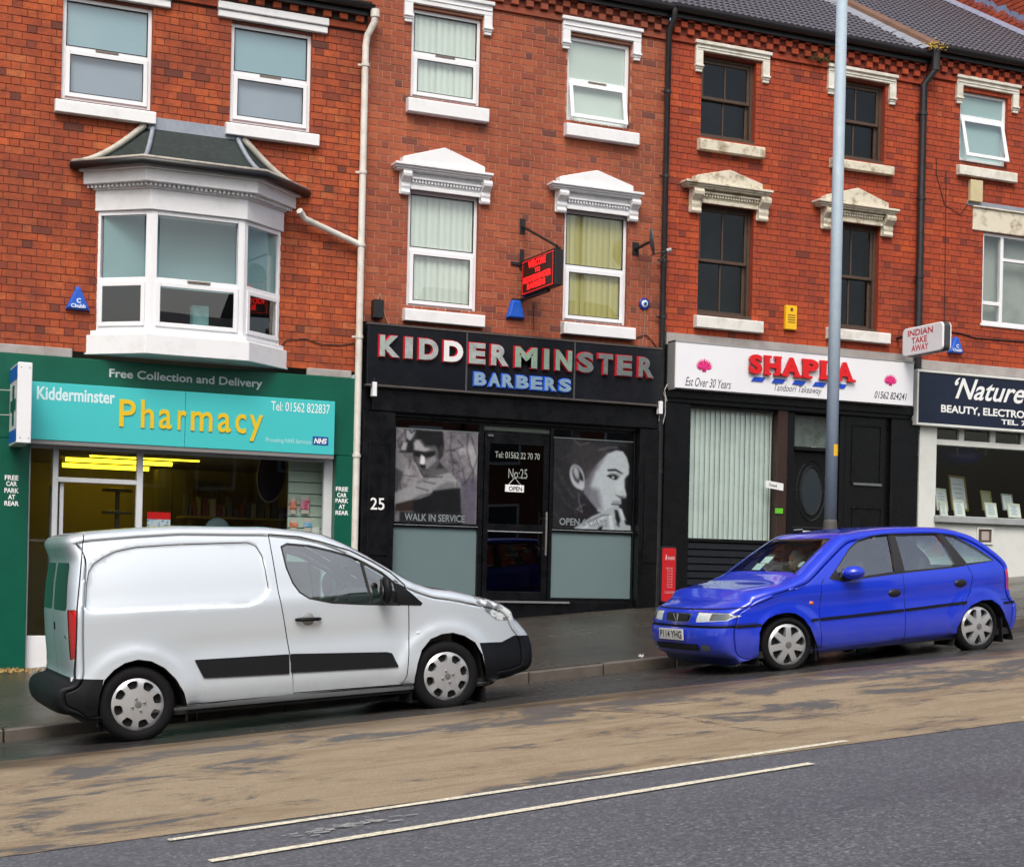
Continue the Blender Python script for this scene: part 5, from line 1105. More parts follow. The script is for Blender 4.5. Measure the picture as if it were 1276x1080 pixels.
# projecting pharmacy light box
XB = at(12.2, 500, -.13)[0]; yo, _ = atX(21.4, 500, XB); zt, zb = atX(21, 452, XB)[1], atX(21, 551, XB)[1]; xe = at(39.7, 500, yo)[0]
t = thing('projecting_sign', 'white projecting light box with blue ends and green cross beside the turquoise sign', 'sign', (XB, -.12, zb))
B(XB, xe, yo, -.12, zb, zt).build('case', WHITE_UPVC, t, bevel=.008); W_ = -.12-yo; frb = lambda u, v, d: (XB-.002-d, -.12-u, zb+v); Hb = zt-zb
def side(nm, u0, u1, v0, v1, m_, d=.002): MB().prism([(u0*W_, v0*Hb), (u1*W_, v0*Hb), (u1*W_, v1*Hb), (u0*W_, v1*Hb)], .0, d, fr=lambda x, y, z: frb(x, z, y)).build(nm, m_, t)
side('blue_band', .04, .96, .80, .97, BLUE); side('blue_band', .04, .96, .03, .18, BLUE); side('green_cross', .38, .62, .24, .74, GREEN); side('green_cross_arm', .16, .84, .42, .56, GREEN, .003)
for zz_ in (zt-.06, zb+.06):
    for x_ in (XB+.04, xe-.03): MB().lathe([(.006, 0), (.006, .004), (0, .005)], (x_, yo-.001, zz_), (0, -1, 0), (1, 0, 0), 8).build('screw', NEARBLACK, t)
for yy in (486, 517): MB().tube([(XB, -.2, at(10, yy, -.2)[1]), (XB-.6, -.03, at(10, yy, -.2)[1])], .008, 5).build('stay_wire', M('stay_grey', (.4, .4, .4), .4, .6), t)
# --- white takeaway sign
t = thing('shop_sign', 'white takeaway sign with raised red SHAPLA letters and pink lotus flowers', 'sign', (X23, -.2, at(990, 494)[1]))
Ys = -.26; WS = M('white_sign_panel', (.80, .82, .86), .4, dirt=.1, dirtcol=(.55, .56, .58), dscale=1.5); s0, s1 = at(841.3, 455, Ys)[0], at(1138.4, 477, Ys)[0]; sz0, sz1 = at(990, 494.3, Ys)[1], at(990, 439, Ys)[1]
B(s0, s1, Ys, -.06, sz0, sz1).build('panel', WS, t, bevel=.004); MB().box(s0-.012, s0-.001, Ys-.006, -.06, sz0-.02, sz1+.02).box(s0-.012, s1+.012, Ys-.006, -.06, sz1+.001, sz1+.022).build('trim', M('aluminium_trim', (.42, .42, .42), .4, .4), t)
REDS = M('red_raised_face', (.70, .008, .012), .35); REDD = M('red_raised_side', (.42, .006, .01), .4)
SP3 = [('S', 933, 951), ('H', 952, 974), ('A', 974, 999), ('P', 1000, 1021), ('L', 1022, 1042), ('A', 1041, 1065)]
zz0, zz1 = at(998, 470.5, Ys-.05)[1], at(998, 446.5, Ys-.05)[1]
for ch, a, b in SP3:
    X0_, X1_ = at(a, 458, Ys-.05)[0], at(b, 458, Ys-.05)[0]; mb = MB(); lettering(mb, ch, wallframe(Ys), X0_+.012, X1_-.012, zz0, zz1, .02, .055, bold=.05)
    sf = {'H': ((0, .42, 0), (0, .42, 1), (.58, 1, 0), (.58, 1, 1)), 'A': ((-.08, .36, 0), (.64, 1.08, 0)), 'P': ((0, .6, 0), (-.02, .2, 1)), 'L': ((0, .45, 0), (0, .5, 1)), 'S': ()}[ch]
    for (p, q, top) in sf:
        zc_ = zz1-.035 if top else zz0; mb.box(X0_+p*(X1_-X0_), X0_+q*(X1_-X0_), Ys-.0552, Ys-.02, zc_, zc_+.035)
    mb.build('letter', [REDS, REDD], t)
BB = M('blue_dash', (.01, .07, .55), .4)
for k in range(5):
    a = 936+k*25.5; X0_, X1_ = at(a+2, 475, Ys)[0], at(a+15, 475, Ys)[0]; zq0, zq1 = at(1000, 480, Ys)[1], at(1000, 474.5, Ys)[1]
    MB().prism([(X0_-.03, zq0), (X1_-.02, zq0), (X1_+.03, zq1), (X0_+.02, zq1)], Ys-.012, Ys).build('blue_dash', BB, t)
DP = M('dark_sign_print', (.05, .035, .05), .5)
sign_text('Est Over 30 Years', 854, 911, 471.5, 482.5, Ys, DP, t, 'script_words', shear=.35); sign_text('Tandoori Takeaway', 964.7, 1024, 480.5, 491.5, Ys, DP, t, 'script_words', shear=.35); sign_text('01562 824241', 1089.7, 1130, 488.5, 497.5, Ys, DP, t, 'phone_number', shear=.3, bold=.01)
PK = M('lotus_pink', (.80, .03, .22), .5); PK2 = M('lotus_dark_pink', (.45, .01, .14), .5)
for (cx, cy, r_) in ((877.5, 455, 14.5), (1109.5, 472.5, 13)):
    X_, Z_ = at(cx, cy+5, Ys); R_ = r_/88; mb = MB()
    for k in range(13):
        an = math.radians(8+164*k/12); L_ = R_*(.95 if k % 2 else 1.12)*(1.0 if 20 < math.degrees(an) < 160 else .85)
        if k % 2 == 0: L_ *= .86
        dx, dz = math.cos(an), math.sin(an)*1.0; nx_, nz_ = -dz, dx; w_ = R_*.13; y_ = Ys-.0015-.0006*k
        mb.add([(X_, y_, Z_), (X_+dx*L_*.5+nx_*w_, y_, Z_+dz*L_*.5+nz_*w_), (X_+dx*L_, y_, Z_+dz*L_), (X_+dx*L_*.5-nx_*w_, y_, Z_+dz*L_*.5-nz_*w_)], [(0, 3, 2, 1)], k % 3 == 0)
    mb.box(X_-R_*.2, X_+R_*.2, Ys-.004, Ys-.001, Z_-R_*.25, Z_, 1); mb.build('lotus_flower', [PK, PK2], t)
# projecting take away light box
XB = at(1126.5, 430, -.25)[0]; yo, _ = atX(1177, 428, XB); yn, _ = atX(1126.5, 430, XB)
zt = (atX(1128, 409, XB)[1]+atX(1176, 402, XB)[1])/2; zb = (atX(1128, 443, XB)[1]+atX(1176, 438, XB)[1])/2
t = thing('projecting_sign', 'white rounded light box reading INDIAN TAKE AWAY in front of the black pipe', 'sign', (XB, yn, zb)); L_, Hh = yn-yo, zt-zb
def rrect(w_, h_, r, n=5): return [(w_*sx/2-sx*r+r*math.cos(a), h_*sz/2-sz*r+r*math.sin(a)) for sx, sz, a0_ in ((1, -1, -90), (1, 1, 0), (-1, 1, 90), (-1, -1, 180)) for a in [math.radians(a0_+90*k/n) for k in range(n+1)]]
fc = lambda x, y, z: (XB+y, (yo+yn)/2-x, (zt+zb)/2+z)
for nm, a, b, sc_, m_ in (('face', -.035, 0, 1, WS), ('rim', .0005, .10, 1.0, M('light_box_rim', (.05, .05, .055), .4)), ('back_face', .1005, .13, 1, WS)):
    MB().prism([(x*sc_, z*sc_) for x, z in rrect(L_, Hh, .07)], a, b, fr=fc).build(nm, m_, t, bevel=.012 if nm != 'rim' else 0)
mb = MB(); fi = lambda u, v, d: (XB-.036-d, yn-u, zb+v); RW = M('crimson_letters', (.55, .01, .03), .5)
for s_, a, b, c, d in (('INDIAN', .14, .76, .68, .90), ('TAKE', .24, .62, .40, .62), ('AWAY', .24, .66, .12, .35)): lettering(mb, s_, fi, a*L_, b*L_, c*Hh, d*Hh, .001, bold=.02)
mb.build('words', RW, t); MB().tube([(XB+.05, -.0, zt-.1), (XB+.05, yn, zt-.1)], .02, 8).build('bracket', BLACKM, t)
# closed sign, green sticker
r_ = rc(950.6, 972.4, 599, 608, .02); t = thing('closed_sign', 'small white sign reading Closed at the edge of the takeaway blind', 'sign', (r_[0], 0, r_[2]))
fz = lambda u, v, d: (r_[0]+u, -.055-d, r_[2]+v-.12*u); MB().prism([(0, 0), (r_[1]-r_[0], 0), (r_[1]-r_[0], r_[3]-r_[2]), (0, r_[3]-r_[2])], .001, .006, fr=lambda x, y, z: fz(x, z, y)).build('board', TXTW, t)
mb = MB(); lettering(mb, 'Closed', fz, .05, .19, .03, .075, .007, bold=.02); mb.build('words', BLACKM, t)
r_ = rc(961, 973, 632, 641, .02); t = thing('window_sticker', 'green sticker on the takeaway window post', 'sticker', (r_[0], 0, r_[2])); B(r_[0], r_[1], -.057, -.0515, r_[2], r_[3]).build('backing', BLACKM, t); B(r_[0]+.015, r_[1]-.015, -.06, -.0575, r_[2]+.015, r_[3]-.015).build('green_face', M('lime_green', (.12, .50, .02), .5), t)
# salon sign
Ys = -.16; t = thing('shop_sign', 'navy salon sign with white script letters reading Nature at the right edge', 'sign', (X34, -.1, s4B))
n0 = at(1144, 490, Ys)[0]; nz0, nz1 = at(1210, 531, Ys)[1], at(1210, 469, Ys)[1]; NV = M('navy_sign', (.006, .012, .035), .25, dirt=.2, dirtcol=(.03, .04, .07), dscale=2)
B(n0, X45-.1, Ys, -.06, nz0, nz1).build('panel', NV, t, bevel=.004); MB().box(n0-.03, X45-.1, Ys-.02, -.05, nz1+.001, nz1+.04).build('top_trim', PW, t, bevel=.005); MB().box(n0-.03, X45-.1, Ys-.02, -.05, nz0-.04, nz0-.001).build('bottom_trim', PW, t, bevel=.005); B(n0-.03, n0-.001, Ys-.018, -.05, nz0, nz1).build('side_trim', PW, t)
sign_text('‘Nature', 1189.5, 1277, 473.5, 500, Ys, TXTW, t, 'script_words', shear=.4, bold=.015); sign_text('BEAUTY, ELECTROLYSIS', 1172.5, 1304, 509, 520, Ys, TXTW, t, 'words', bold=.03); sign_text('TEL. 79', 1247.5, 1284, 523.5, 530, Ys, TXTW, t, 'phone_number', bold=.03)
# red pavement board
Xa, Xb_ = at(822.5, 715, -.7)[0], at(844, 715, -.7)[0]; za0, za1 = at(833, 749, -.7)[1], at(833, 682.5, -.7)[1]
t = thing('pavement_sign', 'red rounded price board on the pavement beside the barbers', 'pavement sign', ((Xa+Xb_)/2, -.7, z_pave(Xa, -.7)))
ang_ = .35; cxx = (Xa+Xb_)/2; wS = (Xb_-Xa)/math.cos(ang_)*1.0
fs_ = lambda x, y, z: (cxx+x*math.cos(ang_)+y*math.sin(ang_), -.7+x*math.sin(ang_)+y*math.cos(ang_), (za0+za1)/2+z)
MB().prism(rrect(wS+.05, za1-za0+.05, .05), .005, .05, fr=fs_).build('frame', BLACKM, t, bevel=.006); MB().prism(rrect(wS, za1-za0, .04), -.006, .004, fr=fs_).build('red_panel', M('red_board', (.60, .012, .018), .35), t)
zg = z_pave(cxx, -.7); MB().prism([(-.16, zg-(za0+za1)/2+.005), (.16, zg-(za0+za1)/2+.005), (.16, zg-(za0+za1)/2+.05), (-.16, zg-(za0+za1)/2+.05)], -.2, .2, fr=fs_).build('base', BLACKM, t, bevel=.01)
MB().prism([(-.03, zg-(za0+za1)/2+.04), (.03, zg-(za0+za1)/2+.04), (.03, -(za1-za0)/2), (-.03, -(za1-za0)/2)], .01, .04, fr=fs_).build('post', BLACKM, t)
mb = MB(); fw = lambda u, v, d: fs_(u, -.0065-d, v); hh = (za1-za0)
lettering(mb, 'BARBERS', fw, -.03, wS*.42, hh*.28, hh*.34, .001, bold=.02); lettering(mb, 'PRICE LIST', fw, -.06, wS*.3, hh*.1, hh*.135, .001)
for k in range(7): lettering(mb, 'Trim 0%d' % (k+3), fw, -.04, wS*.28, hh*(.055-.05*k), hh*(.082-.05*k), .001)
lettering(mb, 'T. 01562 227070', fw, -.09, wS*.42, -hh*.35, -hh*.31, .001); mb.build('words', M('pinkish_white_print', (.75, .5, .5), .5), t)
t2 = MB(); t2.tube([fs_(-.07, -.01, hh*.27), fs_(-.06, -.01, hh*.34), fs_(-.065, -.01, hh*.37)], .008, 5); t2.build('figure_mark', MATS['pinkish_white_print'], t)
# --- lamp post
Yl = -3.55; xl_ = at(1042, 320, Yl)[0]; zl = z_pave(xl_, Yl)
t = thing('lamp_post', 'tall grey galvanised lamp post rising behind the blue car in front of the takeaway', 'lamp post', (xl_, Yl, zl))
sL = 14.6/(FPX/((Vector((xl_, Yl, 4))-CAM).dot(vd)))/2
zc_ = at(1034, 652, Yl)[1]
MB().tube([(xl_, Yl, zc_+.02), (xl_, Yl, zc_+3), (xl_, Yl, 9.6)], [sL*1.04, sL, sL*.93], 20).build('pole', GALV, t, smooth=True)
MB().lathe([(sL*1.25, -.07), (sL*1.22, -.06), (sL*1.18, .0), (sL*1.02, .055), (sL*.9, .06)], (xl_, Yl, zc_), (0, 0, 1), (1, 0, 0), 20).build('collar', M('bitumen_collar', (.07, .065, .06), .7, dirt=.5, dirtcol=(.15, .12, .1)), t, smooth=True)
MB().lathe([(sL*1.55, zl-zc_-.05), (sL*1.55, -.16), (sL*1.45, -.11), (sL*1.2, -.07)], (xl_, Yl, zc_), (0, 0, 1), (1, 0, 0), 20).build('base', M('salmon_primer', (.50, .26, .20), .6, dirt=.3), t, smooth=True)
ly = at(1037, 561, Yl)[1]; MB().add([(xl_+math.sin(a)*(sL*1.02+.002), Yl-math.cos(a)*(sL*1.02+.002), z) for z in (ly-.07, ly+.07) for a in (-.3, 0, .35, .7)], [(0, 1, 5, 4), (1, 2, 6, 5), (2, 3, 7, 6)]).build('number_sticker', M('yellow_sticker', (.8, .48, .02), .5), t)
MB().tube([(xl_, Yl, 9.58), (xl_, Yl-.3, 9.9), (xl_, Yl-1.2, 10.05)], [.06, .05, .04], 10).build('arm', GALV, t, smooth=True); MB().sphere((xl_, Yl-1.4, 10.02), (.12, .3, .07)).build('lantern', GALV, t, smooth=True)
# --- inside the pharmacy
tube_m = M('yellow_tube_light', (1.0, .74, .025), .5, emit=3.5)
for k, (xa, xb, yy, Yd, lb) in enumerate(((76, 187, 581.5, 3.4, 'lowest yellow strip light on the pharmacy ceiling'), (80, 216, 575.5, 2.8, 'second yellow strip light on the pharmacy ceiling'), (110, 250, 570, 2.1, 'yellow strip light nearest the pharmacy window'))):
    X0_, X1_ = at(xa, yy, Yd)[0], at(xb, yy, Yd)[0]; z_ = at(xb, yy+3, Yd)[1]; t = thing('strip_light', lb, 'strip light', (X0_, Yd, z_), group='strip lights on the pharmacy ceiling')
    B(X0_, X1_, Yd-.05, Yd+.05, z_+.03, z_+.07).build('housing', M('light_housing', (.6, .5, .2), .5), t); MB().tube([(X0_+.02, Yd, z_), (X1_-.02, Yd, z_)], .03, 8).build('tube', tube_m, t)
def flat(name, label, cat, pxs, Y, mat, th=.01, group=None):
    r_ = rc(*pxs, Y); o = B(r_[0], r_[1], Y, Y+th, r_[2], r_[3]).build(name, mat); return tag(o, label, cat, group)
Yw = .32; r_ = rc(359, 415, 560, 700, Yw); t = thing('slat_wall', 'pale slatted display panel at the right of the pharmacy window', 'display panel', (r_[0], Yw, r_[2]))
B(r_[0], r_[1], Yw+.02, Yw+.04, r_[2], r_[3]).build('backing', M('slat_groove', (.2, .25, .22), .8), t); z_ = r_[2]; k = 0; SLM = M('slat_board', (.55, .66, .58), .5)
while z_ < r_[3]: B(r_[0], r_[1], Yw, Yw+.018, z_, z_+.135).build('slat', SLM, t); z_ += .15
for pxs, c, lb in (((361, 369.5, 617, 640), (.75, .15, .05), 'orange pack hanging upper left on the slat panel'), ((374.5, 386, 617, 640), (.7, .08, .22), 'pink pack hanging upper right on the slat panel'), ((361, 371, 645, 662), (.1, .4, .75), 'blue pack hanging lower left on the slat panel'), ((378, 388.5, 645, 662), (.12, .42, .78), 'blue pack hanging lower right on the slat panel')):
    r_ = rc(*pxs, Yw-.05); t = thing('hanging_pack', lb, 'pack', (r_[0], Yw-.05, r_[2])); B(r_[0], r_[1], Yw-.06, Yw-.03, r_[2]+.05, r_[3]-.06).build('pouch', M('pack_%d' % int(pxs[0]), c, .4, dirt=.8, dirtcol=(.75, .7, .7), dscale=16), t, bevel=.012); B(r_[0]+.01, r_[1]-.01, Yw-.05, Yw-.045, r_[2], r_[3]).build('card', M('pack_card', (.6, .55, .5), .6), t)
flat('leaflet', 'white leaflet low on the slat panel', 'leaflet', (379, 398, 657, 672), Yw-.02, TXTW)
X_, Z_ = at(338, 591, .9); t = thing('oval_mirror', 'dark oval mirror hanging inside the pharmacy window', 'mirror', (X_, .9, Z_)); mb = MB(); c, s_ = math.cos(-.12), math.sin(-.12)
MB().disc((X_, .9, Z_), (c, 0, s_), (-s_, 0, c), .19, .37, 32).build('mirror_glass', M('dark_mirror', (.01, .014, .03), .1), t)
mb = MB(); mb.tube([(X_+.195*math.cos(a)*c-.375*math.sin(a)*s_, .89, Z_+.195*math.cos(a)*s_+.375*math.sin(a)*c) for a in [k*math.tau/32 for k in range(33)]], .008, 5, cap=False); mb.build('rim', M('mirror_rim', (.3, .32, .3), .3, .7), t)
r_ = rc(183, 212, 638, 690, .12); t = thing('window_poster', 'red and white leaflet poster in the pharmacy window', 'poster', (r_[0], .12, r_[2]))
B(r_[0], r_[1], .12, .124, r_[2], r_[3]-.09).build('photo_panel', M('clinic_print', (.55, .62, .72), .5, dirt=1, dirtcol=(.10, .14, .3), dscale=18, dlo=.5, dhi=.58), t); B(r_[0], r_[1], .12, .123, r_[3]-.088, r_[3]).build('red_header', RED, t)
X_, Z_ = at(271, 655, 1.0); t = thing('chair', 'pale blue chair back inside the pharmacy window', 'chair', (X_, 1, Z_-.6)); MB().sphere((X_, 1.0, Z_-.05), (.17, .03, .16)).build('backrest', M('pale_blue_plastic', (.22, .32, .36), .5), t, smooth=True); MB().tube([(X_, 1.05, Z_-.1), (X_, 1.1, Z_-.7)], .02, 6).build('stem', BLACKM, t); B(X_-.2, X_+.2, .8, 1.2, Z_-.62, Z_-.56).build('seat', BLACKM, t)
x0_, zS = at(225, 645, 2.6); x1_ = at(357, 640, 2.6)[0]; t = thing('display_shelf', 'long shelf of stock at the back of the pharmacy', 'shelf', (x0_, 2.6, zS))
for k in range(3): B(x0_, x1_+.3, 2.4, 2.9, zS-k*.42, zS-k*.42+.03).build('shelf_board', M('ochre_shelf', (.35, .25, .06), .6), t)
mb = MB(); rnd = random.Random(8)
for k in range(3):
    x = x0_+.02
    while x < x1_+.2: w_ = rnd.uniform(.035, .09); h_ = rnd.uniform(.1, .3); mb.box(x, x+w_, 2.45, 2.55, zS-k*.42+.031, zS-k*.42+.031+h_, rnd.randrange(4)); x += w_+rnd.uniform(.005, .05)
tag(mb.build('stock', [M('stock_a', (.25, .22, .15), .5), M('stock_b', (.1, .12, .14), .5), M('stock_c', (.4, .38, .3), .5), M('stock_d', (.18, .05, .04), .5)], t), kind='stuff')
for k, (a, b, c, d, Yd, lb) in enumerate(((196, 234, 585, 640, 3.2, 'tall pale cabinet on the left at the back of the pharmacy'), (246, 274, 600, 640, 3.5, 'low pale cabinet by the back wall of the pharmacy'))):
    r_ = rc(a, b, c, d, Yd); t = thing('cabinet', lb, 'cabinet', (r_[0], Yd, r_[2])); B(r_[0], r_[1], Yd, Yd+.3, r_[2]-.6, r_[3]).build('carcass', M('cabinet_olive', (.14, .13, .08), .6), t); B(r_[0]+.02, (r_[0]+r_[1])/2-.01, Yd-.02, Yd, r_[2]-.5, r_[3]-.03).build('cabinet_door', MATS['cabinet_olive'], t, bevel=.005); B((r_[0]+r_[1])/2+.01, r_[1]-.02, Yd-.02, Yd, r_[2]-.5, r_[3]-.03).build('cabinet_door', MATS['cabinet_olive'], t, bevel=.005)
# a customer standing deep inside the open door is only a dim shape: stand of goods
X_, Z_ = at(146, 640, 1.8); t = thing('display_stand', 'dim display stand inside the open pharmacy door', 'display stand', (X_, 1.8, 1)); MB().tube([(X_, 1.8, .7), (X_, 1.8, Z_+.35)], .03, 8).build('pole', M('stand_grey', (.2, .18, .12), .5), t)
for k in range(4): MB().lathe([(.02, .05), (.2, .03), (.21, 0), (0, 0)], (X_, 1.8, Z_+.3-k*.3), (0, 0, 1), (1, 0, 0), 14).build('tray', MATS['stand_grey'], t)
# --- inside the salon window
GF = M('gilt_frame', (.42, .33, .12), .4, .3); WF = M('ivory_frame', (.80, .82, .66), .5); PAPER = M('certificate_paper', (.85, .90, .92), .6); INK = M('certificate_ink', (.2, .22, .28), .6)
for k, (a, b, c, d, Yd, fm, lb) in enumerate(((1187, 1217, 592, 636, .62, GF, 'large gilt framed certificate standing at the back of the salon window'), (1167.5, 1188, 608, 636, .55, WF, 'ivory framed certificate back left in the salon window'), (1172, 1185.5, 625.6, 644, .3, WF, 'smallest ivory certificate at the front left of the salon window'),
        (1190, 1209, 623, 644, .3, WF, 'ivory certificate in front of the large gilt frame'), (1225, 1243, 611, 636, .55, GF, 'small gilt framed picture behind a certificate in the salon window'), (1229, 1250, 626, 645, .3, WF, 'ivory certificate right of centre at the front of the salon window'),
        (1250, 1270, 615, 636, .55, M('silver_frame', (.5, .54, .56), .35, .3), 'silver framed certificate at the back right of the salon window'), (1257, 1280, 627, 645, .3, WF, 'ivory certificate at the front right edge of the salon window'))):
    r_ = rc(a, b, c, d, Yd); t = thing('framed_certificate', lb, 'certificate', (r_[0], Yd, r_[2]), group='framed certificates in the salon window'); fwid = .035 if k == 0 else .022
    lean = .22; H_ = (r_[3]-r_[2]); yw = .35
    ff = lambda x, y, z, r_=r_, Yd=Yd: (r_[0]+x*.97, Yd+y+(z-r_[2])*lean+(x)*yw, z)
    w_ = r_[1]-r_[0]; mb = MB()
    for (p, q, u_, v_) in ((0, fwid, r_[2], r_[3]), (w_-fwid, w_, r_[2], r_[3]), (fwid, w_-fwid, r_[2], r_[2]+fwid), (fwid, w_-fwid, r_[3]-fwid, r_[3])): mb.prism([(p, u_), (q, u_), (q, v_), (p, v_)], -.015, .01, fr=ff)
    mb.build('frame', fm, t); MB().prism([(fwid*.5, r_[2]+fwid*.5), (w_-fwid*.5, r_[2]+fwid*.5), (w_-fwid*.5, r_[3]-fwid*.5), (fwid*.5, r_[3]-fwid*.5)], -.004, .0, fr=ff).build('paper', PAPER if k != 4 else M('olive_print', (.30, .33, .22), .6), t)
    mb = MB(); rnd = random.Random(k)
    for j in range(5): hw = w_*rnd.uniform(.15, .3); zz_ = r_[3]-H_*(.25+.13*j); mb.prism([(w_/2-hw, zz_), (w_/2+hw, zz_), (w_/2+hw, zz_+.008), (w_/2-hw, zz_+.008)], -.0055, -.0045, fr=ff)
    mb.build('printed_lines', INK, t)
X_, Z_ = at(1189, 560, 1.3); t = thing('pendant_shade', 'large dark blue lamp shade inside the salon window', 'lamp shade', (X_, 1.3, Z_)); MB().lathe([(.08, .12), (.3, .06), (.45, -.06), (.42, -.18), (.2, -.26), (0, -.28)], (X_, 1.3, Z_), (0, 0, 1), (1, 0, 0), 24).build('shade', M('deep_blue_shade', (.01, .03, .28), .3), t, smooth=True); MB().tube([(X_, 1.3, Z_+.1), (X_, 1.3, Z_+.5)], .01, 5).build('cord', BLACKM, t)
for px_, py_, lb in ((1192.5, 563, 'small silver spotlight left in the salon window'), (1228, 564, 'small silver spotlight right in the salon window')):
    X_, Z_ = at(px_, py_, .5); t = thing('spotlight', lb, 'spotlight', (X_, .5, Z_)); MB().lathe([(.008, .05), (.012, .02), (.03, -.04), (0, -.04)], (X_, .5, Z_), (0, 0, 1), (1, 0, 0), 10).build('cone', CH, t); MB().tube([(X_, .5, Z_+.04), (X_, .5, Z_+.12)], .005, 5).build('stem', CH, t)
# cables and growths on the walls
def cable(label, pts, r=.006, mat=None): o = MB().tube(pts, r, 5).build('cable', mat or BLACKM); return tag(o, label, 'cable')
def wl(pxs, Y=-.02): return [(at(a, b, Y)[0], Y, at(a, b, Y)[1]) for a, b in pxs]
cable('dark cable drooping along the wall above the salon sign', wl([(1178, 412), (1200, 416), (1215, 421), (1240, 423), (1290, 427)]), .010)
cable('thin dark cable on the brick wall right of the bay window', wl([(350, 432), (356, 424), (380, 422), (400, 429), (425, 430), (440, 428)]), .007)
cable('thin vertical cable on the salon house wall', wl([(1179, 212), (1178, 320), (1177, 405)]), .006)
cable('loop of cable under the right end of the barbers sign', wl([(824, 482), (829, 495), (829, 515), (826, 528), (821, 524), (822, 512)], -.12), .007, M('white_cable', (.5, .48, .45), .5))
cable('white loose cable on the takeaway pilaster top', wl([(832, 478), (828, 486), (831, 500)], -.2), .006, MATS['white_cable'])
cable('dark cable above the right end of the barbers sign', wl([(760, 421), (780, 424), (795, 420), (805, 417), (812, 424), (818, 432)]), .007)
cable('dark cable hanging below the LED sign', wl([(666, 376), (665, 390), (665, 412)]), .005)
def clump(name, label, cat, c, r, n, mat, seed=0, sz=.04):
    rnd = random.Random(seed); mb = MB()
    for k in range(n):
        p = Vector(c)+Vector((rnd.gauss(0, r[0]), rnd.gauss(0, r[1]), abs(rnd.gauss(0, r[2])))); a = Vector((rnd.uniform(-1, 1), rnd.uniform(-1, 1), rnd.uniform(-.3, 1))).normalized()*sz; b = a.orthogonal().normalized()*sz*.4
        mb.add([p-b, p+a*.5+b*.5, p+a], [(0, 1, 2)])
    return tag(mb.build(name, mat), label, cat, kind='stuff' if n > 50 else None)
clump('gutter_weed', 'yellow moss clump where the two roofs meet', 'weed', (X34-.05, -.3, G3+.05), (.1, .05, .06), 160, M('yellow_moss', (.50, .33, .03), .9), 1)
X_, Z_ = at(1024, 72, -.1); clump('gutter_weed', 'green weed growing from the brick eaves left of the lamp post', 'weed', (X_, -.1, Z_-.06), (.16, .03, .05), 200, M('dark_green_weed', (.04, .07, .015), .9), 2)
X_, Z_ = at(18, 834, -.25); clump('fallen_leaves', 'yellow brown fallen leaves at the foot of the green pilaster', 'leaves', (X_-.05, -.3, z_pave(X_, -.3)+.005), (.22, .09, .012), 260, M('leaf_litter', (.40, .26, .09), .9), 3, .045)
o = clump('litter', 'small white scrap of litter on the pavement left of the blue car', 'litter', (0, 0, 0), (.01, .01, .004), 6, TXTW, 4, .05)
pp = None
for yy in range(40):
    Y_ = -4+yy*.1; X_, Z_ = at(800, 811, Y_)
    if Z_ > z_pave(X_, Y_)-.01: pp = (X_, Y_, z_pave(X_, Y_)+.004); break
o.location = pp or (9, -3, 1)
# ================================================================ vehicles
def T_car(o, px, py, y):
    X0, Y0, Z0, th = o; X, Z = at(px, py, Y0+y); dx, dz = X-X0, Z-Z0
    return dx*math.cos(th)+dz*math.sin(th), -dx*math.sin(th)+dz*math.cos(th)
def tracer(o, W, yc):
    def f(*pts):
        out = []
        for px, py in pts:
            y = 0.0
            for _ in range(5): x, z = T_car(o, px, py, y); y = yc-W(x, z)
            out.append((x, z))
        return out
    return f
def zo(x0, y0, s): return lambda *p: [(x0+a/s, y0+b/s) for a, b in p]
def inpoly(p, a, b):
    c = False; n = len(p)
    for i in range(n):
        (x1, y1), (x2, y2) = p[i], p[i-1]
        if (y1 > b) != (y2 > b) and a < x1+(b-y1)*(x2-x1)/(y2-y1): c = not c
    return c
def sdpoly(p, a, b):
    d = 1e9
    for i in range(len(p)):
        (x1, y1), (x2, y2) = p[i-1], p[i]; ex, ey = x2-x1, y2-y1; t = max(0, min(1, ((a-x1)*ex+(b-y1)*ey)/(ex*ex+ey*ey+1e-12)))
        d = min(d, math.hypot(a-x1-ex*t, b-y1-ey*t))
    return -d if inpoly(p, a, b) else d
def offset_poly(p, d):
    "move each vertex of a closed polygon outwards by d"
    A = sum(p[i-1][0]*p[i][1]-p[i][0]*p[i-1][1] for i in range(len(p))); sg = 1 if A > 0 else -1; out = []
    n = len(p)
    for i in range(n):
        a, b, c = Vector(p[i-1]), Vector(p[i]), Vector(p[(i+1) % n]); t1 = (b-a).normalized(); t2 = (c-b).normalized()
        n1 = Vector((t1.y, -t1.x))*sg; n2 = Vector((t2.y, -t2.x))*sg; m = n1+n2; m = m/(max(.35, m.length_squared/2)) if m.length > 1e-6 else n1; q = b+m*d*(1 if m.length < 2.2 else 2.2/m.length); out.append((q.x, q.y))
    return out
def strip(pl, w):
    "thin closed polygon around an open polyline"
    L_, R_ = [], []; n = len(pl)
    for i in range(n):
        a, c = Vector(pl[max(0, i-1)]), Vector(pl[min(n-1, i+1)]); t = (c-a).normalized(); nn = Vector((-t.y, t.x))*w/2; b = Vector(pl[i]); L_.append(tuple(b+nn)); R_.append(tuple(b-nn))
    return L_+R_[::-1]
def roundc(p, r, n=4):
    "round the corners of a polygon"
    out = []; N = len(p)
    for i in range(N):
        a, b, c = Vector(p[i-1]), Vector(p[i]), Vector(p[(i+1) % N]); l1, l2 = (a-b).length, (c-b).length; rr = min(r, l1*.45, l2*.45)
        q0, q1 = b+(a-b)/l1*rr, b+(c-b)/l2*rr
        for k in range(n+1): t = k/n; out.append(tuple(q0*(1-t)**2+b*2*t*(1-t)+q1*t*t))
    return out
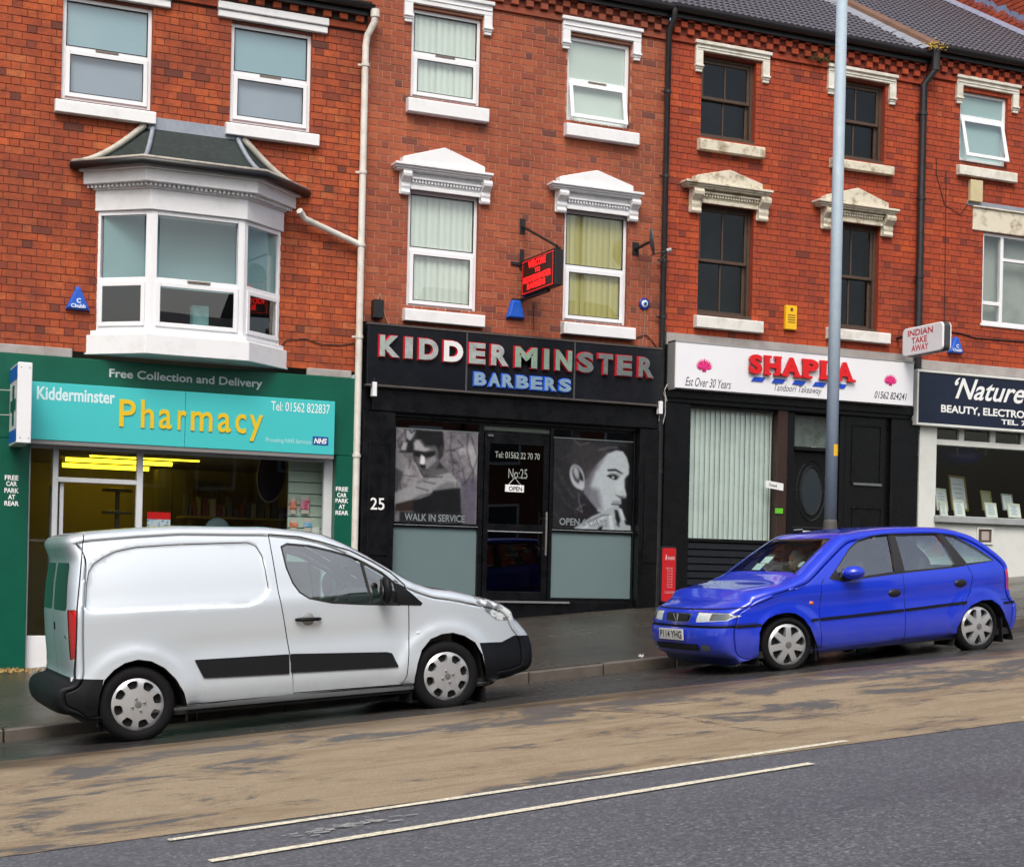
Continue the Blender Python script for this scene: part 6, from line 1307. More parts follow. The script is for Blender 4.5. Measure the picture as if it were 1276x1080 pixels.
def resample(pts, step):
    out = [pts[0]]
    for a, b in zip(pts, pts[1:]):
        L_ = math.hypot(b[0]-a[0], b[1]-a[1]); n = max(1, round(L_/step))
        for k in range(1, n+1): t = k/n; out.append(tuple(x+(y-x)*t for x, y in zip(a, b)))
    return out
def smooth_path(p, it=2):
    for _ in range(it): p = [p[0]]+[tuple((a+2*b+c)/4 for a, b, c in zip(p[i-1], p[i], p[i+1])) for i in range(1, len(p)-1)]+[p[-1]]
    return p
def car_body(root, prof, W, yc, regions, bodymat, grid=.034, extra=(), nu=9, nth=6, smooth_it=2):
    P = smooth_path(resample(prof, .03), smooth_it)
    if P[0][0] > P[-1][0]: P = P[::-1]      # always from the low x end over the top to the high x end
    n = len(P); ring = []; q = []
    for i, (x, z, r, c) in enumerate(P):
        a, b = P[max(0, i-1)], P[min(n-1, i+1)]; t = Vector((b[0]-a[0], b[1]-a[1])).normalized(); nx, nz = -t.y, t.x
        qx, qz = x-nx*r, z-nz*r; w_ = W(qx, qz); q.append((qx, qz)); row = []
        Tt = r+c; pw = max(2.5, min(4.6, 5.6-14*Tt))
        for u in (0, .12, .25, .38, .5, .6, .68, .75, .81, .86, .9, .93, .955, .975, .988, .996, .9993, 1):
            dd = Tt*(1-(1-u**pw)**(1/pw)); gq = dd/max(Tt, 1e-6); kz = 1 if c < .09 else .12; row.append((x+nx*c*(1-gq)-nx*r*gq, w_*u, z+nz*kz*c*(1-gq)-nz*r*gq))
        ring.append(row)
    bm = bmesh.new(); m_ = len(ring[0])
    for sg in (-1, 1):
        vv = [[bm.verts.new((x, yc+sg*d, z)) for x, d, z in row] for row in ring]
        for i in range(n-1):
            for k in range(m_-1):
                f = [vv[i][k], vv[i+1][k], vv[i+1][k+1], vv[i][k+1]]; bm.faces.new(f if sg < 0 else f[::-1])
        # side skin
        loop = q; pts = [Vector(p) for p in loop]; N = len(pts); edges = [(i, (i+1) % N) for i in range(N)]
        xs_ = [p[0] for p in loop]; zs_ = [p[1] for p in loop]; ip = []
        x = min(xs_)
        while x < max(xs_):
            z = min(zs_); 
            while z < max(zs_):
                if inpoly(loop, x, z) and sdpoly(loop, x, z) < -.048: ip.append(Vector((x, z)))
                z += grid
            x += grid
        for dd in (.016, .034):
            for i in range(0, n):
                a, b = P[max(0, i-1)], P[min(n-1, i+1)]; t = Vector((b[0]-a[0], b[1]-a[1])).normalized(); e_ = (q[i][0]+t.y*dd, q[i][1]-t.x*dd)
                if inpoly(loop, *e_) and sdpoly(loop, *e_) < -dd*.8: ip.append(Vector(e_))
        for e in extra: ip += [Vector(p[:2]) for p in e if inpoly(loop, p[0], p[1]) and sdpoly(loop, p[0], p[1]) < -.045]
        res = delaunay_2d_cdt(pts+ip, edges, [list(range(N))], 1, 1e-4)
        sv = [bm.verts.new((v.x, yc+sg*W(v.x, v.y), v.y)) for v in res[0]]
        for f in res[2]:
            try:
                A = sum(res[0][f[j-1]].x*res[0][f[j]].y-res[0][f[j]].x*res[0][f[j-1]].y for j in range(len(f))); f = list(f)
                if (A > 0) != (sg < 0): f = f[::-1]
                bm.faces.new([sv[j] for j in f])
            except ValueError: pass
    bmesh.ops.remove_doubles(bm, verts=bm.verts, dist=2e-4)
    # cut every region's outline
    def ab(v, ax): return (v.x, v.z) if ax == 'y' else (v.y, v.z)
    for rg in regions:
        ax, poly = rg['ax'], rg['poly']; xa = [p[0] for p in poly]; za = [p[1] for p in poly]; lo, hi = (min(xa)-.05, min(za)-.05), (max(xa)+.05, max(za)+.05); cond = rg.get('cond')
        for i in range(len(poly)):
            a, b = poly[i-1], poly[i]
            if math.hypot(a[0]-b[0], a[1]-b[1]) < 1e-5: continue
            l_, h_ = (min(a[0], b[0])-.004, min(a[1], b[1])-.004), (max(a[0], b[0])+.004, max(a[1], b[1])+.004)
            fs = []
            for f in bm.faces:
                v0 = f.verts[0].co; p0 = ab(v0, ax)
                if p0[0] < l_[0]-.25 or p0[0] > h_[0]+.25 or p0[1] < l_[1]-.25 or p0[1] > h_[1]+.25: continue
                if cond and not cond(v0): continue
                pp_ = [ab(v.co, ax) for v in f.verts]
                if max(p[0] for p in pp_) < l_[0] or min(p[0] for p in pp_) > h_[0] or max(p[1] for p in pp_) < l_[1] or min(p[1] for p in pp_) > h_[1]: continue
                fs.append(f)
            if not fs: continue
            nn = Vector((b[1]-a[1], 0, -(b[0]-a[0]))) if ax == 'y' else Vector((0, b[1]-a[1], -(b[0]-a[0])))
            co = Vector((a[0], 0, a[1])) if ax == 'y' else Vector((0, a[0], a[1]))
            geom = list({e for f in fs for e in f.edges})+list({v for f in fs for v in f.verts})+fs
            bmesh.ops.bisect_plane(bm, geom=geom, dist=1e-5, plane_co=co, plane_no=nn)
    bm.normal_update()
    groups = {}
    for f in bm.faces:
        c = f.calc_center_median(); key = -1
        for ri, rg in enumerate(regions):
            pa = (c.x, c.z) if rg['ax'] == 'y' else (c.y, c.z)
            if rg.get('cond') and not rg['cond'](c): continue
            if inpoly(rg['poly'], *pa): key = ri
        if key >= 0 and regions[key].get('split', True) and regions[key]['ax'] == 'y': key = (key, c.y < yc)
        groups.setdefault(key, []).append(f)
    made = {}
    for key, fs in groups.items():
        ri = key if isinstance(key, int) else key[0]
        if ri >= 0 and regions[ri].get('delete'): continue
        rg = regions[ri] if ri >= 0 else dict(name='body', mat=bodymat)
        idx = {}; vs = []; nr = []; push = rg.get('push', 0); faces = []
        for f in fs:
            for v in f.verts:
                if v.index < 0 or v not in idx:
                    if v not in idx: idx[v] = len(vs); nv = v.normal.copy(); vs.append(tuple(v.co-nv*push)); nr.append(tuple(nv))
            faces.append([idx[v] for v in f.verts])
        me = D.meshes.new(rg['name']); me.from_pydata(vs, [], faces); me.materials.append(rg['mat']); me.polygons.foreach_set('use_smooth', [True]*len(faces)); me.update()
        me.normals_split_custom_set_from_vertices(nr)
        o = D.objects.new(rg['name'], me); COL.objects.link(o); o.parent = root; OFF[o.name] = Vector((0, 0, 0)); made.setdefault(rg['name'], []).append(o)
        if rg.get('label'): o['label'] = rg['label']
        if rg.get('wall'):      # a standing edge so that panels have thickness at their outline
            pass
    bm.free(); return made
TYRE = M('tyre_rubber', (.006, .006, .007), .8, spec=.2, bump=.4, bscale=120, src='o')
HUB = M('hubcap_silver', (.52, .54, .56), .32, .55, dirt=.3, dirtcol=(.25, .24, .22), dscale=9, src='o')
DARKIN = M('dark_wheel_inside', (.012, .012, .013), .8)
def wheel(root, cx, cy, cz, R, rr, width, out, holes, capmat=None, steer=0.0, bolts=4, cap_r=.03, dome=.02, name='wheel'):
    "out=-1: the outer face looks to -Y. built round the origin, then placed"
    mb = MB(); axv = (0, out, 0)
    mb.lathe([(rr-.01, -.03), (rr+.004, -.006), (rr+.02, .002), (R-.055, .008), (R-.03, .0), (R-.012, -.012), (R-.002, -.03), (R, -.05), (R, -width+.05), (R-.01, -width+.02), (R-.05, -width), (rr, -width)], (0, 0, 0), axv, (1, 0, 0), 48)
    w_ = mb.mesh(name, TYRE, smooth=True); o = D.objects.new(name, w_); COL.objects.link(o); o.parent = root; o.location = (cx, cy, cz); o.rotation_euler = (0, 0, steer); OFF[o.name] = Vector((0, 0, 0))
    n = 56; pts = [Vector((rr*math.cos(k*math.tau/n), rr*math.sin(k*math.tau/n))) for k in range(n)]; E = [(i, (i+1) % n) for i in range(n)]; hl = []
    for h in holes: s0 = len(pts); pts += [Vector(p) for p in h]; m_ = len(h); E += [(s0+i, s0+(i+1) % m_) for i in range(m_)]; hl.append(list(range(s0, s0+m_)))
    for k in range(1, 8):
        r_ = rr*k/8; nn_ = max(8, int(k*7)); pts += [Vector((r_*math.cos(j*math.tau/nn_), r_*math.sin(j*math.tau/nn_))) for j in range(nn_) if not any(sdpoly(h, r_*math.cos(j*math.tau/nn_), r_*math.sin(j*math.tau/nn_)) < .004 for h in holes)]
    res = delaunay_2d_cdt(pts, E, [], 0, 1e-5); dm_ = lambda r_: (.004+dome*(1-(r_/rr)**2)-(.012 if r_ > rr*.93 else 0))
    m2 = MB(); vs = [(v.x, out*dm_(v.length), v.y) for v in res[0]]; fs = []
    for f in res[2]:
        c = sum((res[0][i] for i in f), Vector((0, 0)))/len(f)
        if c.length > rr or any(inpoly(h, c.x, c.y) for h in holes): continue
        fs.append(f if out > 0 else f[::-1])
    fs = [tuple(reversed(f)) for f in fs]
    m2.add(vs, fs)
    for h in holes:
        m_ = len(h); va = [(a, out*dm_(math.hypot(a, b)), b) for a, b in h]+[(a, -out*.035, b) for a, b in h]; m2.add(va, [(i, (i+1) % m_, (i+1) % m_+m_, i+m_) for i in range(m_)])
    hc = m2.build('hubcap', capmat or HUB); hc.parent = o; hc.data.polygons.foreach_set('use_smooth', [True]*len(hc.data.polygons)); hc.data.set_sharp_from_angle(angle=math.radians(35))
    b = MB().lathe([(rr, -.04), (0, -.045)], (0, 0, 0), axv, (1, 0, 0), 32).build('brake_backing', DARKIN); b.parent = o
    mb = MB()
    for k in range(bolts):
        a = k*math.tau/bolts+.3; m3 = MB(); m3.lathe([(.012, 0), (.012, .012), (.006, .018), (0, .018)], (.055*math.cos(a), out*dm_(.055), .055*math.sin(a)), axv, (1, 0, 0), 8)
        q = m3.build('wheel_bolt', M('bolt_steel', (.4, .4, .4), .3, .8)); q.parent = o
    q = MB().lathe([(cap_r, -.002), (cap_r*.9, .005), (0, .008)], (0, out*dm_(0), 0), axv, (1, 0, 0), 20).build('centre_cap', M('cap_dark_silver', (.2, .21, .22), .35, .5)); q.parent = o
    return o
def sector_holes(n, r0_, r1_, half0, half1, phase, rnd=.012):
    out = []
    for k in range(n):
        a = phase+k*math.tau/n; pts = [(r0_, -half0), (r1_, -half1), (r1_*1.03, 0), (r1_, half1), (r0_, half0)]
        p = [(r*math.cos(a+t), r*math.sin(a+t)) for r, t in pts]; out.append(roundc(p, rnd, 3))
    return out
def arch_liner(root, poly, yc, w_in, mat):
    for sg in (-1, 1):
        mb = MB(); ya = yc+sg*w_in; yb = yc+sg*(w_in-.34); n = len(poly)
        mb.add([(x, ya, z) for x, z in poly]+[(x, yb, z) for x, z in poly], [(i, i+1, i+1+n, i+n) for i in range(n-1)]); mb.add([(x, yb, z) for x, z in poly], [tuple(range(n))]); mb.build('wheel_arch_liner', mat, root)
def plate(root, body, c, udir, ndir, w_, h_, base, name='number_plate'):
    c, u, nn = Vector(c), Vector(udir), Vector(ndir); v = Vector((0, 0, 1)); v = (v-nn*v.dot(nn)).normalized()
    f3 = lambda x, y, z: tuple(c+u*x+v*z-nn*y)
    p = MB().prism([(-w_/2, -h_/2), (w_/2, -h_/2), (w_/2, h_/2), (-w_/2, h_/2)], -.006, .006, fr=f3).build(name, base, root, bevel=.003)
    mb = MB(); lettering(mb, body, lambda a, b, d: tuple(c+u*a+v*b+nn*(.0065+d)), -w_*.45, w_*.45, -h_*.34, h_*.34, .0008, bold=.02); mb.build('registration', BLACKM, p); return p
CARGLASS = glassmat('car_glass', (.62, .78, .74), 3.0); SCREEN = glassmat('screen_glass', (.62, .76, .73), .22)
def carpaint(name, col, metal, rough, flake=0):
    t = NT(name); n = t.noise(500, t.pos(src='o'), 2); c = t.mix(t.math('MULTIPLY', n, flake), col, tuple(min(1, x*1.5) for x in col))
    # road dirt low on the body
    sep = t.n('ShaderNodeSeparateXYZ'); t.set(sep.inputs[0], t.pos(src='o')); g = t.math('MULTIPLY', t.math('SUBTRACT', .55, sep.outputs['Z']), 1.6); g = t.math('MULTIPLY', g, t.noise(7, t.pos(src='o'), 5))
    c = t.mix(t.ramp(g, [(.0, 0.0), (.6, .55)]), c, (.16, .15, .14))
    p = t.pbr(Base_Color=c, Metallic=metal, Roughness=rough, Coat_Weight=1.0, Coat_Roughness=.04); MATS[name] = t.m; return t.m
SILVP = carpaint('silver_car_paint', (.58, .65, .72), .28, .34, .12)
BLUEP = carpaint('blue_car_paint', (.003, .030, .56), .0, .32, .1)
BUMP = M('black_bumper_plastic', (.007, .008, .010), .5, bump=.15, bscale=400, src='o', spec=.2); RUBBER = M('window_rubber', (.010, .010, .011), .5); GAP = M('panel_gap_shadow', (.006, .006, .007), .9)
LAMPR = M('red_lamp_plastic', (.60, .008, .012), .12, coat=1); LAMPC = M('clear_lamp', (.74, .80, .82), .12, .15, coat=1, dirt=.5, dirtcol=(.38, .44, .46), dscale=26, src='o'); AMB = M('amber_lamp', (.70, .16, .02), .2, coat=1); LAMPD = M('grey_indicator_lamp', (.16, .18, .18), .1, .4, coat=1)
SEAT = M('seat_cloth', (.09, .09, .10), .9); DASH = M('dashboard_plastic', (.06, .065, .065), .6); LINING = M('headlining', (.25, .25, .24), .9)
# ---------------------------------------------------------------- silver van
g_, X_, Z_ = math.atan(.0803), *at(175, 925, -6.15); VO = (X_, -6.15, Z_, g_)
van = thing('parked_van', 'silver panel van with black bumpers parked in front of the pharmacy and barbers', 'van', (X_, -6.15, Z_), (0, -g_, 0))
YC = .91; VWB = 2.874
a5, a6 = zo(30, 640, 3.6), zo(330, 640, 3.6)
def gs(d, s): return math.exp(-(d/s)**2)
def Wv0(x, z):
    z = max(z, .2)
    w = .905
    if z > .98: w -= .15*((z-.98)/.80)**1.55
    if z < .5: w -= .035*((.5-z)/.3)**2
    if x > 3.0: w -= .20*((x-3.0)/.75)**2
    if x < .2: w -= .03*((.2-x)/.7)**2
    return w
trv = tracer(VO, Wv0, YC)
PANEL = roundc(trv(*a5((275, 420), (282, 320), (300, 235), (400, 172), (500, 150), (700, 137), (1030, 130), (1068, 185), (1099, 345), (1060, 392), (1000, 412), (800, 418), (300, 440))), .05)
def Wv(x, z):
    w = Wv0(x, z)
    for cx in (0, VWB):
        d = math.hypot(x-cx, (z-.33)*1.0)
        if d < .75 and z > .2: w += .022*math.exp(-max(0, d-.43)**2/.006)*min(1, max(0, (z-.12)/.25))
    w -= .016*gs(z-.78, .11)*(1 if .55 < x < 2.35 else max(0, 1-min(abs(x-.55), abs(x-2.35))/.35)); w += .012*gs(z-.42, .12)
    w += .010*gs(z-1.12, .10)*(1 if x < 2.6 else 0)
    if -.4 < x < 1.4 and .95 < z < 1.85:
        d = sdpoly(PANEL, x, z); t = max(0, min(1, .5-d/.03)); w -= .012*t*t*(3-2*t)
    return w
trw = tracer(VO, Wv0, YC); PTOP = trv(*a5((276, 420), (280, 325), (290, 262), (312, 225), (350, 198), (410, 170), (500, 151), (600, 143), (700, 138), (850, 133), (1000, 129), (1040, 145), (1066, 185), (1082, 250), (1096, 335)))
def pf(pts, r, c): return [(*p, r, c) for p in pts]
vprof = [(-.52, .29, .04, .02), (-.61, .31, .05, .04), (-.65, .36, .05, .06), (-.66, .46, .05, .06), (-.64, .515, .04, .05), (-.52, .545, .05, .03), (-.505, .62, .07, .02), (-.51, .9, .085, .03), (-.50, 1.15, .09, .04), (-.47, 1.4, .09, .04), (-.43, 1.6, .09, .04)]
vprof += pf(trw((84, 673.5), (92, 669.5), (110, 666.2), (168.9, 661.5), (224.4, 658.4), (307.8, 659.5), (332.8, 659.5), (371.7, 663.6), (399.4, 671), (427.2, 682), (455, 696.5), (482.8, 712.3), (502.2, 724.2), (516, 731.5)), .06, .035)
vprof = [v if k < 19 else (v[0], v[1], .045, .07) for k, v in enumerate(vprof)]
vprof += pf(trw((541, 736.5), (566, 739.4), (591, 745), (607.8, 748.6), (624.4, 753), (635.6, 761)), .07, .05)+pf(trw((644, 771), (652, 781.7), (657, 792), (659.5, 806.7), (659.5, 829), (655, 840), (636, 848.5), (614, 852.5)), .12, .13)
RA = trv(*a5((735, 930), (735, 875), (715, 800), (680, 740), (630, 690), (570, 660), (510, 652), (450, 668), (400, 700), (358, 745), (336, 810), (328, 880), (330, 940)))
FA = trv(*a6((665, 850), (665, 790), (668, 730), (680, 670), (700, 610), (740, 560), (790, 538), (840, 532), (890, 545), (940, 575), (972, 630), (985, 710), (990, 790), (992, 850)))
RA2, FA2 = [(x, min(z, .16) if k in (0, len(RA)-1) else z) for k, (x, z) in enumerate(RA)], [(x, min(z, .14) if k in (0, len(FA)-1) else z) for k, (x, z) in enumerate(FA)]
vprof = [(-.44, .235, .012, .0)]+vprof+[(3.38, .225, .012, .0)]
side_c = lambda v: abs(v.y-YC) > .5
WIN = trv(*a6((78, 150), (100, 138), (200, 147), (300, 170), (380, 193), (440, 220), (520, 265), (578, 312), (597, 404), (450, 402), (300, 395), (200, 375), (160, 350), (130, 310), (100, 240)))
DOOR = trv(*a6((15, 92), (150, 102), (260, 128), (380, 165), (480, 215), (560, 262), (625, 318), (645, 415), (648, 520), (643, 620), (632, 725), (612, 765), (126, 803), (122, 700), (105, 580), (60, 350)))
TRI = trv(*a6((577, 308), (610, 318), (707, 400), (700, 411), (597, 409)))
def R_(name, poly, mat, ax='y', **k): return dict(name=name, poly=poly, mat=mat, ax=ax, **k)
sillz = lambda x: .245-(.0 if x > 0 else 0)
vreg = [R_('front_door', DOOR, SILVP, cond=side_c),
        R_('rear_door', [(-.9, .56), (trv((94.4, 844))[0][0], .56), (trv((96.5, 759))[0][0], 1.17), (trv((103.5, 690))[0][0], 1.70), (-.9, 1.70)], SILVP, split=False),
        R_('panel_gap', strip(DOOR+[DOOR[0]], .009), GAP, cond=side_c, push=.006), R_('panel_gap', strip(trv((94.4, 846), (96, 759), (103.5, 672), (104.5, 667)), .009), GAP, push=.006),
        R_('panel_gap', strip(PTOP, .007), GAP, cond=side_c, push=.003), R_('panel_gap', strip(trv((236, 877), (330, 868.5), (500, 853.5), (512, 851)), .008), GAP, cond=side_c, push=.004),
        R_('rear_bumper', trv((128.6, 846), (122, 880), (120, 920))+[(-.9, .1), (-.9, .545), (trv((86, 843))[0][0], .60)], BUMP, split=False),
        R_('front_bumper', trv((613, 900), (603, 837), (601, 817), (596.5, 800.5), (625, 799.5), (640, 791.5))+[(4.2, .605), (4.2, .0)], BUMP, split=False),
        R_('side_moulding', roundc(trv((242.5, 822), (360, 814.8), (360, 838.8), (253.6, 844.4)), .012), BUMP, cond=side_c, push=-.014),
        R_('side_moulding', roundc(trv((362, 814.4), (481.4, 812.0), (488, 813.5), (496, 830.5), (362, 837.8)), .012), BUMP, cond=side_c, push=-.014),
        R_('window_rubber', offset_poly(WIN, .016), RUBBER, cond=side_c), R_('mirror_triangle', TRI, BUMP, cond=side_c, push=-.004),
        R_('door_window', WIN, CARGLASS, cond=side_c, push=.010),
        R_('window_divider', strip(trv((450.8, 701.5), (463.8, 752)), .022), RUBBER, cond=side_c, push=.0),
        R_('tail_light', roundc([(-.56, .735), trv((94, 822))[0], trv((95.2, 759.4))[0], (-.56, 1.175)], .02), LAMPR, cond=lambda v: abs(v.y-YC) > .70, push=-.006),
        R_('headlight', roundc(trv((590.6, 746.6), (603, 728), (632, 738), (650, 755), (660, 773), (618.9, 772), (607.8, 763.6), (596.7, 754)), .01), M('van_lamp', (.72, .78, .80), .1, .1, coat=1, dirt=.9, dirtcol=(.10, .12, .14), dscale=11, src='o', dlo=.48, dhi=.56), cond=lambda v: abs(v.y-YC) > .50, push=-.003),
        R_('windscreen_frame', [(YC-.80, 1.12), (YC-.5, 1.19), (YC, 1.205), (YC+.5, 1.19), (YC+.80, 1.12), (YC+.68, 1.745), (YC-.68, 1.745)], RUBBER, 'x', cond=lambda v: 1.5 < v.x < 3.1),
        R_('windscreen', [(YC-.77, 1.15), (YC-.5, 1.215), (YC, 1.23), (YC+.5, 1.215), (YC+.77, 1.15), (YC+.65, 1.715), (YC-.65, 1.715)], CARGLASS, 'x', cond=lambda v: 1.5 < v.x < 3.1, push=.004),
        R_('rear_window', roundc([(YC-.68, 1.17), (YC-.06, 1.17), (YC-.06, 1.58), (YC-.62, 1.58)], .05), M('dark_rear_glass', (.03, .035, .04), .08, coat=1), 'x', cond=lambda v: v.x < -.3, push=.003), R_('rear_window', roundc([(YC+.68, 1.17), (YC+.06, 1.17), (YC+.06, 1.58), (YC+.62, 1.58)], .05), MATS['dark_rear_glass'], 'x', cond=lambda v: v.x < -.3, push=.003),
        R_('panel_gap', [(YC-.005, .58), (YC+.005, .58), (YC+.005, 1.69), (YC-.005, 1.69)], GAP, 'x', cond=lambda v: v.x < -.3),
        R_('arch', RA2, SILVP, delete=True, cond=lambda v: abs(v.y-YC) > .3), R_('arch', FA2, SILVP, delete=True, cond=lambda v: abs(v.y-YC) > .3)]
ex = [resample(offset_poly(PANEL, d)+[offset_poly(PANEL, d)[0]], .03) for d in (-.016, -.008, 0, .008, .016)]
def circ(cx, r, n=40): return [(cx+r*math.cos(k*math.pi/n), .33+r*math.sin(k*math.pi/n)) for k in range(n+1)]
ex += [circ(c, r) for c in (0, VWB) for r in (.44, .48, .52, .56)]
made = car_body(van, vprof, Wv, YC, vreg, SILVP, extra=ex)
arch_liner(van, RA2, YC, .86, DARKIN); arch_liner(van, FA2, YC, .84, DARKIN)
MB().box(-.45, 3.35, YC-.80, YC+.80, .20, .27).build('underbody', DARKIN, van)
vh = sector_holes(8, .140, .204, .23, .25, .2, .02)
for cx in (0, VWB):
    wheel(van, cx, .02, .33, .33, .226, .20, -1, vh, dome=.022, bolts=4); wheel(van, cx, 2*YC-.02, .33, .33, .226, .20, 1, vh, dome=.022)
# interior
for y in (YC-.38, YC+.38):
    s_ = MB().prism([(1.35, .55), (1.85, .58), (1.85, .72), (1.48, .72), (1.32, 1.32), (1.18, 1.30)], y-.24, y+.24).build('seat', SEAT, van, bevel=.03, seg=2); MB().prism([(1.17, 1.34), (1.30, 1.36), (1.27, 1.56), (1.18, 1.54)], y-.12, y+.12).build('headrest', SEAT, s_, bevel=.03, seg=2)
MB().prism([(2.1, .5), (3.0, .5), (3.0, 1.12), (2.5, 1.16), (2.15, 1.05)], YC-.78, YC+.78).build('dashboard', DASH, van, bevel=.02)
MB().box(1.02, 1.06, YC-.66, YC+.66, .3, 1.70).build('bulkhead', M('bulkhead_grey', (.12, .12, .12), .8), van)
def steering(root, c, R=.19):
    c = Vector(c); ax_ = Vector((.85, 0, -.5)).normalized(); u = Vector((0, 1, 0)); v = ax_.cross(u)
    s = MB().tube([c+u*R*math.cos(k*math.tau/24)+v*R*math.sin(k*math.tau/24) for k in range(25)], .014, 6, cap=False).build('steering_wheel', DASH, root, smooth=True); return s
steering(van, (2.02, YC-.38, 1.08))
# mirror, handle, lamps
mx, mz = trv((474, 735))[0]
mm = MB().sphere((mx, -.13, mz), (.055, .10, .135), 16, 12).tube([(mx+.02, .02, mz-.10), (mx, -.12, mz-.09)], .03, 8).build('door_mirror', BUMP, van, smooth=True)
MB().sphere((mx+.1, 2*YC+.13, mz), (.055, .10, .135), 16, 12).tube([(mx+.12, 2*YC-.02, mz-.10), (mx+.1, 2*YC+.12, mz-.09)], .03, 8).build('door_mirror', BUMP, van, smooth=True)
MB().disc((mx-.05, -.13, mz), (0, 1, 0), (0, 0, 1), .08, .11).build('mirror_glass', M('mirror_glass', (.5, .55, .55), .03, 1), mm)
hx0, hz0 = trv((367.5, 772))[0]; hx1, hz1 = trv((399, 770.5))[0]; yh = YC-Wv(hx0, hz0)
MB().tube([(hx0, yh-.015, hz0), (hx0+.04, yh-.04, hz0), (hx1-.03, yh-.04, hz1), (hx1, yh-.015, hz1)], [.012, .019, .017, .012], 8).build('door_handle', BUMP, made['front_door'][0], smooth=True)
hc_ = trv((384, 770.5))[0]; MB().lathe([(.062, -.004), (.055, .002), (.0, -.0)], (hc_[0], yh-.001, hc_[1]), (0, -1, 0), (1, 0, 0), 20).build('handle_recess', M('handle_recess_silver', (.28, .29, .3), .5, .3), made['front_door'][0], smooth=True)
rx, rz = trv((521, 788))[0]; MB().sphere((rx, YC-Wv(rx, rz)-.002, rz), (.022, .008, .012), 10, 6).build('side_repeater', LAMPC, van, smooth=True)
MB().sphere((3.66, YC-.62, .48), (.05, .09, .09), 12, 8).build('fog_light', M('fog_lens', (.12, .13, .14), .15, .5, coat=1), van, smooth=True)
fx_, fz_ = trv((648, 817))[0]; MB().lathe([(.075, .0), (.07, .014), (.055, -.0), (.05, -.015), (0, -.02)], (fx_+.0, YC-Wv(fx_, fz_)-.01+.05, fz_), (.75, -.66, 0), (.66, .75, 0), 20).build('fog_light', NEARBLACK, van, smooth=True)
plate(van, 'VO09 KXP', (-.695, YC, .47), (0, -1, 0), (-1, 0, 0), .50, .11, M('yellow_plate', (.7, .5, .02), .4)) if False else None
MB().box(-.535, -.50, YC-.66, YC-.40, .93, .955).build('badge', M('chrome_badge', (.5, .5, .5), .2, .8), van)
for sy in (-1,): MB().box(-.545, -.515, YC-.10, YC-.03, .98, 1.06).build('rear_handle', BUMP, van, bevel=.01)
MB().box(-.46, -.40, YC-.25, YC+.25, 1.63, 1.66).build('high_brake_light', LAMPR, van, bevel=.008)
MB().box(-.535, -.50, YC-.80, YC-.76, .56, .60).build('tow_cover', TXTW, van)
# ---------------------------------------------------------------- blue hatchback
g2_, X2_, Z2_ = math.atan(.0845), *at(985, 838, -6.15); AO = (X2_, -6.15, Z2_, g2_)
car = thing('parked_car', 'bright blue five door hatchback parked facing left in front of the takeaway', 'car', (X2_, -6.15, Z2_), (0, -g2_, 0))
AC = .845; AWB = 2.473
a7, a8, a9 = zo(790, 640, 4.908), zo(1020, 640, 4.91), zo(1130, 640, 4.91)
def Wa(x, z):
    z = max(z, .17)
    w = .845
    if z > .86: w -= .225*((z-.86)/.55)**1.25
    if z < .42: w -= .045*((.42-z)/.24)**2
    if x < -.15: w -= .10*((-.15-x)/.6)**2
    if x > 2.5: w -= .10*((x-2.5)/.55)**2
    for cx in (0, AWB):
        d = math.hypot(x-cx, z-.29)
        if d < .6: w += .014*math.exp(-max(0, d-.37)**2/.0025)*min(1, max(0, (z-.15)/.2))
    w += .006*gs(z-.79, .03)-.010*gs(z-.66, .10); return w
tra = tracer(AO, Wa, AC)
def Wz(x, z): return Wa(x, z)
ap = [(2.96, .165, .012, .0), (3.02, .20, .04, .03), (3.07, .26, .08, .05), (3.10, .36, .09, .06), (3.11, .50, .09, .06), (3.08, .545, .07, .05), (2.99, .565, .06, .04), (2.985, .70, .08, .05), (2.98, .80, .08, .06), (2.955, .875, .07, .07)]
ap += pf(tra((1254, 703), (1243, 692.5), (1228, 681), (1211, 670.5)), .05, .06)+pf(tra((1195, 663.5), (1183, 660.5), (1165, 659.3), (1142, 658.6), (1120, 659.2), (1101.5, 660.6), (1080, 663.3), (1066, 666.3)), .055, .035)
ap += pf(tra((1053, 672.5), (1045, 680), (1030, 695.5), (1015, 712), (1004, 723.6)), .035, .085)+[(.02, .893, .05, .04), (-.2, .86, .06, .05), (-.40, .805, .07, .08), (-.54, .75, .08, .13), (-.605, .708, .07, .17), (-.635, .66, .075, .17), (-.648, .60, .08, .17), (-.660, .55, .07, .17), (-.682, .51, .07, .17), (-.697, .44, .08, .17), (-.692, .33, .08, .17), (-.66, .22, .07, .16), (-.60, .175, .05, .12), (-.52, .160, .02, .04), (-.44, .155, .012, .0)]
AFA = tra(*a7((762, 900), (765, 800), (768, 730), (785, 680), (820, 640), (870, 615), (930, 603), (990, 608), (1040, 640), (1080, 695), (1105, 760), (1130, 835), (1135, 900)))
ARA = tra(*a8((828, 850), (835, 765), (850, 695), (885, 620), (935, 560), (1000, 528), (1060, 524), (1110, 560), (1138, 610), (1152, 670), (1160, 750), (1165, 850)))
AFA2, ARA2 = [[(x, .10 if k in (0, len(A_)-1) else z) for k, (x, z) in enumerate(A_)] for A_ in (AFA, ARA)]
sc_ = lambda v: abs(v.y-AC) > .45 and v.x > -.5
FW = tra(*a8((108, 342), (190, 218), (240, 172), (330, 142), (422, 133), (462, 352), (140, 402)))
RW_ = tra(*a8((468, 132), (718, 127), (765, 190), (828, 318), (528, 348)))
QW = tra(*a8((762, 130), (830, 142), (950, 210), (1062, 284), (908, 302), (862, 250)))
BP1 = tra(*a8((428, 128), (462, 128), (526, 354), (466, 358)))
CP1 = tra(*a8((722, 124), (758, 126), (862, 248), (910, 308), (836, 320), (770, 190)))
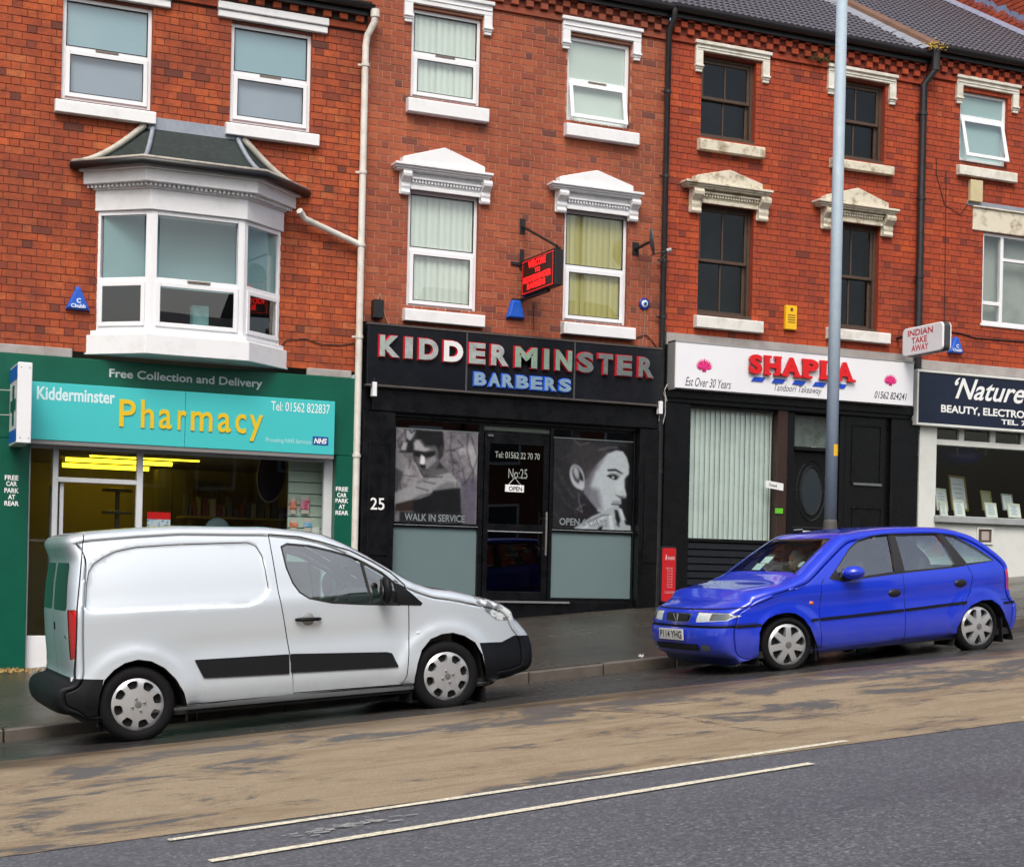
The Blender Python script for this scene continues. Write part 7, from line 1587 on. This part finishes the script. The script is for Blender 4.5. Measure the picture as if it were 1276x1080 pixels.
DF = tra(*a8((18, 420), (30, 385), (105, 335), (190, 205), (245, 160), (330, 132), (440, 118), (515, 372), (530, 560), (520, 790), (60, 828), (10, 828), (5, 640)))
DR = tra(*a8((440, 118), (725, 112), (770, 170), (842, 300), (905, 312), (940, 380), (930, 470), (880, 570), (845, 640), (825, 745), (520, 788), (530, 560), (515, 372)))
areg = [R_('front_door', DF, BLUEP, cond=sc_), R_('rear_door', DR, BLUEP, cond=sc_),
        R_('panel_gap', strip(tra(*a8((30, 400), (18, 430), (5, 640), (12, 828))), .008), GAP, cond=sc_, push=.006), R_('panel_gap', strip(tra(*a8((512, 366), (528, 560), (518, 792))), .008), GAP, cond=sc_, push=.006),
        R_('panel_gap', strip(tra(*a8((908, 312), (942, 380), (930, 470), (885, 565))), .007), GAP, cond=sc_, push=.006),
        R_('window_rubber', offset_poly(tra(*a8((70, 395), (190, 212), (240, 165), (330, 136), (425, 126), (720, 120), (830, 136), (955, 205), (1070, 284), (910, 310), (836, 324), (520, 358), (140, 410))), .008), RUBBER, cond=sc_, push=.002),
        R_('door_window', FW, CARGLASS, cond=sc_, push=.012), R_('door_window', RW_, CARGLASS, cond=sc_, push=.012), R_('quarter_window', QW, CARGLASS, cond=sc_, push=.010),
        R_('window_pillar', BP1, RUBBER, cond=sc_, push=-.002), R_('window_pillar', CP1, RUBBER, cond=sc_, push=-.002),
        R_('side_moulding', strip(tra(*a8((5, 644), (200, 624), (400, 601), (520, 588))), .026), BUMP, cond=sc_, push=-.012), R_('side_moulding', strip(tra(*a8((532, 587), (700, 566), (905, 541))), .026), BUMP, cond=sc_, push=-.012),
        R_('side_moulding', strip(tra(*a7((1085, 650), (1125, 646))), .026), BUMP, cond=sc_, push=-.012),
        R_('bonnet_gap', [(-.9, .690), (-.40, .72), (-.15, .80), (.26, .885), (.26, .879), (-.15, .793), (-.40, .713), (-.9, .683)], GAP, push=.006, split=False),
        R_('tail_light', [(2.93, .66), (3.2, .66), (3.2, .89), (2.91, .89)], LAMPR, cond=lambda v: abs(v.y-AC) > .55 and v.x > 2.7, push=-.004),
        R_('bumper_strip', [(2.86, .505), (3.3, .505), (3.3, .53), (2.86, .53)], BUMP, split=False, cond=lambda v: v.x > 2.5, push=-.006),
        R_('panel_gap', [(2.80, .555), (3.3, .555), (3.3, .562), (2.80, .562)], GAP, split=False, cond=lambda v: v.x > 2.5),
        R_('bumper_strip', [(AC-.9, .508), (AC+.9, .508), (AC+.9, .535), (AC-.9, .535)], BUMP, 'x', cond=lambda v: v.x < -.33, push=-.012),
        R_('panel_gap', [(AC-.9, .550), (AC+.9, .550), (AC+.9, .543), (AC-.9, .543)], GAP, 'x', cond=lambda v: v.x < -.35),
        R_('grille', roundc([(AC-.235, .565), (AC+.235, .565), (AC+.26, .655), (AC-.26, .655)], .02), M('chrome_grille_rim', (.30, .34, .4), .25, .7), 'x', cond=lambda v: v.x < -.5, push=-.004),
        R_('grille_mesh', roundc([(AC-.215, .577), (AC+.215, .577), (AC+.238, .643), (AC-.238, .643)], .015), GAP, 'x', cond=lambda v: v.x < -.5, push=.015),
        R_('lower_grille', roundc([(AC-.42, .275), (AC+.42, .275), (AC+.42, .34), (AC-.42, .34)], .02), GAP, 'x', cond=lambda v: v.x < -.5, push=.01),
        R_('windscreen_frame', [(AC-.69, .915), (AC-.4, .955), (AC, .975), (AC+.4, .955), (AC+.69, .915), (AC+.555, 1.35), (AC-.555, 1.35)], RUBBER, 'x', cond=lambda v: .24 < v.x < 1.2, push=.001),
        R_('windscreen', [(AC-.67, .932), (AC-.4, .970), (AC, .988), (AC+.4, .970), (AC+.67, .932), (AC+.535, 1.33), (AC-.535, 1.33)], SCREEN, 'x', cond=lambda v: .24 < v.x < 1.2, push=.004),
        R_('rear_screen', [(AC-.60, .93), (AC+.60, .93), (AC+.50, 1.28), (AC-.50, 1.28)], CARGLASS, 'x', cond=lambda v: v.x > 2.0, push=.004)]
for sg in (-1, 1):
    hp = [(AC+sg*.345, .565), (AC+sg*.76, .585), (AC+sg*.80, .625), (AC+sg*.76, .662), (AC+sg*.36, .672)]
    areg += [R_('headlight', roundc(hp, .012), LAMPC, 'x', cond=lambda v: v.x < -.30, push=-.006), R_('indicator', roundc([(AC+sg*.555, .583), (AC+sg*.75, .588), (AC+sg*.785, .625), (AC+sg*.75, .657), (AC+sg*.57, .660)], .01), LAMPD, 'x', cond=lambda v: v.x < -.30, push=-.008),
             R_('fog_light', roundc([(AC+sg*.47, .275), (AC+sg*.59, .275), (AC+sg*.59, .335), (AC+sg*.47, .335)], .012), LAMPD, 'x', cond=lambda v: v.x < -.45, push=.004)]
areg += [R_('arch', AFA2, BLUEP, delete=True, cond=lambda v: abs(v.y-AC) > .3), R_('arch', ARA2, BLUEP, delete=True, cond=lambda v: abs(v.y-AC) > .3)]
madea = car_body(car, ap, Wa, AC, areg, BLUEP, extra=[[(c+r*math.cos(k*math.pi/30), .29+r*math.sin(k*math.pi/30)) for k in range(31)] for c in (0, AWB) for r in (.375, .40, .43)], smooth_it=4)
arch_liner(car, AFA2, AC, .80, DARKIN); arch_liner(car, ARA2, AC, .80, DARKIN)
MB().box(-.5, 2.95, AC-.76, AC+.76, .17, .24).build('underbody', DARKIN, car)
ah = []
for k in range(7):
    a = .15+k*math.tau/7; p = [(.088, -.05), (.185, -.29), (.196, -.1), (.196, .1), (.185, .29), (.088, .05)]; ah.append(roundc([(r*math.cos(a+t), r*math.sin(a+t)) for r, t in p], .012, 3))
for cx, st in ((0, -.10), (AWB, 0)):
    wheel(car, cx, .03, .29, .29, .215, .18, -1, ah, steer=st, dome=.02, bolts=0, cap_r=.036); wheel(car, cx, 2*AC-.03, .29, .29, .215, .18, 1, ah, steer=st, dome=.02, bolts=0, cap_r=.036)
for cx in (.34, AWB+.33): MB().box(cx, cx+.012, .03, .20, .09, .36).build('mudflap', NEARBLACK, car)
# emblem, plate, mirror, handles, wipers
MB().add([(-.832, AC-.005, .572), (-.84, AC-.03, .648), (-.836, AC-.058, .648), (-.830, AC-.02, .566), (-.830, AC+.02, .566), (-.836, AC+.058, .648), (-.84, AC+.03, .648), (-.832, AC+.005, .572)], [(0, 1, 2, 3), (7, 4, 5, 6), (0, 3, 4, 7)]).build('v_emblem', M('badge_silver', (.6, .62, .64), .3, .2), car)
for k in range(3): MB().box(-.805, -.79, AC-.22, AC+.22, .59+k*.018, .594+k*.018).build('grille_bar', NEARBLACK, car)
plate(car, 'P114 YHG', (-.888, AC+.03, .435), (0, -1, 0), (-1, 0, 0), .50, .115, M('white_plate', (.62, .63, .60), .35))
ax0, az0 = tra((1056, 713))[0]
am = MB().sphere((ax0, -.07, az0), (.125, .11, .072), 18, 12).build('door_mirror', BLUEP, car, smooth=True); MB().prism([(ax0-.12, az0-.06), (ax0+.03, az0-.05), (ax0-.03, az0+.05)], -.0, .09).build('mirror_mount', BUMP, car, bevel=.01)
MB().disc((ax0+.096, -.06, az0), (0, 1, 0), (0, 0, 1), .07, .045).build('mirror_glass', MATS['mirror_glass'], am)
MB().sphere((ax0, 2*AC+.06, az0), (.10, .10, .062), 18, 12).build('door_mirror', BLUEP, car, smooth=True)
for (px_, py_), dn in (((1114.7, 738.3), 'front_door'), ((1197, 726), 'rear_door')):
    x_, z_ = tra((px_, py_))[0]; y_ = AC-Wa(x_, z_)
    MB().sphere((x_, y_-.0, z_), (.085, .02, .042), 16, 8).build('door_handle', NEARBLACK, madea[dn][0], smooth=True)
x_, z_ = tra((1011, 751))[0]; MB().sphere((x_, AC-Wa(x_, z_), z_), (.028, .012, .020), 12, 8).build('side_repeater', AMB, car, smooth=True)
for (ya, xb, zb_, yb) in ((AC-.45, .52, 1.12, AC+.02), (AC+.12, .50, 1.10, AC+.52)): MB().tube([(.20, ya, .915), (.12+.42, yb, 1.10+.04)], .008, 5).build('wiper', NEARBLACK, car)
for k in range(2): MB().prism([(0, 0), (.16, 0), (.16, .10), (0, .10)], -.002, .002, fr=lambda x, y, z, k=k: (.345+z*.8+y+k*.09, AC+.34-x-.04*k, 1.035+z*.66+k*.07)).build('paper_permit', TXTW, car)
MB().disc((.27+.16, AC-.50, .925+.17), (0, 1, 0), (.77, 0, .64), .045, .045, 20).build('tax_disc', M('tax_disc_print', (.5, .55, .6), .5), car)
for y in (AC-.34, AC+.34):
    for x0s, nm in ((1.02, 'front_seat'), (1.86, 'rear_seat')):
        s_ = MB().prism([(x0s-.42, .32), (x0s+.05, .30), (x0s+.22, .88), (x0s+.10, .90), (x0s-.04, .48), (x0s-.42, .48)], y-.23, y+.23).build(nm, SEAT, car, bevel=.03, seg=2); MB().prism([(x0s+.13, .90), (x0s+.23, .90), (x0s+.27, 1.07), (x0s+.17, 1.08)], y-.11, y+.11).build('headrest', SEAT, s_, bevel=.03, seg=2)
MB().prism([(-.02, .45), (.34, .45), (.42, .80), (.25, .89), (-.02, .87)], AC-.70, AC+.70).build('dashboard', DASH, car, bevel=.02); steering(car, (.50, AC+.34, .82), .18)
MB().box(2.25, 2.85, AC-.6, AC+.6, .84, .86).build('parcel_shelf', SEAT, car)
# ================================================================ people in the blue car
SKIN = M('skin', (.48, .26, .18), .55, src='o'); HAIRB = M('brown_hair', (.06, .035, .02), .7, bump=.6, bscale=90, src='o')
def person(label, lx, ly, lz, shirt, hair, turn=0.0, arms='lap'):
    "seated person; local car coordinates of the hips; faces -X"
    pth = Matrix.Translation((X2_, -6.15, Z2_)) @ Matrix.Rotation(-g2_, 4, 'Y'); base = pth @ Vector((lx, ly, lz))
    t = thing('person', label, 'person', tuple(base), (0, -g2_, 0))
    J = [(0, 0, 0), (.03, 0, .22), (.05, 0, .42), (.03, 0, .50), (.0, 0, .56), (.04, -.17, .41), (.04, .17, .41), (-.05, -.22, .18), (-.05, .22, .18), (-.30, -.15, .16 if arms == 'lap' else .30), (-.30, .15, .16 if arms == 'lap' else .30), (-.20, -.10, .0), (-.20, .10, .0), (-.46, -.12, .06), (-.46, .12, .06), (-.56, -.12, -.30), (-.56, .12, -.30), (-.68, -.12, -.31), (-.68, .12, -.31)]
    E = [(0, 1), (1, 2), (2, 3), (3, 4), (2, 5), (2, 6), (5, 7), (6, 8), (7, 9), (8, 10), (0, 11), (0, 12), (11, 13), (12, 14), (13, 15), (14, 16), (15, 17), (16, 18)]
    Rr = [.14, .13, .12, .055, .05, .065, .065, .045, .045, .035, .035, .085, .085, .062, .062, .045, .045, .035, .035]
    me = D.meshes.new('body'); me.from_pydata(J, E, []); me.materials.append(shirt); o = D.objects.new('body', me); COL.objects.link(o); o.parent = t
    sk = o.modifiers.new('skin', 'SKIN'); me.skin_vertices if hasattr(me, 'skin_vertices') else None
    for v, r_ in zip(me.skin_vertices[0].data, Rr): v.radius = (r_, r_*(1.25 if r_ > .11 else 1))
    me.skin_vertices[0].data[0].use_root = True; o.modifiers.new('sub', 'SUBSURF').render_levels = 1; sk.use_smooth_shade = True
    # head: ellipsoid with brow, nose, chin, ears
    mb = MB(); su, sv = 24, 18; vs = []
    for j in range(sv+1):
        th = math.pi*j/sv
        for i in range(su):
            ph = math.tau*i/su; dx_, dy_, dz_ = -math.sin(th)*math.cos(ph), math.sin(th)*math.sin(ph), math.cos(th); rx = .098; ry = .075; rz = .12
            if dz_ < -.2: ry *= 1-.35*(-dz_-.2); 
            x_ = dx_*rx; f = max(0, -dx_)
            x_ -= .026*gs(math.hypot(dy_*1.0, (dz_+.12)*.9), .16)*(f > .5)+.010*gs(dz_+.72, .2)*f; x_ += .010*gs(dz_-.08, .10)*gs(abs(dy_)-.35, .18)*f
            vs.append((x_, dy_*ry, dz_*rz))
    fs = [(j*su+i, (j+1)*su+i, (j+1)*su+(i+1) % su, j*su+(i+1) % su) for j in range(sv) for i in range(su)]
    mb.add(vs, fs); 
    for s2 in (-1, 1): mb.sphere((.008, s2*.077, -.01), (.018, .010, .032), 8, 6)
    h = mb.build('head', SKIN, None, smooth=True); h.parent = t; h.location = (-.005, 0, .655); h.rotation_euler = (0, 0, turn)
    for s2 in (-1, 1): e = MB().sphere((-.083, s2*.03, .012), (.010, .013, .008), 8, 6).build('eye', M('eye_dark', (.03, .02, .02), .2), None, smooth=True); e.parent = h
    e = MB().sphere((-.094, 0, -.062), (.006, .024, .006), 8, 6).build('mouth', M('lips', (.35, .12, .10), .5), None, smooth=True); e.parent = h
    mb = MB(); mb.sphere((.016, 0, .032), (.098, .086, .108), 18, 12); hh_ = mb.build('hair', hair, None, smooth=True); hh_.parent = h
    for s2 in (-1, 1):
        hd = MB(); b0 = Vector(J[9] if s2 < 0 else J[10]); hd.sphere(tuple(b0+Vector((-.06, 0, .01))), (.05, .035, .018), 10, 6)
        for q in range(4): hd.tube([b0+Vector((-.09, -.025+q*.017, .012)), b0+Vector((-.13, -.027+q*.018, .006)), b0+Vector((-.15-.006*(q in (1, 2)), -.027+q*.018, -.012))], [.009, .008, .006], 6)
        hd.tube([b0+Vector((-.05, s2*-.03, .0)), b0+Vector((-.09, s2*-.05, .0))], [.011, .008], 6); q_ = hd.build('hand', SKIN, None, smooth=True); q_.parent = t
    return t
person('driver in a pale top with short grey hair behind the windscreen of the blue car', .95, AC+.34, .44, M('pale_shirt', (.55, .56, .58), .8), M('grey_hair', (.3, .28, .26), .8, bump=.5, bscale=90, src='o'), arms='wheel')
person('passenger with brown hair in the back seat of the blue car', 1.80, AC-.32, .42, M('dark_teal_top', (.02, .10, .08), .8), HAIRB, turn=-.35)
# ================================================================ the other side of the street, behind the camera
def tree(label, x, y, h, r, seed):
    rnd = random.Random(seed); z0 = z_road(x, y)+.1; t = thing('street_tree', label, 'tree', (x, y, z0)); mb = MB()
    mb.tube([(x, y, z0), (x+.05, y, z0+h*.3), (x-.05, y, z0+h*.6)], [.22, .17, .1], 10)
    for k in range(7): a = rnd.uniform(0, 6.28); mb.tube([(x, y, z0+h*(.3+.04*k)), (x+math.cos(a)*r*.5, y+math.sin(a)*r*.5, z0+h*(.5+.05*k))], [.08, .03], 6)
    mb.build('trunk', M('bark', (.08, .06, .045), .9), t); lf = MB()
    cl = [Vector((x+rnd.gauss(0, r*.45), y+rnd.gauss(0, r*.4), z0+h*.66+rnd.gauss(0, h*.15))) for _ in range(34)]
    for c in cl:
        for _ in range(150):
            p = c+Vector((rnd.gauss(0, .45), rnd.gauss(0, .45), rnd.gauss(0, .35))); a = Vector((rnd.uniform(-1, 1), rnd.uniform(-1, 1), rnd.uniform(-.6, 1))).normalized()*.13; b = a.orthogonal().normalized()*.07; lf.add([p-a, p+b, p+a, p-b], [(0, 1, 2, 3)])
    lf.build('crown', M('leaf_green', (.06, .10, .03), .7), t); return t
OB = M('opposite_brick', (.22, .085, .05), .85, dirt=.4, dirtcol=(.1, .05, .04)); ROOFO = M('opposite_slate', (.07, .07, .08), .7)
for k, (xa, xb, hh_, lb) in enumerate(((-14, -7.5, 6.6, 'brick terrace house across the road, farthest downhill'), (-7.3, -1, 6.8, 'brick terrace house across the road behind the left parked van'), (5.6, 11.8, 6.4, 'brick terrace house across the road opposite the barbers'), (12, 18.4, 6.9, 'brick terrace house across the road opposite the takeaway'), (18.6, 25, 7.0, 'brick terrace house across the road, farthest uphill'))):
    Y_ = -25.2; z0 = z_road(xa, Y_)-.3; t = thing('opposite_house', lb, 'house', (xa, Y_, z0)); w_ = B(xa, xb, Y_-7, Y_, z0, z0+hh_).build('wall', OB, t)
    MB().add([(xa-.2, Y_+.3, z0+hh_), (xb+.2, Y_+.3, z0+hh_), (xb+.2, Y_-3.5, z0+hh_+2.6), (xa-.2, Y_-3.5, z0+hh_+2.6), (xa-.2, Y_-7.3, z0+hh_), (xb+.2, Y_-7.3, z0+hh_)], [(0, 1, 2, 3), (3, 2, 5, 4)]).build('roof', ROOFO, t)
    for i in range(3):
        for j in range(2):
            x_ = xa+.7+i*2; z_ = z0+.9+j*2.8; f = B(x_, x_+1.1, Y_+.001, Y_+.05, z_, z_+1.6).build('window', WHITE_UPVC, t); MB().quad((x_+1.02, Y_+.055, z_+.08), (x_+.08, Y_+.055, z_+.08), (x_+.08, Y_+.055, z_+1.52), (x_+1.02, Y_+.055, z_+1.52)).build('pane', M('opposite_glass', (.05, .06, .07), .08), f)
tree('leafy tree standing across the road in the gap between two houses', 2.0, -24.6, 8.0, 2.3, 1)
